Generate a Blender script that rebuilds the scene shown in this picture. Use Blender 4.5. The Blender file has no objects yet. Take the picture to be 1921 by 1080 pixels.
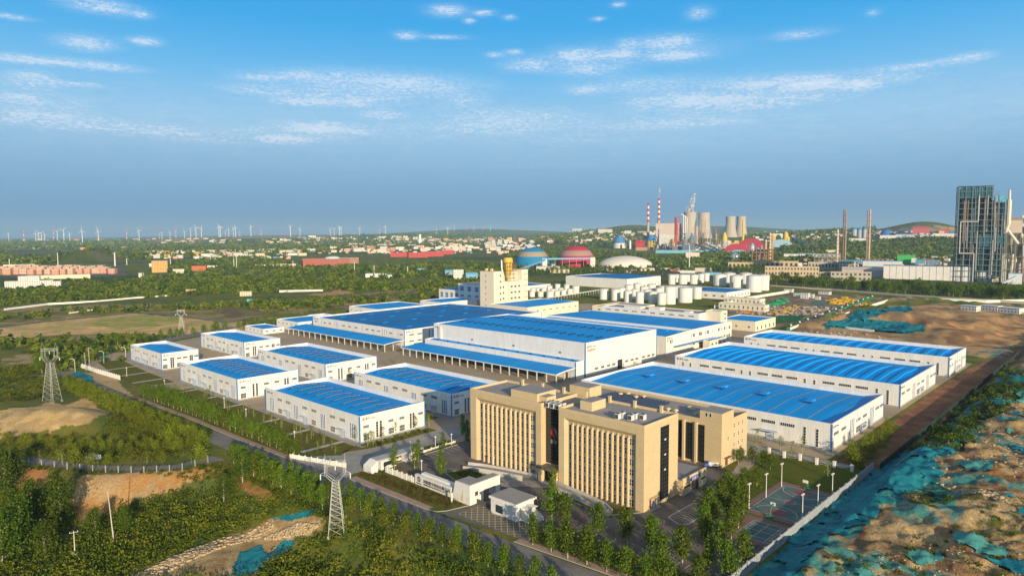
import bpy, math, random
import numpy as np
from mathutils import Vector, Matrix
random.seed(7); rng = np.random.default_rng(7)
SC = bpy.context.scene; COL = SC.collection
PI = math.pi; R = math.radians
# ------------------------------------------------------------------ camera
H = 88.0; FPX = 1303.65; YAW, PIT, ROL = R(43.331), R(4.533), R(-0.3236)
fw = np.array([math.cos(PIT)*math.cos(YAW), math.cos(PIT)*math.sin(YAW), -math.sin(PIT)])
rt = np.array([math.sin(YAW), -math.cos(YAW), 0.0]); up = np.cross(rt, fw)
RT = math.cos(ROL)*rt + math.sin(ROL)*up; UP = -math.sin(ROL)*rt + math.cos(ROL)*up
cd = bpy.data.cameras.new('camera'); cam = bpy.data.objects.new('camera', cd); COL.objects.link(cam)
cd.sensor_width = 36.0; cd.lens = 36.0*FPX/1921.0; cd.clip_start = 1.0; cd.clip_end = 90000
cam.matrix_world = Matrix(((RT[0], UP[0], -fw[0], 0), (RT[1], UP[1], -fw[1], 0), (RT[2], UP[2], -fw[2], H), (0, 0, 0, 1)))
SC.camera = cam
SC.view_settings.view_transform = 'Standard'; SC.view_settings.look = 'None'
SC.view_settings.exposure = 0.45; SC.view_settings.gamma = 1
# ------------------------------------------------------------------ sun and sky
SEL = R(13.5); SAZ = math.atan2(-0.44, -0.90)            # low sun behind the camera's right shoulder
sd = Vector((math.sin(SAZ)*math.cos(SEL), math.cos(SAZ)*math.cos(SEL), math.sin(SEL)))
sl = bpy.data.lights.new('sun', 'SUN'); sl.energy = 4.8; sl.angle = R(0.6); sl.color = (1.0, 0.80, 0.52)
so = bpy.data.objects.new('sun', sl); COL.objects.link(so); so.rotation_euler = sd.to_track_quat('Z', 'Y').to_euler()
so.location = (0, 0, 500)
W = bpy.data.worlds.new('World'); SC.world = W; W.use_nodes = True; nt = W.node_tree; nt.nodes.clear()
def nd(t, **k):
    n = nt.nodes.new(t)
    for a, v in k.items(): setattr(n, a, v)
    return n
def lk(a, b): nt.links.new(a, b)
def mth(op, a, b=None, c=None, clamp=False):
    n = nd('ShaderNodeMath', operation=op, use_clamp=clamp)
    for i, v in enumerate((a, b, c)):
        if v is None: continue
        if isinstance(v, (int, float)): n.inputs[i].default_value = v
        else: lk(v, n.inputs[i])
    return n.outputs[0]
out = nd('ShaderNodeOutputWorld'); bg = nd('ShaderNodeBackground'); lk(bg.outputs[0], out.inputs[0])
sky = nd('ShaderNodeTexSky', sky_type='NISHITA', sun_disc=False, sun_elevation=SEL, sun_rotation=SAZ % (2*PI), altitude=100, dust_density=1.2, ozone_density=2.0)
tc = nd('ShaderNodeTexCoord'); sx = nd('ShaderNodeSeparateXYZ'); lk(tc.outputs['Generated'], sx.inputs[0])
X_, Y_, Z_ = sx.outputs
elv = mth('MULTIPLY', mth('ARCSINE', Z_), 180/PI)                   # elevation in degrees
# bearing in degrees, measured clockwise from the camera's heading (a compass direction of the place)
fx, fy = math.cos(YAW), math.sin(YAW)
az = mth('MULTIPLY', mth('ARCTAN2', mth('SUBTRACT', mth('MULTIPLY', X_, fy), mth('MULTIPLY', Y_, fx)), mth('ADD', mth('MULTIPLY', X_, fx), mth('MULTIPLY', Y_, fy))), 180/PI)
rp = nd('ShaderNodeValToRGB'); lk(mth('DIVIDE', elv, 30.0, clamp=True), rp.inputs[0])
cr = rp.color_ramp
STOPS = [(0.0, (.135, .300, .500)), (2.0, (.175, .350, .560)), (5.0, (.225, .440, .670)), (8.5, (.245, .540, .810)), (12, (.150, .500, .860)), (16, (.055, .405, .830)), (20, (.040, .345, .790)), (30, (.46, .49, .52))]  # last stop lies above the view, set bright and neutral as added overhead fill
while len(cr.elements) < len(STOPS): cr.elements.new(.5)
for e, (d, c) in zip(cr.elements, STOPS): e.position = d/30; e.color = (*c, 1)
skm = nd('ShaderNodeVectorMath', operation='MULTIPLY'); lk(sky.outputs[0], skm.inputs[0]); skm.inputs[1].default_value = (1.75, 1.45, 1.15)
mx = nd('ShaderNodeMix', data_type='RGBA')
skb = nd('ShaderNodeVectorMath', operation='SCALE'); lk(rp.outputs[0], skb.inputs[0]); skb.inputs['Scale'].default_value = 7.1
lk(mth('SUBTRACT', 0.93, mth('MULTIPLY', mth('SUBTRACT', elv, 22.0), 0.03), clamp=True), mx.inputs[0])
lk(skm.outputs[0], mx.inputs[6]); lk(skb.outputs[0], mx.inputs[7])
# clouds: banks given by bearing and elevation, broken up by noise on the cloud deck
def px2dir(x, y):
    d = fw + RT*(x-960.5)/FPX - UP*(y-540)/FPX; d /= np.linalg.norm(d)
    return math.degrees(math.atan2(d[0]*fy-d[1]*fx, d[0]*fx+d[1]*fy)), math.degrees(math.asin(d[2]))
BANKS = [(190,12,75,13,.95),(160,82,60,13,1.0),(272,78,32,8,1.0),(265,28,22,7,.7),(20,32,45,5,.7),(50,112,110,9,.9),(180,124,100,9,.95),(60,150,70,18,.8),(30,184,60,9,.9),(150,158,60,6,.8),
 (80,225,160,18,.7),(250,240,160,14,.6),(400,255,260,22,.6),(90,200,160,40,.55),(640,175,230,34,.62),(620,245,220,24,.6),(1400,185,330,34,.62),(1150,235,330,26,.5),(1620,150,220,16,.6),(900,240,200,40,.5),(480,145,55,7,.8),(560,142,60,8,.8),(700,150,160,17,.8),(560,192,60,6,.8),(500,170,120,10,.5),(600,240,75,11,1.0),(540,262,60,8,.95),(720,215,60,9,.9),(640,190,150,14,.5),(800,165,160,20,.6),
 (840,20,38,10,1.1),(765,67,24,7,1.05),(908,25,22,6,1.0),(880,39,12,5,1.0),(830,70,45,4,.8),(930,103,20,5,.9),(965,98,18,5,.9),(955,33,14,5,.7),(1000,122,60,13,.9),(1085,105,60,14,1.1),(1160,103,45,10,1.1),(1110,130,80,14,.8),(1180,82,25,8,1.0),(1250,78,60,12,1.05),(1270,105,55,10,1.1),(1160,9,14,5,.9),(1122,36,14,4,.8),(1312,25,25,11,.8),(1500,65,60,9,.6),(1638,24,14,6,.6),(1230,98,160,22,.45),
 (1100,171,35,8,1.0),(1200,160,170,16,.65),(1280,188,120,14,.8),(1440,155,130,13,.85),(1530,158,70,10,1.05),(1610,160,50,9,1.1),(1700,125,90,7,.75),(1760,118,60,7,.6),(1820,108,55,9,.9),(1400,190,250,20,.5),(1300,232,240,12,.45),(1120,262,200,12,.4),(1500,240,260,12,.3),(1800,165,160,10,.3),(1000,310,180,8,.22),(960,220,180,28,.5),(1200,300,300,8,.18),(870,190,60,14,.5),(1750,225,200,10,.25)]
m = None
for (bx, by, bw, bh, am) in BANKS:
    a0, e0 = px2dir(bx, by); a1, e1 = px2dir(bx+bw, by); a2, e2 = px2dir(bx, by-bh)
    sa = abs(a1-a0); se = abs(e2-e0)
    dx = mth('DIVIDE', mth('SUBTRACT', az, a0), sa*.8)
    dy = mth('DIVIDE', mth('SUBTRACT', elv, e0), se*.95)
    g = mth('MULTIPLY', mth('EXPONENT', mth('MULTIPLY', mth('ADD', mth('MULTIPLY', dx, dx), mth('MULTIPLY', dy, dy)), -.85)), am*1.18)
    m = g if m is None else mth('MAXIMUM', mth('MULTIPLY', mth('ADD', m, g), .78), mth('MAXIMUM', m, g))
cv = nd('ShaderNodeCombineXYZ'); lk(mth('MULTIPLY', az, .20), cv.inputs[0]); lk(mth('MULTIPLY', elv, 1.05), cv.inputs[1])
n1 = nd('ShaderNodeTexNoise', noise_dimensions='2D'); lk(cv.outputs[0], n1.inputs['Vector']); n1.inputs['Scale'].default_value = 2.3; n1.inputs['Detail'].default_value = 9; n1.inputs['Roughness'].default_value = .72; n1.inputs['Distortion'].default_value = .9
cw = nd('ShaderNodeCombineXYZ'); lk(mth('MULTIPLY', az, .5), cw.inputs[0]); lk(mth('MULTIPLY', elv, 1.6), cw.inputs[1])
n2 = nd('ShaderNodeTexNoise', noise_dimensions='2D'); lk(cw.outputs[0], n2.inputs['Vector']); n2.inputs['Scale'].default_value = 5.2; n2.inputs['Detail'].default_value = 8; n2.inputs['Roughness'].default_value = .7
nz = mth('ADD', mth('MULTIPLY', n1.outputs[0], .45), mth('MULTIPLY', n2.outputs[0], .55))
dens = mth('MULTIPLY', mth('SUBTRACT', mth('ADD', m, mth('MULTIPLY', mth('SUBTRACT', nz, .5), 5.2)), .34), 1.15, clamp=True)
soft = mth('MULTIPLY', mth('MULTIPLY', m, mth('MULTIPLY', mth('SUBTRACT', nz, .30), 2.9, clamp=True)), .80)
dens = mth('MULTIPLY', dens, mth('MINIMUM', mth('MULTIPLY', m, 1.5), 1.0))
# a thin veil over the lower sky
veil = mth('MULTIPLY', mth('MULTIPLY', n1.outputs[0], mth('EXPONENT', mth('MULTIPLY', mth('POWER', mth('DIVIDE', mth('SUBTRACT', elv, 8.3), 3.0), 2.0), -1.0))), .42)
fc = mth('MULTIPLY', mth('MAXIMUM', mth('MAXIMUM', mth('MULTIPLY', dens, .72), soft), veil), mth('LESS_THAN', elv, 40))
mc = nd('ShaderNodeMix', data_type='RGBA'); lk(fc, mc.inputs[0]); lk(mx.outputs[2], mc.inputs[6]); mc.inputs[7].default_value = (.70*7.3, .80*7.3, .92*7.3, 1)
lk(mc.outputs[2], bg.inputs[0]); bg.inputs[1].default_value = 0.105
# ------------------------------------------------------------------ helpers
def ray(px, py): return fw + RT*(px-960.5)/FPX - UP*(py-540)/FPX
def G0(px, py, z=0.0):
    d = ray(px, py); t = (z-H)/d[2]; return (t*d[0], t*d[1])
def sstep(a, b, x):
    t = np.clip((x-a)/(b-a), 0, 1); return t*t*(3-2*t)
def _h(ix, iy, s):
    n = (ix.astype(np.int64)*374761393 + iy.astype(np.int64)*668265263 + s*1274126177) & 0x7fffffff
    n = ((n ^ (n >> 13))*1274126177) & 0x7fffffff
    return ((n ^ (n >> 16)) & 0xffff)/65535.0
def vnoise(x, y, s=0):
    ix = np.floor(x); iy = np.floor(y); fx_ = x-ix; fy_ = y-iy
    u = fx_*fx_*(3-2*fx_); v = fy_*fy_*(3-2*fy_)
    a = _h(ix, iy, s); b = _h(ix+1, iy, s); c = _h(ix, iy+1, s); d = _h(ix+1, iy+1, s)
    return (a*(1-u)+b*u)*(1-v)+(c*(1-u)+d*u)*v
def fbm(x, y, sc, oct=4, s=0, gain=.5):
    t = 0; a = 1; n = 0; f = 1/sc
    for k in range(oct):
        t = t + a*vnoise(x*f+17.3*k, y*f-9.1*k, s+k); n += a; a *= gain; f *= 2.03
    return t/n
def polydist(x, y, pts):
    """distance to an open polyline, and signed side (positive = left of travel)"""
    best = np.full(x.shape, 1e9); side = np.zeros(x.shape)
    for (x0, y0), (x1, y1) in zip(pts[:-1], pts[1:]):
        dx, dy = x1-x0, y1-y0; L = dx*dx+dy*dy
        t = np.clip(((x-x0)*dx+(y-y0)*dy)/L, 0, 1)
        d = np.hypot(x-x0-t*dx, y-y0-t*dy); c = dx*(y-y0)-dy*(x-x0)
        mk = d < best; best = np.where(mk, d, best); side = np.where(mk, np.sign(c), side)
    return best, side
def inpoly(x, y, P):
    r = np.zeros(x.shape, bool); n = len(P)
    for i in range(n):
        x0, y0 = P[i]; x1, y1 = P[(i+1) % n]
        if y0 == y1: continue
        c = ((y0 > y) != (y1 > y)) & (x < (x1-x0)*(y-y0)/(y1-y0)+x0); r ^= c
    return r
# ------------------------------------------------------------------ the lie of the land
BANK = [G0(*q) for q in [(-500, 850), (-150, 862), (35, 870), (90, 880), (160, 888), (250, 886), (400, 874), (445, 887), (480, 907), (520, 927), (600, 958), (700, 990), (830, 1042), (960, 1100), (1200, 1230)]]
PLANT = [(118, 290), (112, 60), (160, 20), (700, 60), (900, 300), (900, 640), (300, 680), (120, 560), (126, 440)]
def bump(x, y, cx_, cy_, r, h, ex=1, ang=0):
    c, s = math.cos(ang), math.sin(ang); u = (x-cx_)*c+(y-cy_)*s; v = -(x-cx_)*s+(y-cy_)*c
    return h*np.exp(-((u/ex)**2+v**2)/(r*r))
def terrain(x, y):
    x = np.asarray(x, float); y = np.asarray(y, float)
    d = np.hypot(x, y); br = np.arctan2(x*fy-y*fx, x*fx+y*fy)      # bearing from the camera heading
    bd, sd_ = polydist(x, y, BANK)
    low = np.where(sd_ > 0, 0, 1)
    z = -7.5*sstep(0, 17, bd)*low*(d < 900)
    z = z + (fbm(x, y, 22, 4, 3)-.5)*2.6*low*sstep(10, 30, bd)*(d < 900)
    mx_, my_ = G0(118, 800); z = z + bump(x, y, mx_, my_, 17, 8.5, 1.9, R(112))
    mx_, my_ = G0(10, 770); z = z + bump(x, y, mx_-6, my_+8, 20, 6.5, 1.3, R(100))
    # spoil heaps right of the plant wall
    w = sstep(72.5, 61, y)*sstep(60, 150, x)*sstep(900, 700, x)
    hp = fbm(x, y, 34, 4, 11)
    z = z + w*(2.6+6.0*sstep(.35, .85, hp)+2.8*(fbm(x, y, 9, 3, 21)-.5) + 1.7*(fbm(x, y, 3.2, 3, 23)-.5))
    w2 = sstep(90, 118, y)*sstep(275, 235, y)*sstep(605, 650, x)*sstep(1060, 980, x) + sstep(60, 72, y)*sstep(118, 90, y)*sstep(560, 640, x)*sstep(1060, 980, x)
    z = z + np.clip(w2, 0, 1)*(6*sstep(.4, .8, fbm(x, y, 60, 4, 31))+2.5*(fbm(x, y, 12, 3, 33)-.4))
    # heap under the net
    a_ = G0(1655, 607); z = z + bump(x, y, a_[0], a_[1], 24, 9, 2.6, math.atan2(G0(1735, 612)[1]-G0(1560, 600)[1], G0(1735, 612)[0]-G0(1560, 600)[0]))
    # open country, outside the plant
    px_ = inpoly(x, y, PLANT)
    far = sstep(650, 1500, d)*(~px_)
    z = z + far*(fbm(x, y, 900, 3, 41)-.5)*14 + sstep(500, 700, d)*(~px_)*(fbm(x, y, 60, 3, 43)-.5)*2.0
    # ridges and hills
    b = np.degrees(br)
    z = z + 62*np.exp(-((b+13)/15)**4)*sstep(5200, 8600, d)*(1-.1*sstep(9000, 16000, d))
    z = z + 52*sstep(-2, 6, b)*sstep(2700, 4600, d)
    z = z + 95*np.exp(-((b-10.0)/4.0)**2)*np.exp(-((d-6400)/1100)**2)
    z = z + 125*np.exp(-((b+2.5)/6.5)**2)*np.exp(-((d-14500)/2600)**2)
    z = z + 120*np.exp(-((b-16)/7)**2)*np.exp(-((d-11500)/2000)**2)
    hr = 86*np.exp(-((b-30.6)/2.9)**2) + 118*np.exp(-((b-39.5)/3.6)**2)+30*np.exp(-((b-25)/3)**2)
    z = z + hr*np.exp(-((d-4700)/820)**2)*(1+.12*(fbm(x, y, 300, 3, 47)-.5))
    mx_, my_ = G0(165, 492); z = z + bump(x, y, mx_, my_, 75, 48, 1.3, R(40))
    return z
def G(px, py):
    """first point where the sight line through a pixel of the photograph meets the ground"""
    d = ray(px, py); hd = math.hypot(d[0], d[1]); ts = np.geomspace(90, 26000, 1500)/hd
    x = ts*d[0]; y = ts*d[1]; z = H+ts*d[2]; g = terrain(x, y); k = np.argmax(z < g)
    if not (z < g).any(): k = int(np.argmin(z-g)); return x[k], y[k], float(g[k])
    if k > 0:
        a = (z[k-1]-g[k-1]); b_ = (g[k]-z[k]); t = a/(a+b_+1e-9); xx = x[k-1]+(x[k]-x[k-1])*t; yy = y[k-1]+(y[k]-y[k-1])*t
    else: xx, yy = x[0], y[0]
    return xx, yy, float(terrain(np.array([xx]), np.array([yy]))[0])
# ------------------------------------------------------------------ materials
MATS = {}
def mat(name, col, rough=.8, var=.0, vs=.2, bump=0, bs=1.0, spec=.3, metal=0, col2=None, fn=None, sub=None, obvar=0):
    if name in MATS: return MATS[name]
    m_ = bpy.data.materials.new(name); m_.use_nodes = True; t = m_.node_tree; b = t.nodes['Principled BSDF']
    b.inputs['Roughness'].default_value = rough; b.inputs['Specular IOR Level'].default_value = spec; b.inputs['Metallic'].default_value = metal
    geo = t.nodes.new('ShaderNodeNewGeometry'); c = (*col, 1)
    cs = None
    if var or col2:
        n = t.nodes.new('ShaderNodeTexNoise'); n.inputs['Scale'].default_value = vs; n.inputs['Detail'].default_value = 6; n.inputs['Roughness'].default_value = .65
        t.links.new(geo.outputs['Position'], n.inputs['Vector'])
        mr = t.nodes.new('ShaderNodeMapRange'); mr.inputs[1].default_value = .32; mr.inputs[2].default_value = .68; t.links.new(n.outputs[0], mr.inputs[0])
        x = t.nodes.new('ShaderNodeMix'); x.data_type = 'RGBA'; t.links.new(mr.outputs[0], x.inputs[0])
        c2 = col2 or tuple(min(1, k*(1+var)) for k in col); c1 = col if col2 else tuple(k*(1-var) for k in col)
        x.inputs[6].default_value = (*c1, 1); x.inputs[7].default_value = (*c2, 1); cs = x.outputs[2]
    else:
        x = t.nodes.new('ShaderNodeRGB'); x.outputs[0].default_value = c; cs = x.outputs[0]
    if obvar:
        oi = t.nodes.new('ShaderNodeObjectInfo'); hv = t.nodes.new('ShaderNodeHueSaturation'); mr = t.nodes.new('ShaderNodeMapRange')
        mr.inputs[3].default_value = 1-obvar; mr.inputs[4].default_value = 1+obvar; t.links.new(oi.outputs['Random'], mr.inputs[0]); t.links.new(mr.outputs[0], hv.inputs['Value']); t.links.new(cs, hv.inputs['Color']); cs = hv.outputs[0]
    if fn: cs = fn(t, geo, cs, b) or cs
    t.links.new(cs, b.inputs['Base Color'])
    if bump:
        n = t.nodes.new('ShaderNodeTexNoise'); n.inputs['Scale'].default_value = bs; n.inputs['Detail'].default_value = 5
        t.links.new(geo.outputs['Position'], n.inputs['Vector'])
        bb = t.nodes.new('ShaderNodeBump'); bb.inputs['Strength'].default_value = bump; bb.inputs['Distance'].default_value = .3; t.links.new(n.outputs[0], bb.inputs['Height']); t.links.new(bb.outputs[0], b.inputs['Normal'])
    MATS[name] = m_; return m_
def ribs(axis, period, depth, dark=.12):
    """corrugated sheet: ribs across an axis of the world, as bump plus panel seams"""
    def f(t, geo, cs, b):
        s = t.nodes.new('ShaderNodeSeparateXYZ'); t.links.new(geo.outputs['Position'], s.inputs[0])
        src = s.outputs[axis] if axis < 3 else None
        if axis == 3:
            a = t.nodes.new('ShaderNodeMath'); a.operation = 'ADD'; t.links.new(s.outputs[0], a.inputs[0]); t.links.new(s.outputs[1], a.inputs[1]); src = a.outputs[0]
        mm = t.nodes.new('ShaderNodeMath'); mm.operation = 'PINGPONG'; mm.inputs[1].default_value = period/2; t.links.new(src, mm.inputs[0])
        bb = t.nodes.new('ShaderNodeBump'); bb.inputs['Strength'].default_value = depth; bb.inputs['Distance'].default_value = .1; t.links.new(mm.outputs[0], bb.inputs['Height']); t.links.new(bb.outputs[0], b.inputs['Normal'])
        m2 = t.nodes.new('ShaderNodeMath'); m2.operation = 'DIVIDE'; m2.inputs[1].default_value = period*3; t.links.new(src, m2.inputs[0])
        m3 = t.nodes.new('ShaderNodeMath'); m3.operation = 'FLOOR'; t.links.new(m2.outputs[0], m3.inputs[0])
        wn = t.nodes.new('ShaderNodeTexWhiteNoise'); wn.noise_dimensions = '1D'; t.links.new(m3.outputs[0], wn.inputs['W'])
        mr = t.nodes.new('ShaderNodeMapRange'); mr.inputs[3].default_value = 1-dark; mr.inputs[4].default_value = 1.0; t.links.new(wn.outputs[0], mr.inputs[0])
        vm = t.nodes.new('ShaderNodeVectorMath'); vm.operation = 'SCALE'; t.links.new(cs, vm.inputs[0]); t.links.new(mr.outputs[0], vm.inputs['Scale']); return vm.outputs[0]
    return f
def streaks(t, geo, cs, b):
    """rain streaks and grime on a wall"""
    mp = t.nodes.new('ShaderNodeMapping'); mp.inputs['Scale'].default_value = (1.3, 1.3, .12); t.links.new(geo.outputs['Position'], mp.inputs[0])
    n = t.nodes.new('ShaderNodeTexNoise'); n.inputs['Scale'].default_value = 1.0; n.inputs['Detail'].default_value = 4; t.links.new(mp.outputs[0], n.inputs['Vector'])
    mr = t.nodes.new('ShaderNodeMapRange'); mr.inputs[1].default_value = .35; mr.inputs[2].default_value = .75; mr.inputs[3].default_value = 1.0; mr.inputs[4].default_value = .86; t.links.new(n.outputs[0], mr.inputs[0])
    vm = t.nodes.new('ShaderNodeVectorMath'); vm.operation = 'SCALE'; t.links.new(cs, vm.inputs[0]); t.links.new(mr.outputs[0], vm.inputs['Scale']); return vm.outputs[0]
def ribs_streaks(axis, period, depth, dark=.12):
    f1 = ribs(axis, period, depth, dark)
    return lambda t, geo, cs, b: streaks(t, geo, f1(t, geo, cs, b), b)
def sunfade(axis, period, depth, dark):
    """sheet roof: ribs, faded patches and run marks down the slope"""
    f1 = ribs(axis, period, depth, dark)
    def f(t, geo, cs, b):
        c = f1(t, geo, cs, b); mp = t.nodes.new('ShaderNodeMapping'); mp.inputs['Scale'].default_value = (.05, .6, 1) if axis == 1 else (.6, .05, 1); t.links.new(geo.outputs['Position'], mp.inputs[0])
        n = t.nodes.new('ShaderNodeTexNoise'); n.inputs['Scale'].default_value = 1; n.inputs['Detail'].default_value = 5; t.links.new(mp.outputs[0], n.inputs['Vector'])
        mr = t.nodes.new('ShaderNodeMapRange'); mr.inputs[1].default_value = .42; mr.inputs[2].default_value = .78; mr.inputs[4].default_value = .22; t.links.new(n.outputs[0], mr.inputs[0])
        x = t.nodes.new('ShaderNodeMix'); x.data_type = 'RGBA'; t.links.new(mr.outputs[0], x.inputs[0]); t.links.new(c, x.inputs[6]); x.inputs[7].default_value = (.07, .36, .72, 1); return x.outputs[2]
    return f
def tiles(w, h, amt=.85):
    def f(t, geo, cs, b):
        s = t.nodes.new('ShaderNodeSeparateXYZ'); t.links.new(geo.outputs['Position'], s.inputs[0])
        a = t.nodes.new('ShaderNodeMath'); a.operation = 'ADD'; t.links.new(s.outputs[0], a.inputs[0]); t.links.new(s.outputs[1], a.inputs[1])
        c = t.nodes.new('ShaderNodeCombineXYZ'); t.links.new(a.outputs[0], c.inputs[0]); t.links.new(s.outputs[2], c.inputs[1])
        br = t.nodes.new('ShaderNodeTexBrick'); br.inputs['Scale'].default_value = 1; br.inputs['Brick Width'].default_value = w; br.inputs['Row Height'].default_value = h; br.inputs['Mortar Size'].default_value = .05
        br.offset = 0; br.inputs['Color1'].default_value = (1, 1, 1, 1); br.inputs['Color2'].default_value = (.93, .93, .93, 1); br.inputs['Mortar'].default_value = (amt, amt, amt, 1); t.links.new(c.outputs[0], br.inputs['Vector'])
        vm = t.nodes.new('ShaderNodeVectorMath'); vm.operation = 'MULTIPLY'; t.links.new(cs, vm.inputs[0]); t.links.new(br.outputs[0], vm.inputs[1]); return vm.outputs[0]
    return f
def winpattern(dark=(.05, .06, .07), sx_=3.2, sz_=3.1):
    """rows of tiny window openings on a far-off facade (object space)"""
    def f(t, geo, cs, b):
        tcn = t.nodes.new('ShaderNodeTexCoord'); s = t.nodes.new('ShaderNodeSeparateXYZ'); t.links.new(tcn.outputs['Object'], s.inputs[0])
        def fr(o, p, lo, hi):
            a = t.nodes.new('ShaderNodeMath'); a.operation = 'DIVIDE'; a.inputs[1].default_value = p; t.links.new(o, a.inputs[0])
            a2 = t.nodes.new('ShaderNodeMath'); a2.operation = 'FRACT'; t.links.new(a.outputs[0], a2.inputs[0])
            g = t.nodes.new('ShaderNodeMath'); g.operation = 'COMPARE'; g.inputs[1].default_value = (lo+hi)/2; g.inputs[2].default_value = (hi-lo)/2; t.links.new(a2.outputs[0], g.inputs[0]); return g.outputs[0]
        q = t.nodes.new('ShaderNodeMath'); q.operation = 'ADD'; t.links.new(s.outputs[0], q.inputs[0]); t.links.new(s.outputs[1], q.inputs[1])
        m1 = t.nodes.new('ShaderNodeMath'); m1.operation = 'MULTIPLY'; t.links.new(fr(q.outputs[0], sx_, .25, .7), m1.inputs[0]); t.links.new(fr(s.outputs[2], sz_, .35, .75), m1.inputs[1])
        x = t.nodes.new('ShaderNodeMix'); x.data_type = 'RGBA'; t.links.new(m1.outputs[0], x.inputs[0]); t.links.new(cs, x.inputs[6]); x.inputs[7].default_value = (*dark, 1); return x.outputs[2]
    return f
# ------------------------------------------------------------------ mesh building
class MB:
    def __init__(s): s.v = []; s.f = []; s.m = []
    def quad(s, a, b, c, d, mi=0):
        n = len(s.v); s.v += [a, b, c, d]; s.f.append((n, n+1, n+2, n+3)); s.m.append(mi)
    def tri(s, a, b, c, mi=0):
        n = len(s.v); s.v += [a, b, c]; s.f.append((n, n+1, n+2)); s.m.append(mi)
    def box(s, x0, x1, y0, y1, z0, z1, mi=0, top=None):
        n = len(s.v); s.v += [(x0, y0, z0), (x1, y0, z0), (x1, y1, z0), (x0, y1, z0), (x0, y0, z1), (x1, y0, z1), (x1, y1, z1), (x0, y1, z1)]
        for k, q in enumerate([(0, 3, 2, 1), (4, 5, 6, 7), (0, 1, 5, 4), (1, 2, 6, 5), (2, 3, 7, 6), (3, 0, 4, 7)]):
            s.f.append(tuple(n+i for i in q)); s.m.append(top if (top is not None and k == 1) else mi)
    def prism(s, pts, z0, z1, mi=0, top=None):
        """closed footprint, z0/z1 may be lists"""
        n = len(s.v); k = len(pts); a = z0 if isinstance(z0, (list, tuple)) else [z0]*k; b = z1 if isinstance(z1, (list, tuple)) else [z1]*k
        s.v += [(p[0], p[1], a[i]) for i, p in enumerate(pts)]+[(p[0], p[1], b[i]) for i, p in enumerate(pts)]
        s.f.append(tuple(n+i for i in range(k-1, -1, -1))); s.m.append(mi); s.f.append(tuple(n+k+i for i in range(k))); s.m.append(mi if top is None else top)
        for i in range(k):
            j = (i+1) % k; s.f.append((n+i, n+j, n+k+j, n+k+i)); s.m.append(mi)
    def extr(s, prof, axis, a, b, mi=0):
        """profile of (u,z) swept along x (axis 0) or y (axis 1)"""
        n = len(s.v); k = len(prof)
        for w in (a, b): s.v += [((w, u, z) if axis == 0 else (u, w, z)) for u, z in prof]
        s.f.append(tuple(n+i for i in range(k))); s.m.append(mi); s.f.append(tuple(n+k+i for i in range(k-1, -1, -1))); s.m.append(mi)
        for i in range(k):
            j = (i+1) % k; s.f.append((n+j, n+i, n+k+i, n+k+j)); s.m.append(mi)
    def tube(s, p, q, r, n=4, r2=None, mi=0):
        p = Vector(p); q = Vector(q); d = (q-p).normalized(); a = d.orthogonal().normalized(); b = d.cross(a); r2 = r if r2 is None else r2
        k = len(s.v)
        for c, rr in ((p, r), (q, r2)):
            for i in range(n):
                t = 2*PI*i/n; s.v.append(tuple(c+a*math.cos(t)*rr+b*math.sin(t)*rr))
        for i in range(n):
            j = (i+1) % n; s.f.append((k+i, k+j, k+n+j, k+n+i)); s.m.append(mi)
        s.f.append(tuple(k+i for i in range(n-1, -1, -1))); s.m.append(mi); s.f.append(tuple(k+n+i for i in range(n))); s.m.append(mi)
    def lathe(s, prof, n=20, cx_=0, cy_=0, mi=0, mf=None):
        k = len(s.v)
        for r, z in prof:
            for i in range(n): t = 2*PI*i/n; s.v.append((cx_+r*math.cos(t), cy_+r*math.sin(t), z))
        for a in range(len(prof)-1):
            for i in range(n):
                j = (i+1) % n; s.f.append((k+a*n+i, k+a*n+j, k+(a+1)*n+j, k+(a+1)*n+i)); s.m.append(mf[a] if mf else mi)
        s.f.append(tuple(k+(len(prof)-1)*n+i for i in range(n))); s.m.append(mf[-1] if mf else mi)
    def mesh(s, name, mats, smooth=False):
        me = bpy.data.meshes.new(name); me.from_pydata(s.v, [], s.f)
        for m_ in (mats if isinstance(mats, (list, tuple)) else [mats]): me.materials.append(m_)
        me.polygons.foreach_set('material_index', s.m)
        if smooth: me.polygons.foreach_set('use_smooth', [True]*len(s.f))
        me.update(); return me
    def obj(s, name, mats, parent=None, loc=(0, 0, 0), rz=0, smooth=False): return link(name, s.mesh(name, mats, smooth), parent, loc, rz)
def link(name, data, parent=None, loc=(0, 0, 0), rz=0, sc=None):
    o = bpy.data.objects.new(name, data); COL.objects.link(o); o.location = loc; o.rotation_euler = (0, 0, rz)
    if sc: o.scale = sc if isinstance(sc, (tuple, list)) else (sc, sc, sc)
    if parent: o.parent = parent
    return o
def tag(o, label=None, cat=None, group=None, kind=None):
    if label: o['label'] = label
    if cat: o['category'] = cat
    if group: o['group'] = group
    if kind: o['kind'] = kind
    return o
def thing(name, label, cat, loc=(0, 0, 0), rz=0, group=None, sc=None): return tag(link(name, None, None, loc, rz, sc), label, cat, group)
def clone(o, loc, rz=0, label=None, group=None, sc=None):
    r = o.copy(); COL.objects.link(r); r.location = loc; r.rotation_euler = (0, 0, rz)
    if sc: r.scale = sc if isinstance(sc, (tuple, list)) else (sc, sc, sc)
    if label: r['label'] = label
    if group: r['group'] = group
    for ch in list(o.children):
        c = ch.copy(); COL.objects.link(c); c.parent = r
        for g in ch.children: d = g.copy(); COL.objects.link(d); d.parent = c
    return r
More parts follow.
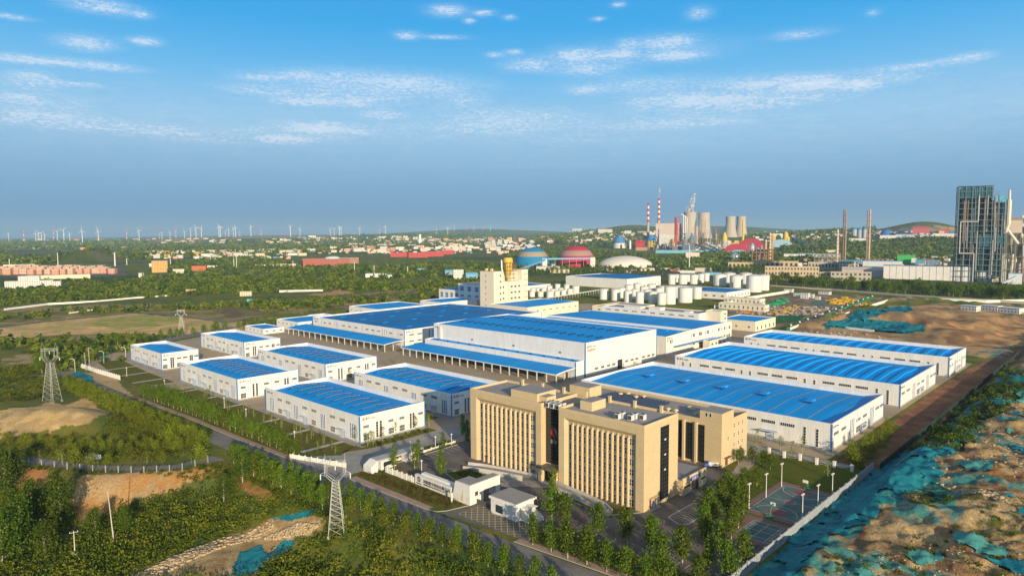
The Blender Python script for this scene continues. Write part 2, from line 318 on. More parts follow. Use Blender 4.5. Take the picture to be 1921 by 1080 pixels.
def bigmesh(name, V, Q, mats, attr=None, mi=None, smooth=False, colattr=None):
    me = bpy.data.meshes.new(name); nv = len(V); nf = len(Q); k = Q.shape[1]
    me.vertices.add(nv); me.vertices.foreach_set('co', np.ascontiguousarray(V, dtype=np.float32).ravel())
    me.loops.add(nf*k); me.loops.foreach_set('vertex_index', np.ascontiguousarray(Q, dtype=np.int32).ravel())
    me.polygons.add(nf); me.polygons.foreach_set('loop_start', np.arange(0, nf*k, k, dtype=np.int32))
    for m_ in (mats if isinstance(mats, (list, tuple)) else [mats]): me.materials.append(m_)
    if mi is not None: me.polygons.foreach_set('material_index', mi.astype(np.int32))
    if smooth: me.polygons.foreach_set('use_smooth', np.ones(nf, bool))
    me.update(calc_edges=True)
    if attr is not None: a = me.attributes.new('v', 'FLOAT', 'POINT'); a.data.foreach_set('value', attr.astype(np.float32))
    if colattr is not None:
        a = me.attributes.new('albedo', 'FLOAT_COLOR', 'POINT'); c = np.ones((nv, 4), np.float32); c[:, :3] = colattr; a.data.foreach_set('color', c.ravel())
    return me
_tx = {}
def textmesh(body, size, material, ext=.03, name='lettering'):
    key = (body, size, material.name)
    if key in _tx: return _tx[key]
    cu = bpy.data.curves.new('lettering', 'FONT'); cu.body = body; cu.size = size; cu.extrude = ext; cu.resolution_u = 2
    o = bpy.data.objects.new('lettering', cu); COL.objects.link(o); dg = bpy.context.evaluated_depsgraph_get(); me = bpy.data.meshes.new_from_object(o.evaluated_get(dg))
    bpy.data.objects.remove(o); me.transform(Matrix.Rotation(PI/2, 4, 'X')); me.materials.clear(); me.materials.append(material); _tx[key] = me; return me
# ------------------------------------------------------------------ the ground: one sheet out to the horizon
def zone(pts): return [G(*p)[:2] for p in pts]
TEAL = (.018, .20, .235); TEAL2 = (.03, .33, .33); TAN = (.50, .34, .165); SAND = (.72, .50, .22); ORG = (.47, .235, .075); RED = (.22, .105, .065); OLIVE = (.19, .18, .035); GRN = (.095, .145, .026); DKG = (.045, .085, .018); GREY = (.16, .15, .14); DRY = (.30, .22, .09)
# (outline in the photograph, colour, second colour, edge raggedness m, second-colour patch size m)
Z = [
 # far fields and clearings
 ([(0,470),(120,466),(260,462),(420,452),(300,448),(120,456),(0,462)], (.13,.14,.055), DRY, 60, 120),
 ([(270,452),(330,443),(480,440),(640,441),(620,446),(470,447),(330,455)], (.42,.32,.16), (.13,.16,.05), 60, 260),
 ([(0,500),(230,498),(240,516),(120,522),(0,520)], (.14,.14,.09), GREY, 20, 40),
 ([(500,492),(600,488),(620,494),(520,500)], (.10,.15,.04), GRN, 20, 30),
 ([(920,448),(1000,443),(1060,441),(1080,446),(1040,450),(960,452)], (.42,.26,.14), GRN, 30, 60),
 ([(1640,433),(1720,428),(1800,427),(1921,423),(1921,436),(1800,438),(1650,438)], (.55,.38,.19), (.40,.25,.12), 20, 40),
 ([(1600,438),(1800,434),(1800,441),(1600,444)], (.42,.30,.17), GREY, 20, 40),
 ([(1130,500),(1921,470),(1921,540),(1450,530),(1250,520)], (.12,.12,.075), (.07,.09,.03), 20, 30),
 # left middle distance
 ([(0,578),(150,572),(300,570),(470,573),(600,560),(760,548),(780,560),(600,585),(470,605),(440,620),(300,640),(0,640)], (.17,.17,.045), (.33,.25,.11), 8, 22),
 ([(0,612),(60,604),(150,594),(250,588),(330,593),(420,602),(462,602),(470,612),(440,620),(330,630),(250,626),(130,627),(0,634)], (.74,.47,.21), (.50,.38,.15), 6, 14),
 ([(195,597),(262,588),(330,596),(345,602),(300,612),(230,617),(160,611)], (.32,.34,.07), (.50,.38,.15), 8, 12),
 ([(400,583),(480,570),(560,575),(480,592),(420,598)], (.17,.12,.08), (.22,.2,.06), 8, 14),
 ([(560,590),(640,560),(700,546),(790,537),(800,545),(740,560),(660,580),(560,604)], (.38,.25,.125), (.13,.13,.05), 8, 18),
 ([(580,553),(640,542),(665,548),(610,556)], (.46,.27,.12), TAN, 8, 18),
 ([(0,668),(40,662),(75,668),(70,682),(0,692)], (.42,.33,.2), OLIVE, 4, 6),
 ([(138,658),(190,656),(190,668),(150,668)], (.40,.30,.17), OLIVE, 4, 6),
 ([(120,645),(200,642),(200,647),(120,650)], (.44,.29,.13), OLIVE, 3, 6),
 # sand cutting
 ([(0,768),(60,764),(95,752),(120,760),(150,748),(160,744),(180,756),(206,776),(170,792),(90,808),(0,822)], SAND, (.52,.36,.17), 2.2, 5),
 ([(-200,760),(0,765),(0,820),(-200,840)], SAND, (.42,.30,.14), 2.5, 6),
 ([(150,700),(180,698),(222,712),(232,728),(250,742),(238,748),(200,738),(178,722)], (.48,.36,.20), TAN, 1, 3),
 # cut bank under the lane
 ([(35,868),(92,880),(92,905),(65,935),(25,918)], ORG, (.36,.2,.09), 1.5, 3),
 ([(150,892),(250,886),(400,874),(412,882),(392,892),(345,905),(325,922),(245,940),(210,965),(150,985),(135,935)], (.50,.27,.10), (.48,.33,.17), 1.6, 4),
 ([(445,888),(480,907),(522,930),(520,940),(480,938),(448,915)], ORG, OLIVE, 1.2, 3),
 # rock cutting lower left
 ([(230,1090),(300,1052),(360,1028),(420,1004),(500,975),(590,962),(612,975),(600,1000),(560,1005),(520,1040),(470,1090)], (.40,.26,.12), (.52,.38,.2), 1.2, 2.5),
 ([(448,1036),(490,1022),(500,1040),(530,1014),(556,1011),(540,1036),(500,1062),(455,1086),(430,1090)], TEAL, TEAL, .5, 2),
 ([(508,972),(560,962),(602,954),(592,966),(545,976)], TEAL, TEAL, .5, 2),
 # spoil ground on the right
 ([(1390,1095),(1440,1060),(1560,1000),(1660,890),(1700,845),(1790,770),(1921,665),(2300,560),(2300,1200),(1390,1200)], (.50,.34,.165), (.25,.145,.075), 2.0, 6),
 ([(1640,960),(1700,925),(1800,905),(1921,930),(2100,960),(2100,1000),(1800,1010),(1600,1060),(1560,1090),(1500,1100),(1620,1000)], (.52,.37,.19), (.34,.225,.11), 2, 8),
 ([(1700,925),(1830,900),(1880,930),(1780,945)], (.17,.155,.045), DRY, 2, 4),
 ([(1830,905),(1842,873),(1870,868),(1880,895),(1862,905)], ORG, ORG, 1, 3),
 ([(1770,900),(1921,880),(1921,940),(1860,915),(1790,905)], (.33,.19,.085), (.25,.13,.07), 2, 5),
 ([(1700,856),(1760,800),(1830,740),(1921,690),(1921,735),(1850,790),(1810,840),(1775,852)], (.02,.04,.014), (.05,.06,.025), 2, 6),
 ([(1800,985),(1880,960),(1921,975),(1921,1000),(1860,1005)], (.10,.11,.03), TAN, 2, 4),
 # nets
 ([(1395,1085),(1440,1052),(1478,1018),(1500,988),(1540,985),(1555,1015),(1525,1045),(1500,1085)], TEAL, TEAL2, .8, 4),
 ([(1500,990),(1560,945),(1632,888),(1660,862),(1700,850),(1770,835),(1800,828),(1795,850),(1745,858),(1770,880),(1778,893),(1750,912),(1700,925),(1690,945),(1650,945),(1625,985),(1600,1010),(1545,1005)], TEAL, TEAL2, .8, 4),
 ([(1690,862),(1715,858),(1738,868),(1715,875),(1695,870)], TAN, SAND, .5, 2),
 ([(1700,930),(1745,915),(1770,910),(1755,925),(1725,940),(1705,945)], (.16,.13,.04), TAN, 1, 3),
 # reddish dirt beside the right halls
 ([(1575,885),(1662,800),(1700,770),(1760,728),(1820,690),(1921,645),(1921,664),(1800,762),(1700,843),(1655,884)], RED, (.30,.16,.09), .8, 5),
 ([(1560,865),(1660,790),(1690,800),(1650,860),(1630,880)], (.10,.10,.035), (.22,.13,.05), 2, 4),
 # spoil ground upper right
 ([(1480,612),(1560,600),(1640,580),(1740,570),(1921,582),(2100,590),(2100,640),(1921,646),(1820,668),(1700,642),(1600,632),(1500,625)], (.52,.33,.165), (.28,.19,.11), 6, 16),
 ([(1700,600),(1800,595),(1921,600),(1921,640),(1830,655),(1760,635),(1735,615)], (.56,.33,.15), (.29,.17,.09), 6, 12),
 ([(1545,608),(1600,588),(1660,578),(1705,576),(1712,582),(1650,592),(1620,598),(1700,606),(1735,610),(1732,622),(1690,627),(1620,620),(1550,617)], (.015,.19,.22), (.03,.30,.32), 3, 8),
 ([(1820,665),(1870,650),(1900,648),(1880,668),(1850,672)], (.05,.20,.21), TAN, 3, 5),
 # scrap yard
 ([(1350,585),(1400,570),(1440,560),(1480,553),(1560,552),(1650,560),(1600,580),(1560,590),(1500,607),(1450,612),(1370,598)], (.20,.15,.10), (.33,.26,.19), 3, 6),
 ([(1355,592),(1450,592),(1520,590),(1500,602),(1440,610),(1370,600)], (.07,.13,.035), (.02,.20,.07), 3, 8),
 ([(1520,568),(1560,562),(1600,568),(1580,578),(1530,578)], (.06,.24,.25), (.25,.2,.13), 3, 5),
 ([(1600,552),(1700,556),(1760,562),(1700,566),(1600,562)], (.13,.17,.09), TAN, 5, 8),
 ([(1820,560),(1921,560),(1921,575),(1840,573)], (.10,.16,.05), TAN, 5, 8),
]
def build_ground():
    rs = [0.0, 40, 80, 110, 130]
    r = 140.0
    while r < 34000: r += max(.45, min(r*r*1.15e-5, r*.022)); rs.append(r)
    rs = np.array(rs[1:])
    dense = np.arange(-41, 41.01, .105); coarse = np.arange(45, 316, 4.5)
    ang = np.radians(np.concatenate([dense, coarse])); na = len(ang); nr = len(rs)
    aa = YAW-ang
    X = rs[:, None]*np.cos(aa)[None]; Y = rs[:, None]*np.sin(aa)[None]
    x = X.ravel(); y = Y.ravel(); z = terrain(x, y); d = np.hypot(x, y)
    # base cover: mottled green and olive, more blue-green and patchy further off
    n1 = fbm(x, y, 90, 5, 51); n2 = fbm(x, y, 14, 4, 53); n3 = fbm(x, y, 420, 4, 57)
    def mixc(a, b, t): return a*(1-t)[:, None]+b*t[:, None]
    C = mixc(np.array([GRN]*len(x)), np.array([OLIVE]*len(x)), sstep(.35, .65, n2))
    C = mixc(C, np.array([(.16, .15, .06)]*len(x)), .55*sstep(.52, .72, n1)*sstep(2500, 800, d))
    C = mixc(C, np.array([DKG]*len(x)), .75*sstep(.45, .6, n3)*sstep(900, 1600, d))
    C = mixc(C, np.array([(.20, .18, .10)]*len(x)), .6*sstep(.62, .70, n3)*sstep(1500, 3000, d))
    low = np.zeros(len(x))
    for pts, c1, c2, rag, ps in Z:
        P = zone(pts); px_ = [p[0] for p in P]; py_ = [p[1] for p in P]; mg = rag*1.5
        k = np.where((x > min(px_)-mg) & (x < max(px_)+mg) & (y > min(py_)-mg) & (y < max(py_)+mg))[0]
        if not len(k): continue
        wx = x[k]+(fbm(x[k], y[k], rag*2.2, 3, 61)-.5)*rag*2.4; wy = y[k]+(fbm(x[k], y[k], rag*2.2, 3, 67)-.5)*rag*2.4
        ins = inpoly(wx, wy, P); kk = k[ins]
        t = sstep(.38, .62, fbm(x[kk], y[kk], ps, 4, 71))
        C[kk] = np.array(c1)*(1-t)[:, None]+np.array(c2)*t[:, None]
    tl = (C[:, 2] > C[:, 0]*2.5) & (C[:, 1] > .1); k = np.where(tl)[0]; fl = sstep(.55, .75, fbm(x[k], y[k], 3.0, 4, 97)); C[k] = mixc(C[k], np.array([(.11, .42, .38)]*len(k)), fl*.7); fl = sstep(.5, .7, fbm(x[k], y[k], 7.0, 3, 99)); C[k] = mixc(C[k], np.array([(.008, .09, .15)]*len(k)), fl*.7)
    # torn net and rubble scattered over the spoil ground
    m_ = (y < 68) & (x > 90) & (x < 900) & (d < 900)
    k = np.where(m_)[0]; a = fbm(x[k], y[k], 26, 5, 81); b = fbm(x[k], y[k], 5, 4, 83)
    tn = sstep(.51, .58, a)*sstep(.36, .52, b); C[k] = mixc(C[k], np.array([(.04, .27, .26)]*len(k)), tn*.9)
    pale = sstep(.62, .72, fbm(x[k], y[k], 2.4, 3, 87)); C[k] = mixc(C[k], np.array([(.50, .40, .26)]*len(k)), pale*.40)
    dk = sstep(.58, .72, fbm(x[k], y[k], 8, 4, 89)); C[k] = mixc(C[k], np.array([(.085, .06, .045)]*len(k)), dk*.35*(1-tn))
    # fine tonal wear everywhere
    C = C*(.78+.44*fbm(x, y, 5.0, 4, 91))[:, None]
    i = np.arange(nr-1)[:, None]*na+np.arange(na)[None]; j = np.arange(nr-1)[:, None]*na+((np.arange(na)+1) % na)[None]
    Q = np.stack([i, i+na, j+na, j], -1).reshape(-1, 4)
    V = np.stack([x, y, z], 1)
    V = np.vstack([V, [[0, 0, 0]]]); C = np.vstack([C, [GRN]])
    me = bigmesh('ground', V, Q[:, ::-1], ground_mat(), colattr=C, smooth=True)
    g = link('ground', me); tag(g, kind='structure')
    b = MB(); b.lathe([(rs[0]*1.0, 0.0)], 3)  # closes the small disc below the camera
    bb = MB(); nn = 24; c = [(rs[0]*1.02*math.cos(2*PI*q/nn), rs[0]*1.02*math.sin(2*PI*q/nn), float(terrain(np.array([rs[0]*math.cos(2*PI*q/nn)]), np.array([rs[0]*math.sin(2*PI*q/nn)]))[0])-.05) for q in range(nn)]
    for q in range(nn): bb.tri((0, 0, float(terrain(np.array([0.]), np.array([0.]))[0])-.05), c[q], c[(q+1) % nn])
    tag(bb.obj('ground_below_camera', MATS['ground']), kind='structure')
def ground_mat():
    m_ = bpy.data.materials.new('ground'); m_.use_nodes = True; t = m_.node_tree; b = t.nodes['Principled BSDF']; b.inputs['Roughness'].default_value = .95; b.inputs['Specular IOR Level'].default_value = .1
    a = t.nodes.new('ShaderNodeAttribute'); a.attribute_name = 'albedo'; geo = t.nodes.new('ShaderNodeNewGeometry')
    n = t.nodes.new('ShaderNodeTexNoise'); n.inputs['Scale'].default_value = 1.1; n.inputs['Detail'].default_value = 6; n.inputs['Roughness'].default_value = .75; t.links.new(geo.outputs['Position'], n.inputs['Vector'])
    mr = t.nodes.new('ShaderNodeMapRange'); mr.inputs[1].default_value = .3; mr.inputs[2].default_value = .7; mr.inputs[3].default_value = .70; mr.inputs[4].default_value = 1.28; t.links.new(n.outputs[0], mr.inputs[0])
    vm = t.nodes.new('ShaderNodeVectorMath'); vm.operation = 'SCALE'; t.links.new(a.outputs['Color'], vm.inputs[0]); t.links.new(mr.outputs[0], vm.inputs['Scale']); t.links.new(vm.outputs[0], b.inputs['Base Color'])
    bp = t.nodes.new('ShaderNodeBump'); bp.inputs['Strength'].default_value = .8; bp.inputs['Distance'].default_value = .9; t.links.new(n.outputs[0], bp.inputs['Height']); t.links.new(bp.outputs[0], b.inputs['Normal'])
    MATS['ground'] = m_; return m_
build_ground()
# ------------------------------------------------------------------ paving sheets, each a few mm above the one below
asph = mat('asphalt', (.145, .128, .118), .9, .32, .12, bump=.15, bs=3)
asph2 = mat('road_asphalt', (.20, .185, .185), .9, .28, .10, bump=.15, bs=3)
conc = mat('yard_concrete', (.34, .265, .175), .9, .2, .035, col2=(.44, .35, .25), bump=.1, bs=2)
conc2 = mat('grey_concrete', (.30, .29, .28), .9, .18, .12)
pave = mat('pink_paving', (.37, .25, .20), .9, .15, .4)
lawnm = mat('lawn', (.085, .115, .020), 1, .3, .25, bump=.5, bs=4, col2=(.17, .145, .04), spec=.05)
lawn2 = mat('mown_lawn', (.075, .115, .016), 1, .25, .09, bump=.4, bs=5, col2=(.125, .125, .022), spec=.05)
kerbm = mat('kerb_stone', (.46, .43, .38), .85)
paint = mat('road_paint', (.62, .62, .60), .7); ypaint = mat('yellow_road_paint', (.55, .46, .24), .7)
def sheet(name, pts, z, m_, kind='structure'):
    b = MB(); n = len(pts); b.v = [(p[0], p[1], z) for p in pts]; b.f = [tuple(range(n))]; b.m = [0]
    a = sum(pts[i][0]*pts[(i+1) % n][1]-pts[(i+1) % n][0]*pts[i][1] for i in range(n))
    if a < 0: b.f = [tuple(range(n-1, -1, -1))]
    return tag(b.obj(name, m_), kind=kind)
def rect(x0, x1, y0, y1): return [(x0, y0), (x1, y0), (x1, y1), (x0, y1)]
sheet('factory_yard', [(142, 214), (236, 214), (236, 118), (274, 118), (274, 91.5), (540, 90.5), (575, 240), (680, 300), (690, 520), (600, 620), (290, 625), (205, 585), (142, 560)], .012, conc)
# access road and side roads
inner = [(127.6, 520), (129.2, 405.7), (130.1, 370), (131.6, 335), (132.2, 290), (133.8, 245), (136.2, 227), (137.2, 212), (137.9, 180), (138.3, 160), (139.0, 140), (140.4, 118), (142.2, 95), (145.5, 40)]
outer = [(118.5, 520), (119.5, 430), (120.5, 360), (121.8, 300), (123.5, 245), (125.5, 216), (127.3, 180), (128.2, 150), (129.0, 120), (131, 90), (134, 40)]
sheet('access_road', inner+outer[::-1], .02, asph2)
sheet('north_road', [(108, 512), (128, 508), (132, 530), (170, 575), (300, 640), (296, 650), (160, 592), (118, 545), (104, 528)], .024, asph2)
sheet('sidewalk', [(x, y) for x, y in inner[1:6]]+[(136.0, 246), (134.6, 290), (134, 335), (132.5, 370), (131.6, 405.7)], .13, pave)
sheet('sidewalk_mid', [(137.3, 211), (137.9, 180), (138.4, 168), (140.6, 168), (140.6, 180), (140.3, 211)], .13, pave)
sheet('sidewalk_near', [(140.2, 132), (141.4, 118), (143.2, 95), (146, 50), (149.2, 50), (146.0, 95), (144, 118), (142.6, 132)], .13, pave)
sheet('west_entrance_road', [(134, 246), (137.2, 212), (150, 219), (236, 219), (236, 234), (210, 234), (164, 234), (150, 238)], .028, conc2)
# the forecourt of the office
sheet('office_forecourt', [(156, 214), (236, 214), (236, 118), (239, 95), (204, 95), (204, 77), (157, 77)], .032, asph)
sheet('gate_apron', [(139, 163), (150, 160), (157, 160), (157, 131), (148, 131), (142.8, 129)], .036, asph)
sheet('lane_below_bank_top', zone([(-60, 838), (0, 846), (90, 862), (180, 872), (260, 876), (330, 872), (395, 855), (425, 862), (330, 879), (250, 883), (160, 881), (80, 871), (0, 858), (-60, 850)]), .05, asph2)
# ramps in front of the office
def ribbon(name, A, B, z, m_):
    b = MB()
    for i in range(len(A)-1): b.quad((*A[i], z[i]), (*A[i+1], z[i+1]), (*B[i+1], z[i+1]), (*B[i], z[i]))
    return tag(b.obj(name, m_), kind='structure')
sheet('entrance_plaza', [(168, 164), (173, 160), (182.5, 146), (182.5, 166), (176, 178), (172, 172)], .12, conc2)
rA = [(182.3, 152), (181.2, 146), (180.8, 140), (180.2, 134), (179, 128), (176.5, 123.5)]; rB = [(177.5, 149), (177.0, 144), (176.8, 139), (176.0, 134), (174.8, 128), (172.2, 122)]
ribbon('entrance_ramp_right', rA, rB, [1.1, 1.0, .8, .55, .3, .06], conc2)
lA = [(182.3, 160), (181.2, 168), (180.0, 176), (178.5, 184), (176.5, 190)]; lB = [(177.5, 163), (176.5, 169), (175.2, 176), (173.5, 183), (172, 188)]
ribbon('entrance_ramp_left', lA, lB, [1.1, 1.0, .75, .4, .06], conc2)
b = MB()
for L_, hh, lb_ in ((rB, .9, 'outer edge of the right entrance ramp'), (rA, .9, 'inner edge of the right entrance ramp'), (lB, .9, 'outer edge of the left entrance ramp'), (lA, .9, 'inner edge of the left entrance ramp')):
    zz = [1.1, 1.0, .8, .5, .3, .06]
    b = MB()
    for i in range(len(L_)-1):
        (ax, ay), (bx, by) = L_[i], L_[i+1]; dx, dy = bx-ax, by-ay; l = math.hypot(dx, dy); nx, ny = -dy/l*.14, dx/l*.14
        b.prism([(ax+nx, ay+ny), (ax-nx, ay-ny), (bx-nx, by-ny), (bx+nx, by+ny)], 0, [zz[i]+hh, zz[i]+hh, zz[i+1]+hh, zz[i+1]+hh])
    tag(b.obj('ramp_parapet', mat('parapet_plaster', (.52, .50, .47), .85, .1, .5)), 'curved pale parapet wall on the %s' % lb_, 'parapet')
# lawns
for nm, P in (('lawn_front', [(138.5, 405), (160.5, 405), (161.5, 355), (160.5, 242), (150, 236), (137.5, 247), (136.2, 290), (135.2, 335), (134, 370)]),
              ('lawn_north', [(140, 430), (160, 430), (160, 470), (164, 535), (150, 540), (141, 470)]),
              ('lawn_corner', [(160.5, 242), (199, 242), (199, 234.5), (165, 234.5), (152, 238.5)]),
              ('lawn_mid', [(201.5, 250), (214, 250), (214, 330), (201.5, 330)]),
              ('verge_left', [(140.8, 211), (140.8, 168.5), (142, 163.5), (149.3, 161), (149.3, 209)]),
              ('verge_right', [(142.8, 128.5), (144.4, 118), (146.4, 95), (149.5, 50), (156.5, 50), (156.5, 128), (148, 131)]),
              ('verge_inside', [(151, 212), (193, 212), (193, 219), (150, 219)]),
              ('island_left', [(158, 171), (170, 165), (174.5, 176), (172, 187), (165, 190)]),
              ('island_right', [(172, 146), (175.5, 139), (172, 124), (176, 121.5), (182, 118), (182, 150), (176.5, 150)]),
              ('court_lawn', [(238.8, 95.5), (238.8, 77), (273, 77), (267, 92), (262, 117), (250, 108), (236, 108), (222, 113.5), (219, 108), (206, 99), (206, 96)]),
              ('rear_lawn', [(259.5, 122), (266, 120), (266, 205), (259.5, 205)]),
              ('hall_lawn', [(275, 128), (283, 128), (283, 200), (275, 200)]),
              ('inner_court_lawn', [(205, 138), (236, 138), (236, 190), (205, 190)])):
    sheet(nm, P, .05 if 'inner' not in nm else .055, lawn2 if 'court' in nm else lawnm)
# cross paths over the front lawn
for y0 in (250, 277, 304, 345, 372, 398, 444, 472, 500):
    sheet('lawn_path', rect(141.5, 164.2 if y0 < 360 or y0 > 440 else 163.5, y0, y0+2.6), .07, kerbm)
for x0, x1, y0, y1 in ((161.4, 164, 238, 328), (160.6, 163.3, 350, 434), (164.6, 168.2, 466, 533)): sheet('hall_apron', rect(x0, x1, y0, y1), .075, conc2)
for x0, x1, y0, y1 in ((164, 199.4, 240.2, 243), (283, 285.3, 90, 222), (214.8, 217.6, 242, 329), (215.5, 218.2, 355, 442)): sheet('hall_apron', rect(x0, x1, y0, y1), .078, conc2)
sheet('garden_path', [(268.3, 84), (273.5, 80), (272.5, 128), (267.2, 128)], .062, conc2)
sheet('court_path', [(219, 107), (231, 107.5), (250, 110), (258, 113.5), (268, 115.5), (268, 119.5), (256, 116.8), (247, 115.0), (236, 112.2), (222, 111.2)], .066, mat('path_paving', (.36, .30, .26), .9, .15, .8))
sheet('court_walk', [(204.5, 95), (206.2, 94.5), (206.2, 110), (204.5, 110)], .066, pave)
# sports courts
redc = mat('court_red', (.24, .125, .115), .8, .12, .6); grc = mat('court_green', (.10, .155, .15), .8, .2, .25); redk = mat('court_key_red', (.27, .085, .09), .8)
sheet('court_margin', rect(205, 239, 75.9, 95.2), .08, redc)
sheet('court_surface', rect(207.5, 236.3, 77.4, 93.6), .085, grc)
b = MB()
def line(b, x0, y0, x1, y1, w=.14, z=.1):
    l = math.hypot(x1-x0, y1-y0); nx, ny = -(y1-y0)/l*w/2, (x1-x0)/l*w/2; b.quad((x0+nx, y0+ny, z), (x0-nx, y0-ny, z), (x1-nx, y1-ny, z), (x1+nx, y1+ny, z))
for q in ((208, 78, 236, 78), (208, 93, 236, 93), (208, 78, 208, 93), (236, 78, 236, 93), (222, 78, 222, 93), (213.8, 83.1, 213.8, 87.9), (230.2, 83.1, 230.2, 87.9)): line(b, *q)
def arc(b, cx_, cy_, r, a0, a1, n=18, w=.14, z=.1):
    for i in range(n):
        t0 = a0+(a1-a0)*i/n; t1 = a0+(a1-a0)*(i+1)/n; line(b, cx_+r*math.cos(t0), cy_+r*math.sin(t0), cx_+r*math.cos(t1), cy_+r*math.sin(t1), w, z)
arc(b, 222, 85.5, 1.8, 0, 2*PI); arc(b, 209.5, 85.5, 6.75, -PI/2, PI/2); arc(b, 234.5, 85.5, 6.75, PI/2, 1.5*PI)
tag(b.obj('court_lines', paint), kind='structure')
sheet('court_key', rect(208, 213.8, 83.1, 87.9), .092, redk); sheet('court_key', rect(230.2, 236, 83.1, 87.9), .092, redk)
sheet('court_centre', [(222+1.8*math.cos(2*PI*i/20), 85.5+1.8*math.sin(2*PI*i/20)) for i in range(20)], .092, redk)
sheet('small_court_margin', rect(185, 203.2, 76.4, 91), .08, redc); sheet('small_court_surface', rect(187.5, 200.8, 78.6, 88), .085, grc)
b = MB()
for q in ((187.5, 78.6, 200.8, 78.6), (187.5, 88, 200.8, 88), (187.5, 78.6, 187.5, 88), (200.8, 78.6, 200.8, 88), (194.1, 78.6, 194.1, 88), (187.5, 83.3, 200.8, 83.3), (187.5, 79.4, 200.8, 79.4), (187.5, 87.2, 200.8, 87.2), (190, 78.6, 190, 88), (198, 78.6, 198, 88)): line(b, *q)
tag(b.obj('small_court_lines', paint), kind='structure')
# painted markings
b = MB()
for i in range(12): line(b, 163+i*2.6, 206, 163+i*2.6, 211.5, .14, .044)
for i in range(9): line(b, 158.2, 80+i*2.7, 163.4, 80+i*2.7, .14, .044)
for i in range(13): line(b, 180.0, 79.5+i*2.7 if i < 8 else 79.5, 185.0, 79.5+i*2.7 if i < 8 else 79.5, .14, .044)
for x0 in (204, 217): line(b, x0, 98, x0, 108, .12, .044)
line(b, 160, 100, 176, 100, .12, .044); line(b, 170, 96, 170, 115, .12, .044); line(b, 166, 205, 166, 165, .12, .044)
tag(b.obj('parking_lines', paint), kind='structure')
b = MB()
hp = [(182.5, 103.5), (184.5, 101.3), (200, 101.3), (202.5, 104), (200.3, 108.4), (185, 108.6)]
for i in range(6): line(b, *hp[i], *hp[(i+1) % 6], .3, .045)
for i in range(11):
    x = 185+i*1.45; line(b, x, 101.5, x+1.6, 105, .16, .045); line(b, x+1.6, 105, x, 108.3, .16, .045)
tag(b.obj('hatched_island_marking', paint), kind='structure')
b = MB()
for i in range(-7, 14):
    for s in (1, -1):
        x0 = 142.5; x1 = 155.5; y0 = 131.5+i*2.6 if s > 0 else 131.5+i*2.6+13
        y1 = y0+13*s; 
        # clip to the box
        t0, t1 = 0.0, 1.0; dy = y1-y0
        for lo, hi in ((133.0, 158.5),):
            ta = (lo-y0)/dy; tb = (hi-y0)/dy; t0 = max(t0, min(ta, tb)); t1 = min(t1, max(ta, tb))
        if t1-t0 > .05: line(b, x0+(x1-x0)*t0, y0+dy*t0, x0+(x1-x0)*t1, y0+dy*t1, .22, .044)
tag(b.obj('gate_box_marking', ypaint), kind='structure')
# kerbs: a real step along the road
def kerb(name, pts, w=.28, h=.14):
    b = MB()
    for (ax, ay), (bx, by) in zip(pts[:-1], pts[1:]):
        l = math.hypot(bx-ax, by-ay); nx, ny = -(by-ay)/l*w/2, (bx-ax)/l*w/2; b.prism([(ax+nx, ay+ny), (ax-nx, ay-ny), (bx-nx, by-ny), (bx+nx, by+ny)], 0, h)
    return tag(b.obj(name, kerbm), kind='structure')
kerb('road_kerb', inner[1:6]); kerb('road_kerb_mid', [(137.2, 211), (137.8, 180), (138.3, 168), (139.3, 164.5), (142, 162.8), (149.5, 160.8)])
kerb('road_kerb_near', [(140.1, 132), (141.3, 118), (143.1, 95), (146, 50)]); kerb('kerb_gate_right', [(156.6, 128.3), (148, 131.3), (142.6, 129)])
kerb('kerb_island_left', [(158, 171), (170, 165), (174.5, 176), (172, 187), (165, 190), (158, 171)]); kerb('kerb_island_right', [(171.7, 146), (175.2, 139), (171.8, 124), (176, 121.2), (182.4, 116.5)])
kerb('kerb_parking', [(150.5, 212), (193, 212)]); kerb('kerb_lawn', [(206, 96), (206, 99), (219, 108)])
b = MB(); b.prism(rect(141, 149.4, 163, 211), 0, .0) if False else None
# ------------------------------------------------------------------ the halls
wallw = mat('white_panel', (.80, .795, .78), .55, .03, .3, fn=ribs_streaks(3, 1.0, .35, .07))
wallp = mat('plain_white_wall', (.76, .745, .70), .7, .05, .4, fn=streaks)
wallc = mat('cream_wall', (.76, .70, .56), .8, .05, .4, fn=streaks)
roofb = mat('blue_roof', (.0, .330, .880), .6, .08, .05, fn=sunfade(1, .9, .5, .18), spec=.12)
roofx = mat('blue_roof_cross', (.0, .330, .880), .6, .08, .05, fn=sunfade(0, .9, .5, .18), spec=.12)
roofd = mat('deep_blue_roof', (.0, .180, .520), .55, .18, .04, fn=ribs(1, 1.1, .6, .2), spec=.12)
ventb = mat('blue_vent', (.02, .31, .84), .55, .1, .3, spec=.15)
ventd = mat('vent_louvre', (.01, .055, .16), .6)
trimb = mat('blue_trim', (.05, .20, .48), .5)
trimw = mat('white_trim', (.82, .82, .82), .5)
glass = mat('window_glass', (.030, .042, .055), .12, spec=.6)
bglass = mat('blue_tinted_glass', (.045, .17, .40), .15, spec=.6)
framew = mat('window_frame', (.74, .75, .76), .5)
plinth = mat('plinth', (.33, .33, .34), .8, .1, .6)
doorm = mat('door_panel', (.55, .62, .70), .5); doord = mat('dark_doorway', (.03, .035, .04), .6)
steel = mat('painted_steel', (.55, .54, .51), .5, .08, 1); pipe = mat('downpipe', (.62, .62, .60), .5)
ylight = mat('rooflight_strip', (.30, .36, .30), .6)
logor = mat('logo_red', (.50, .03, .03), .5); logok = mat('logo_black', (.035, .03, .04), .5)
_wm = {}
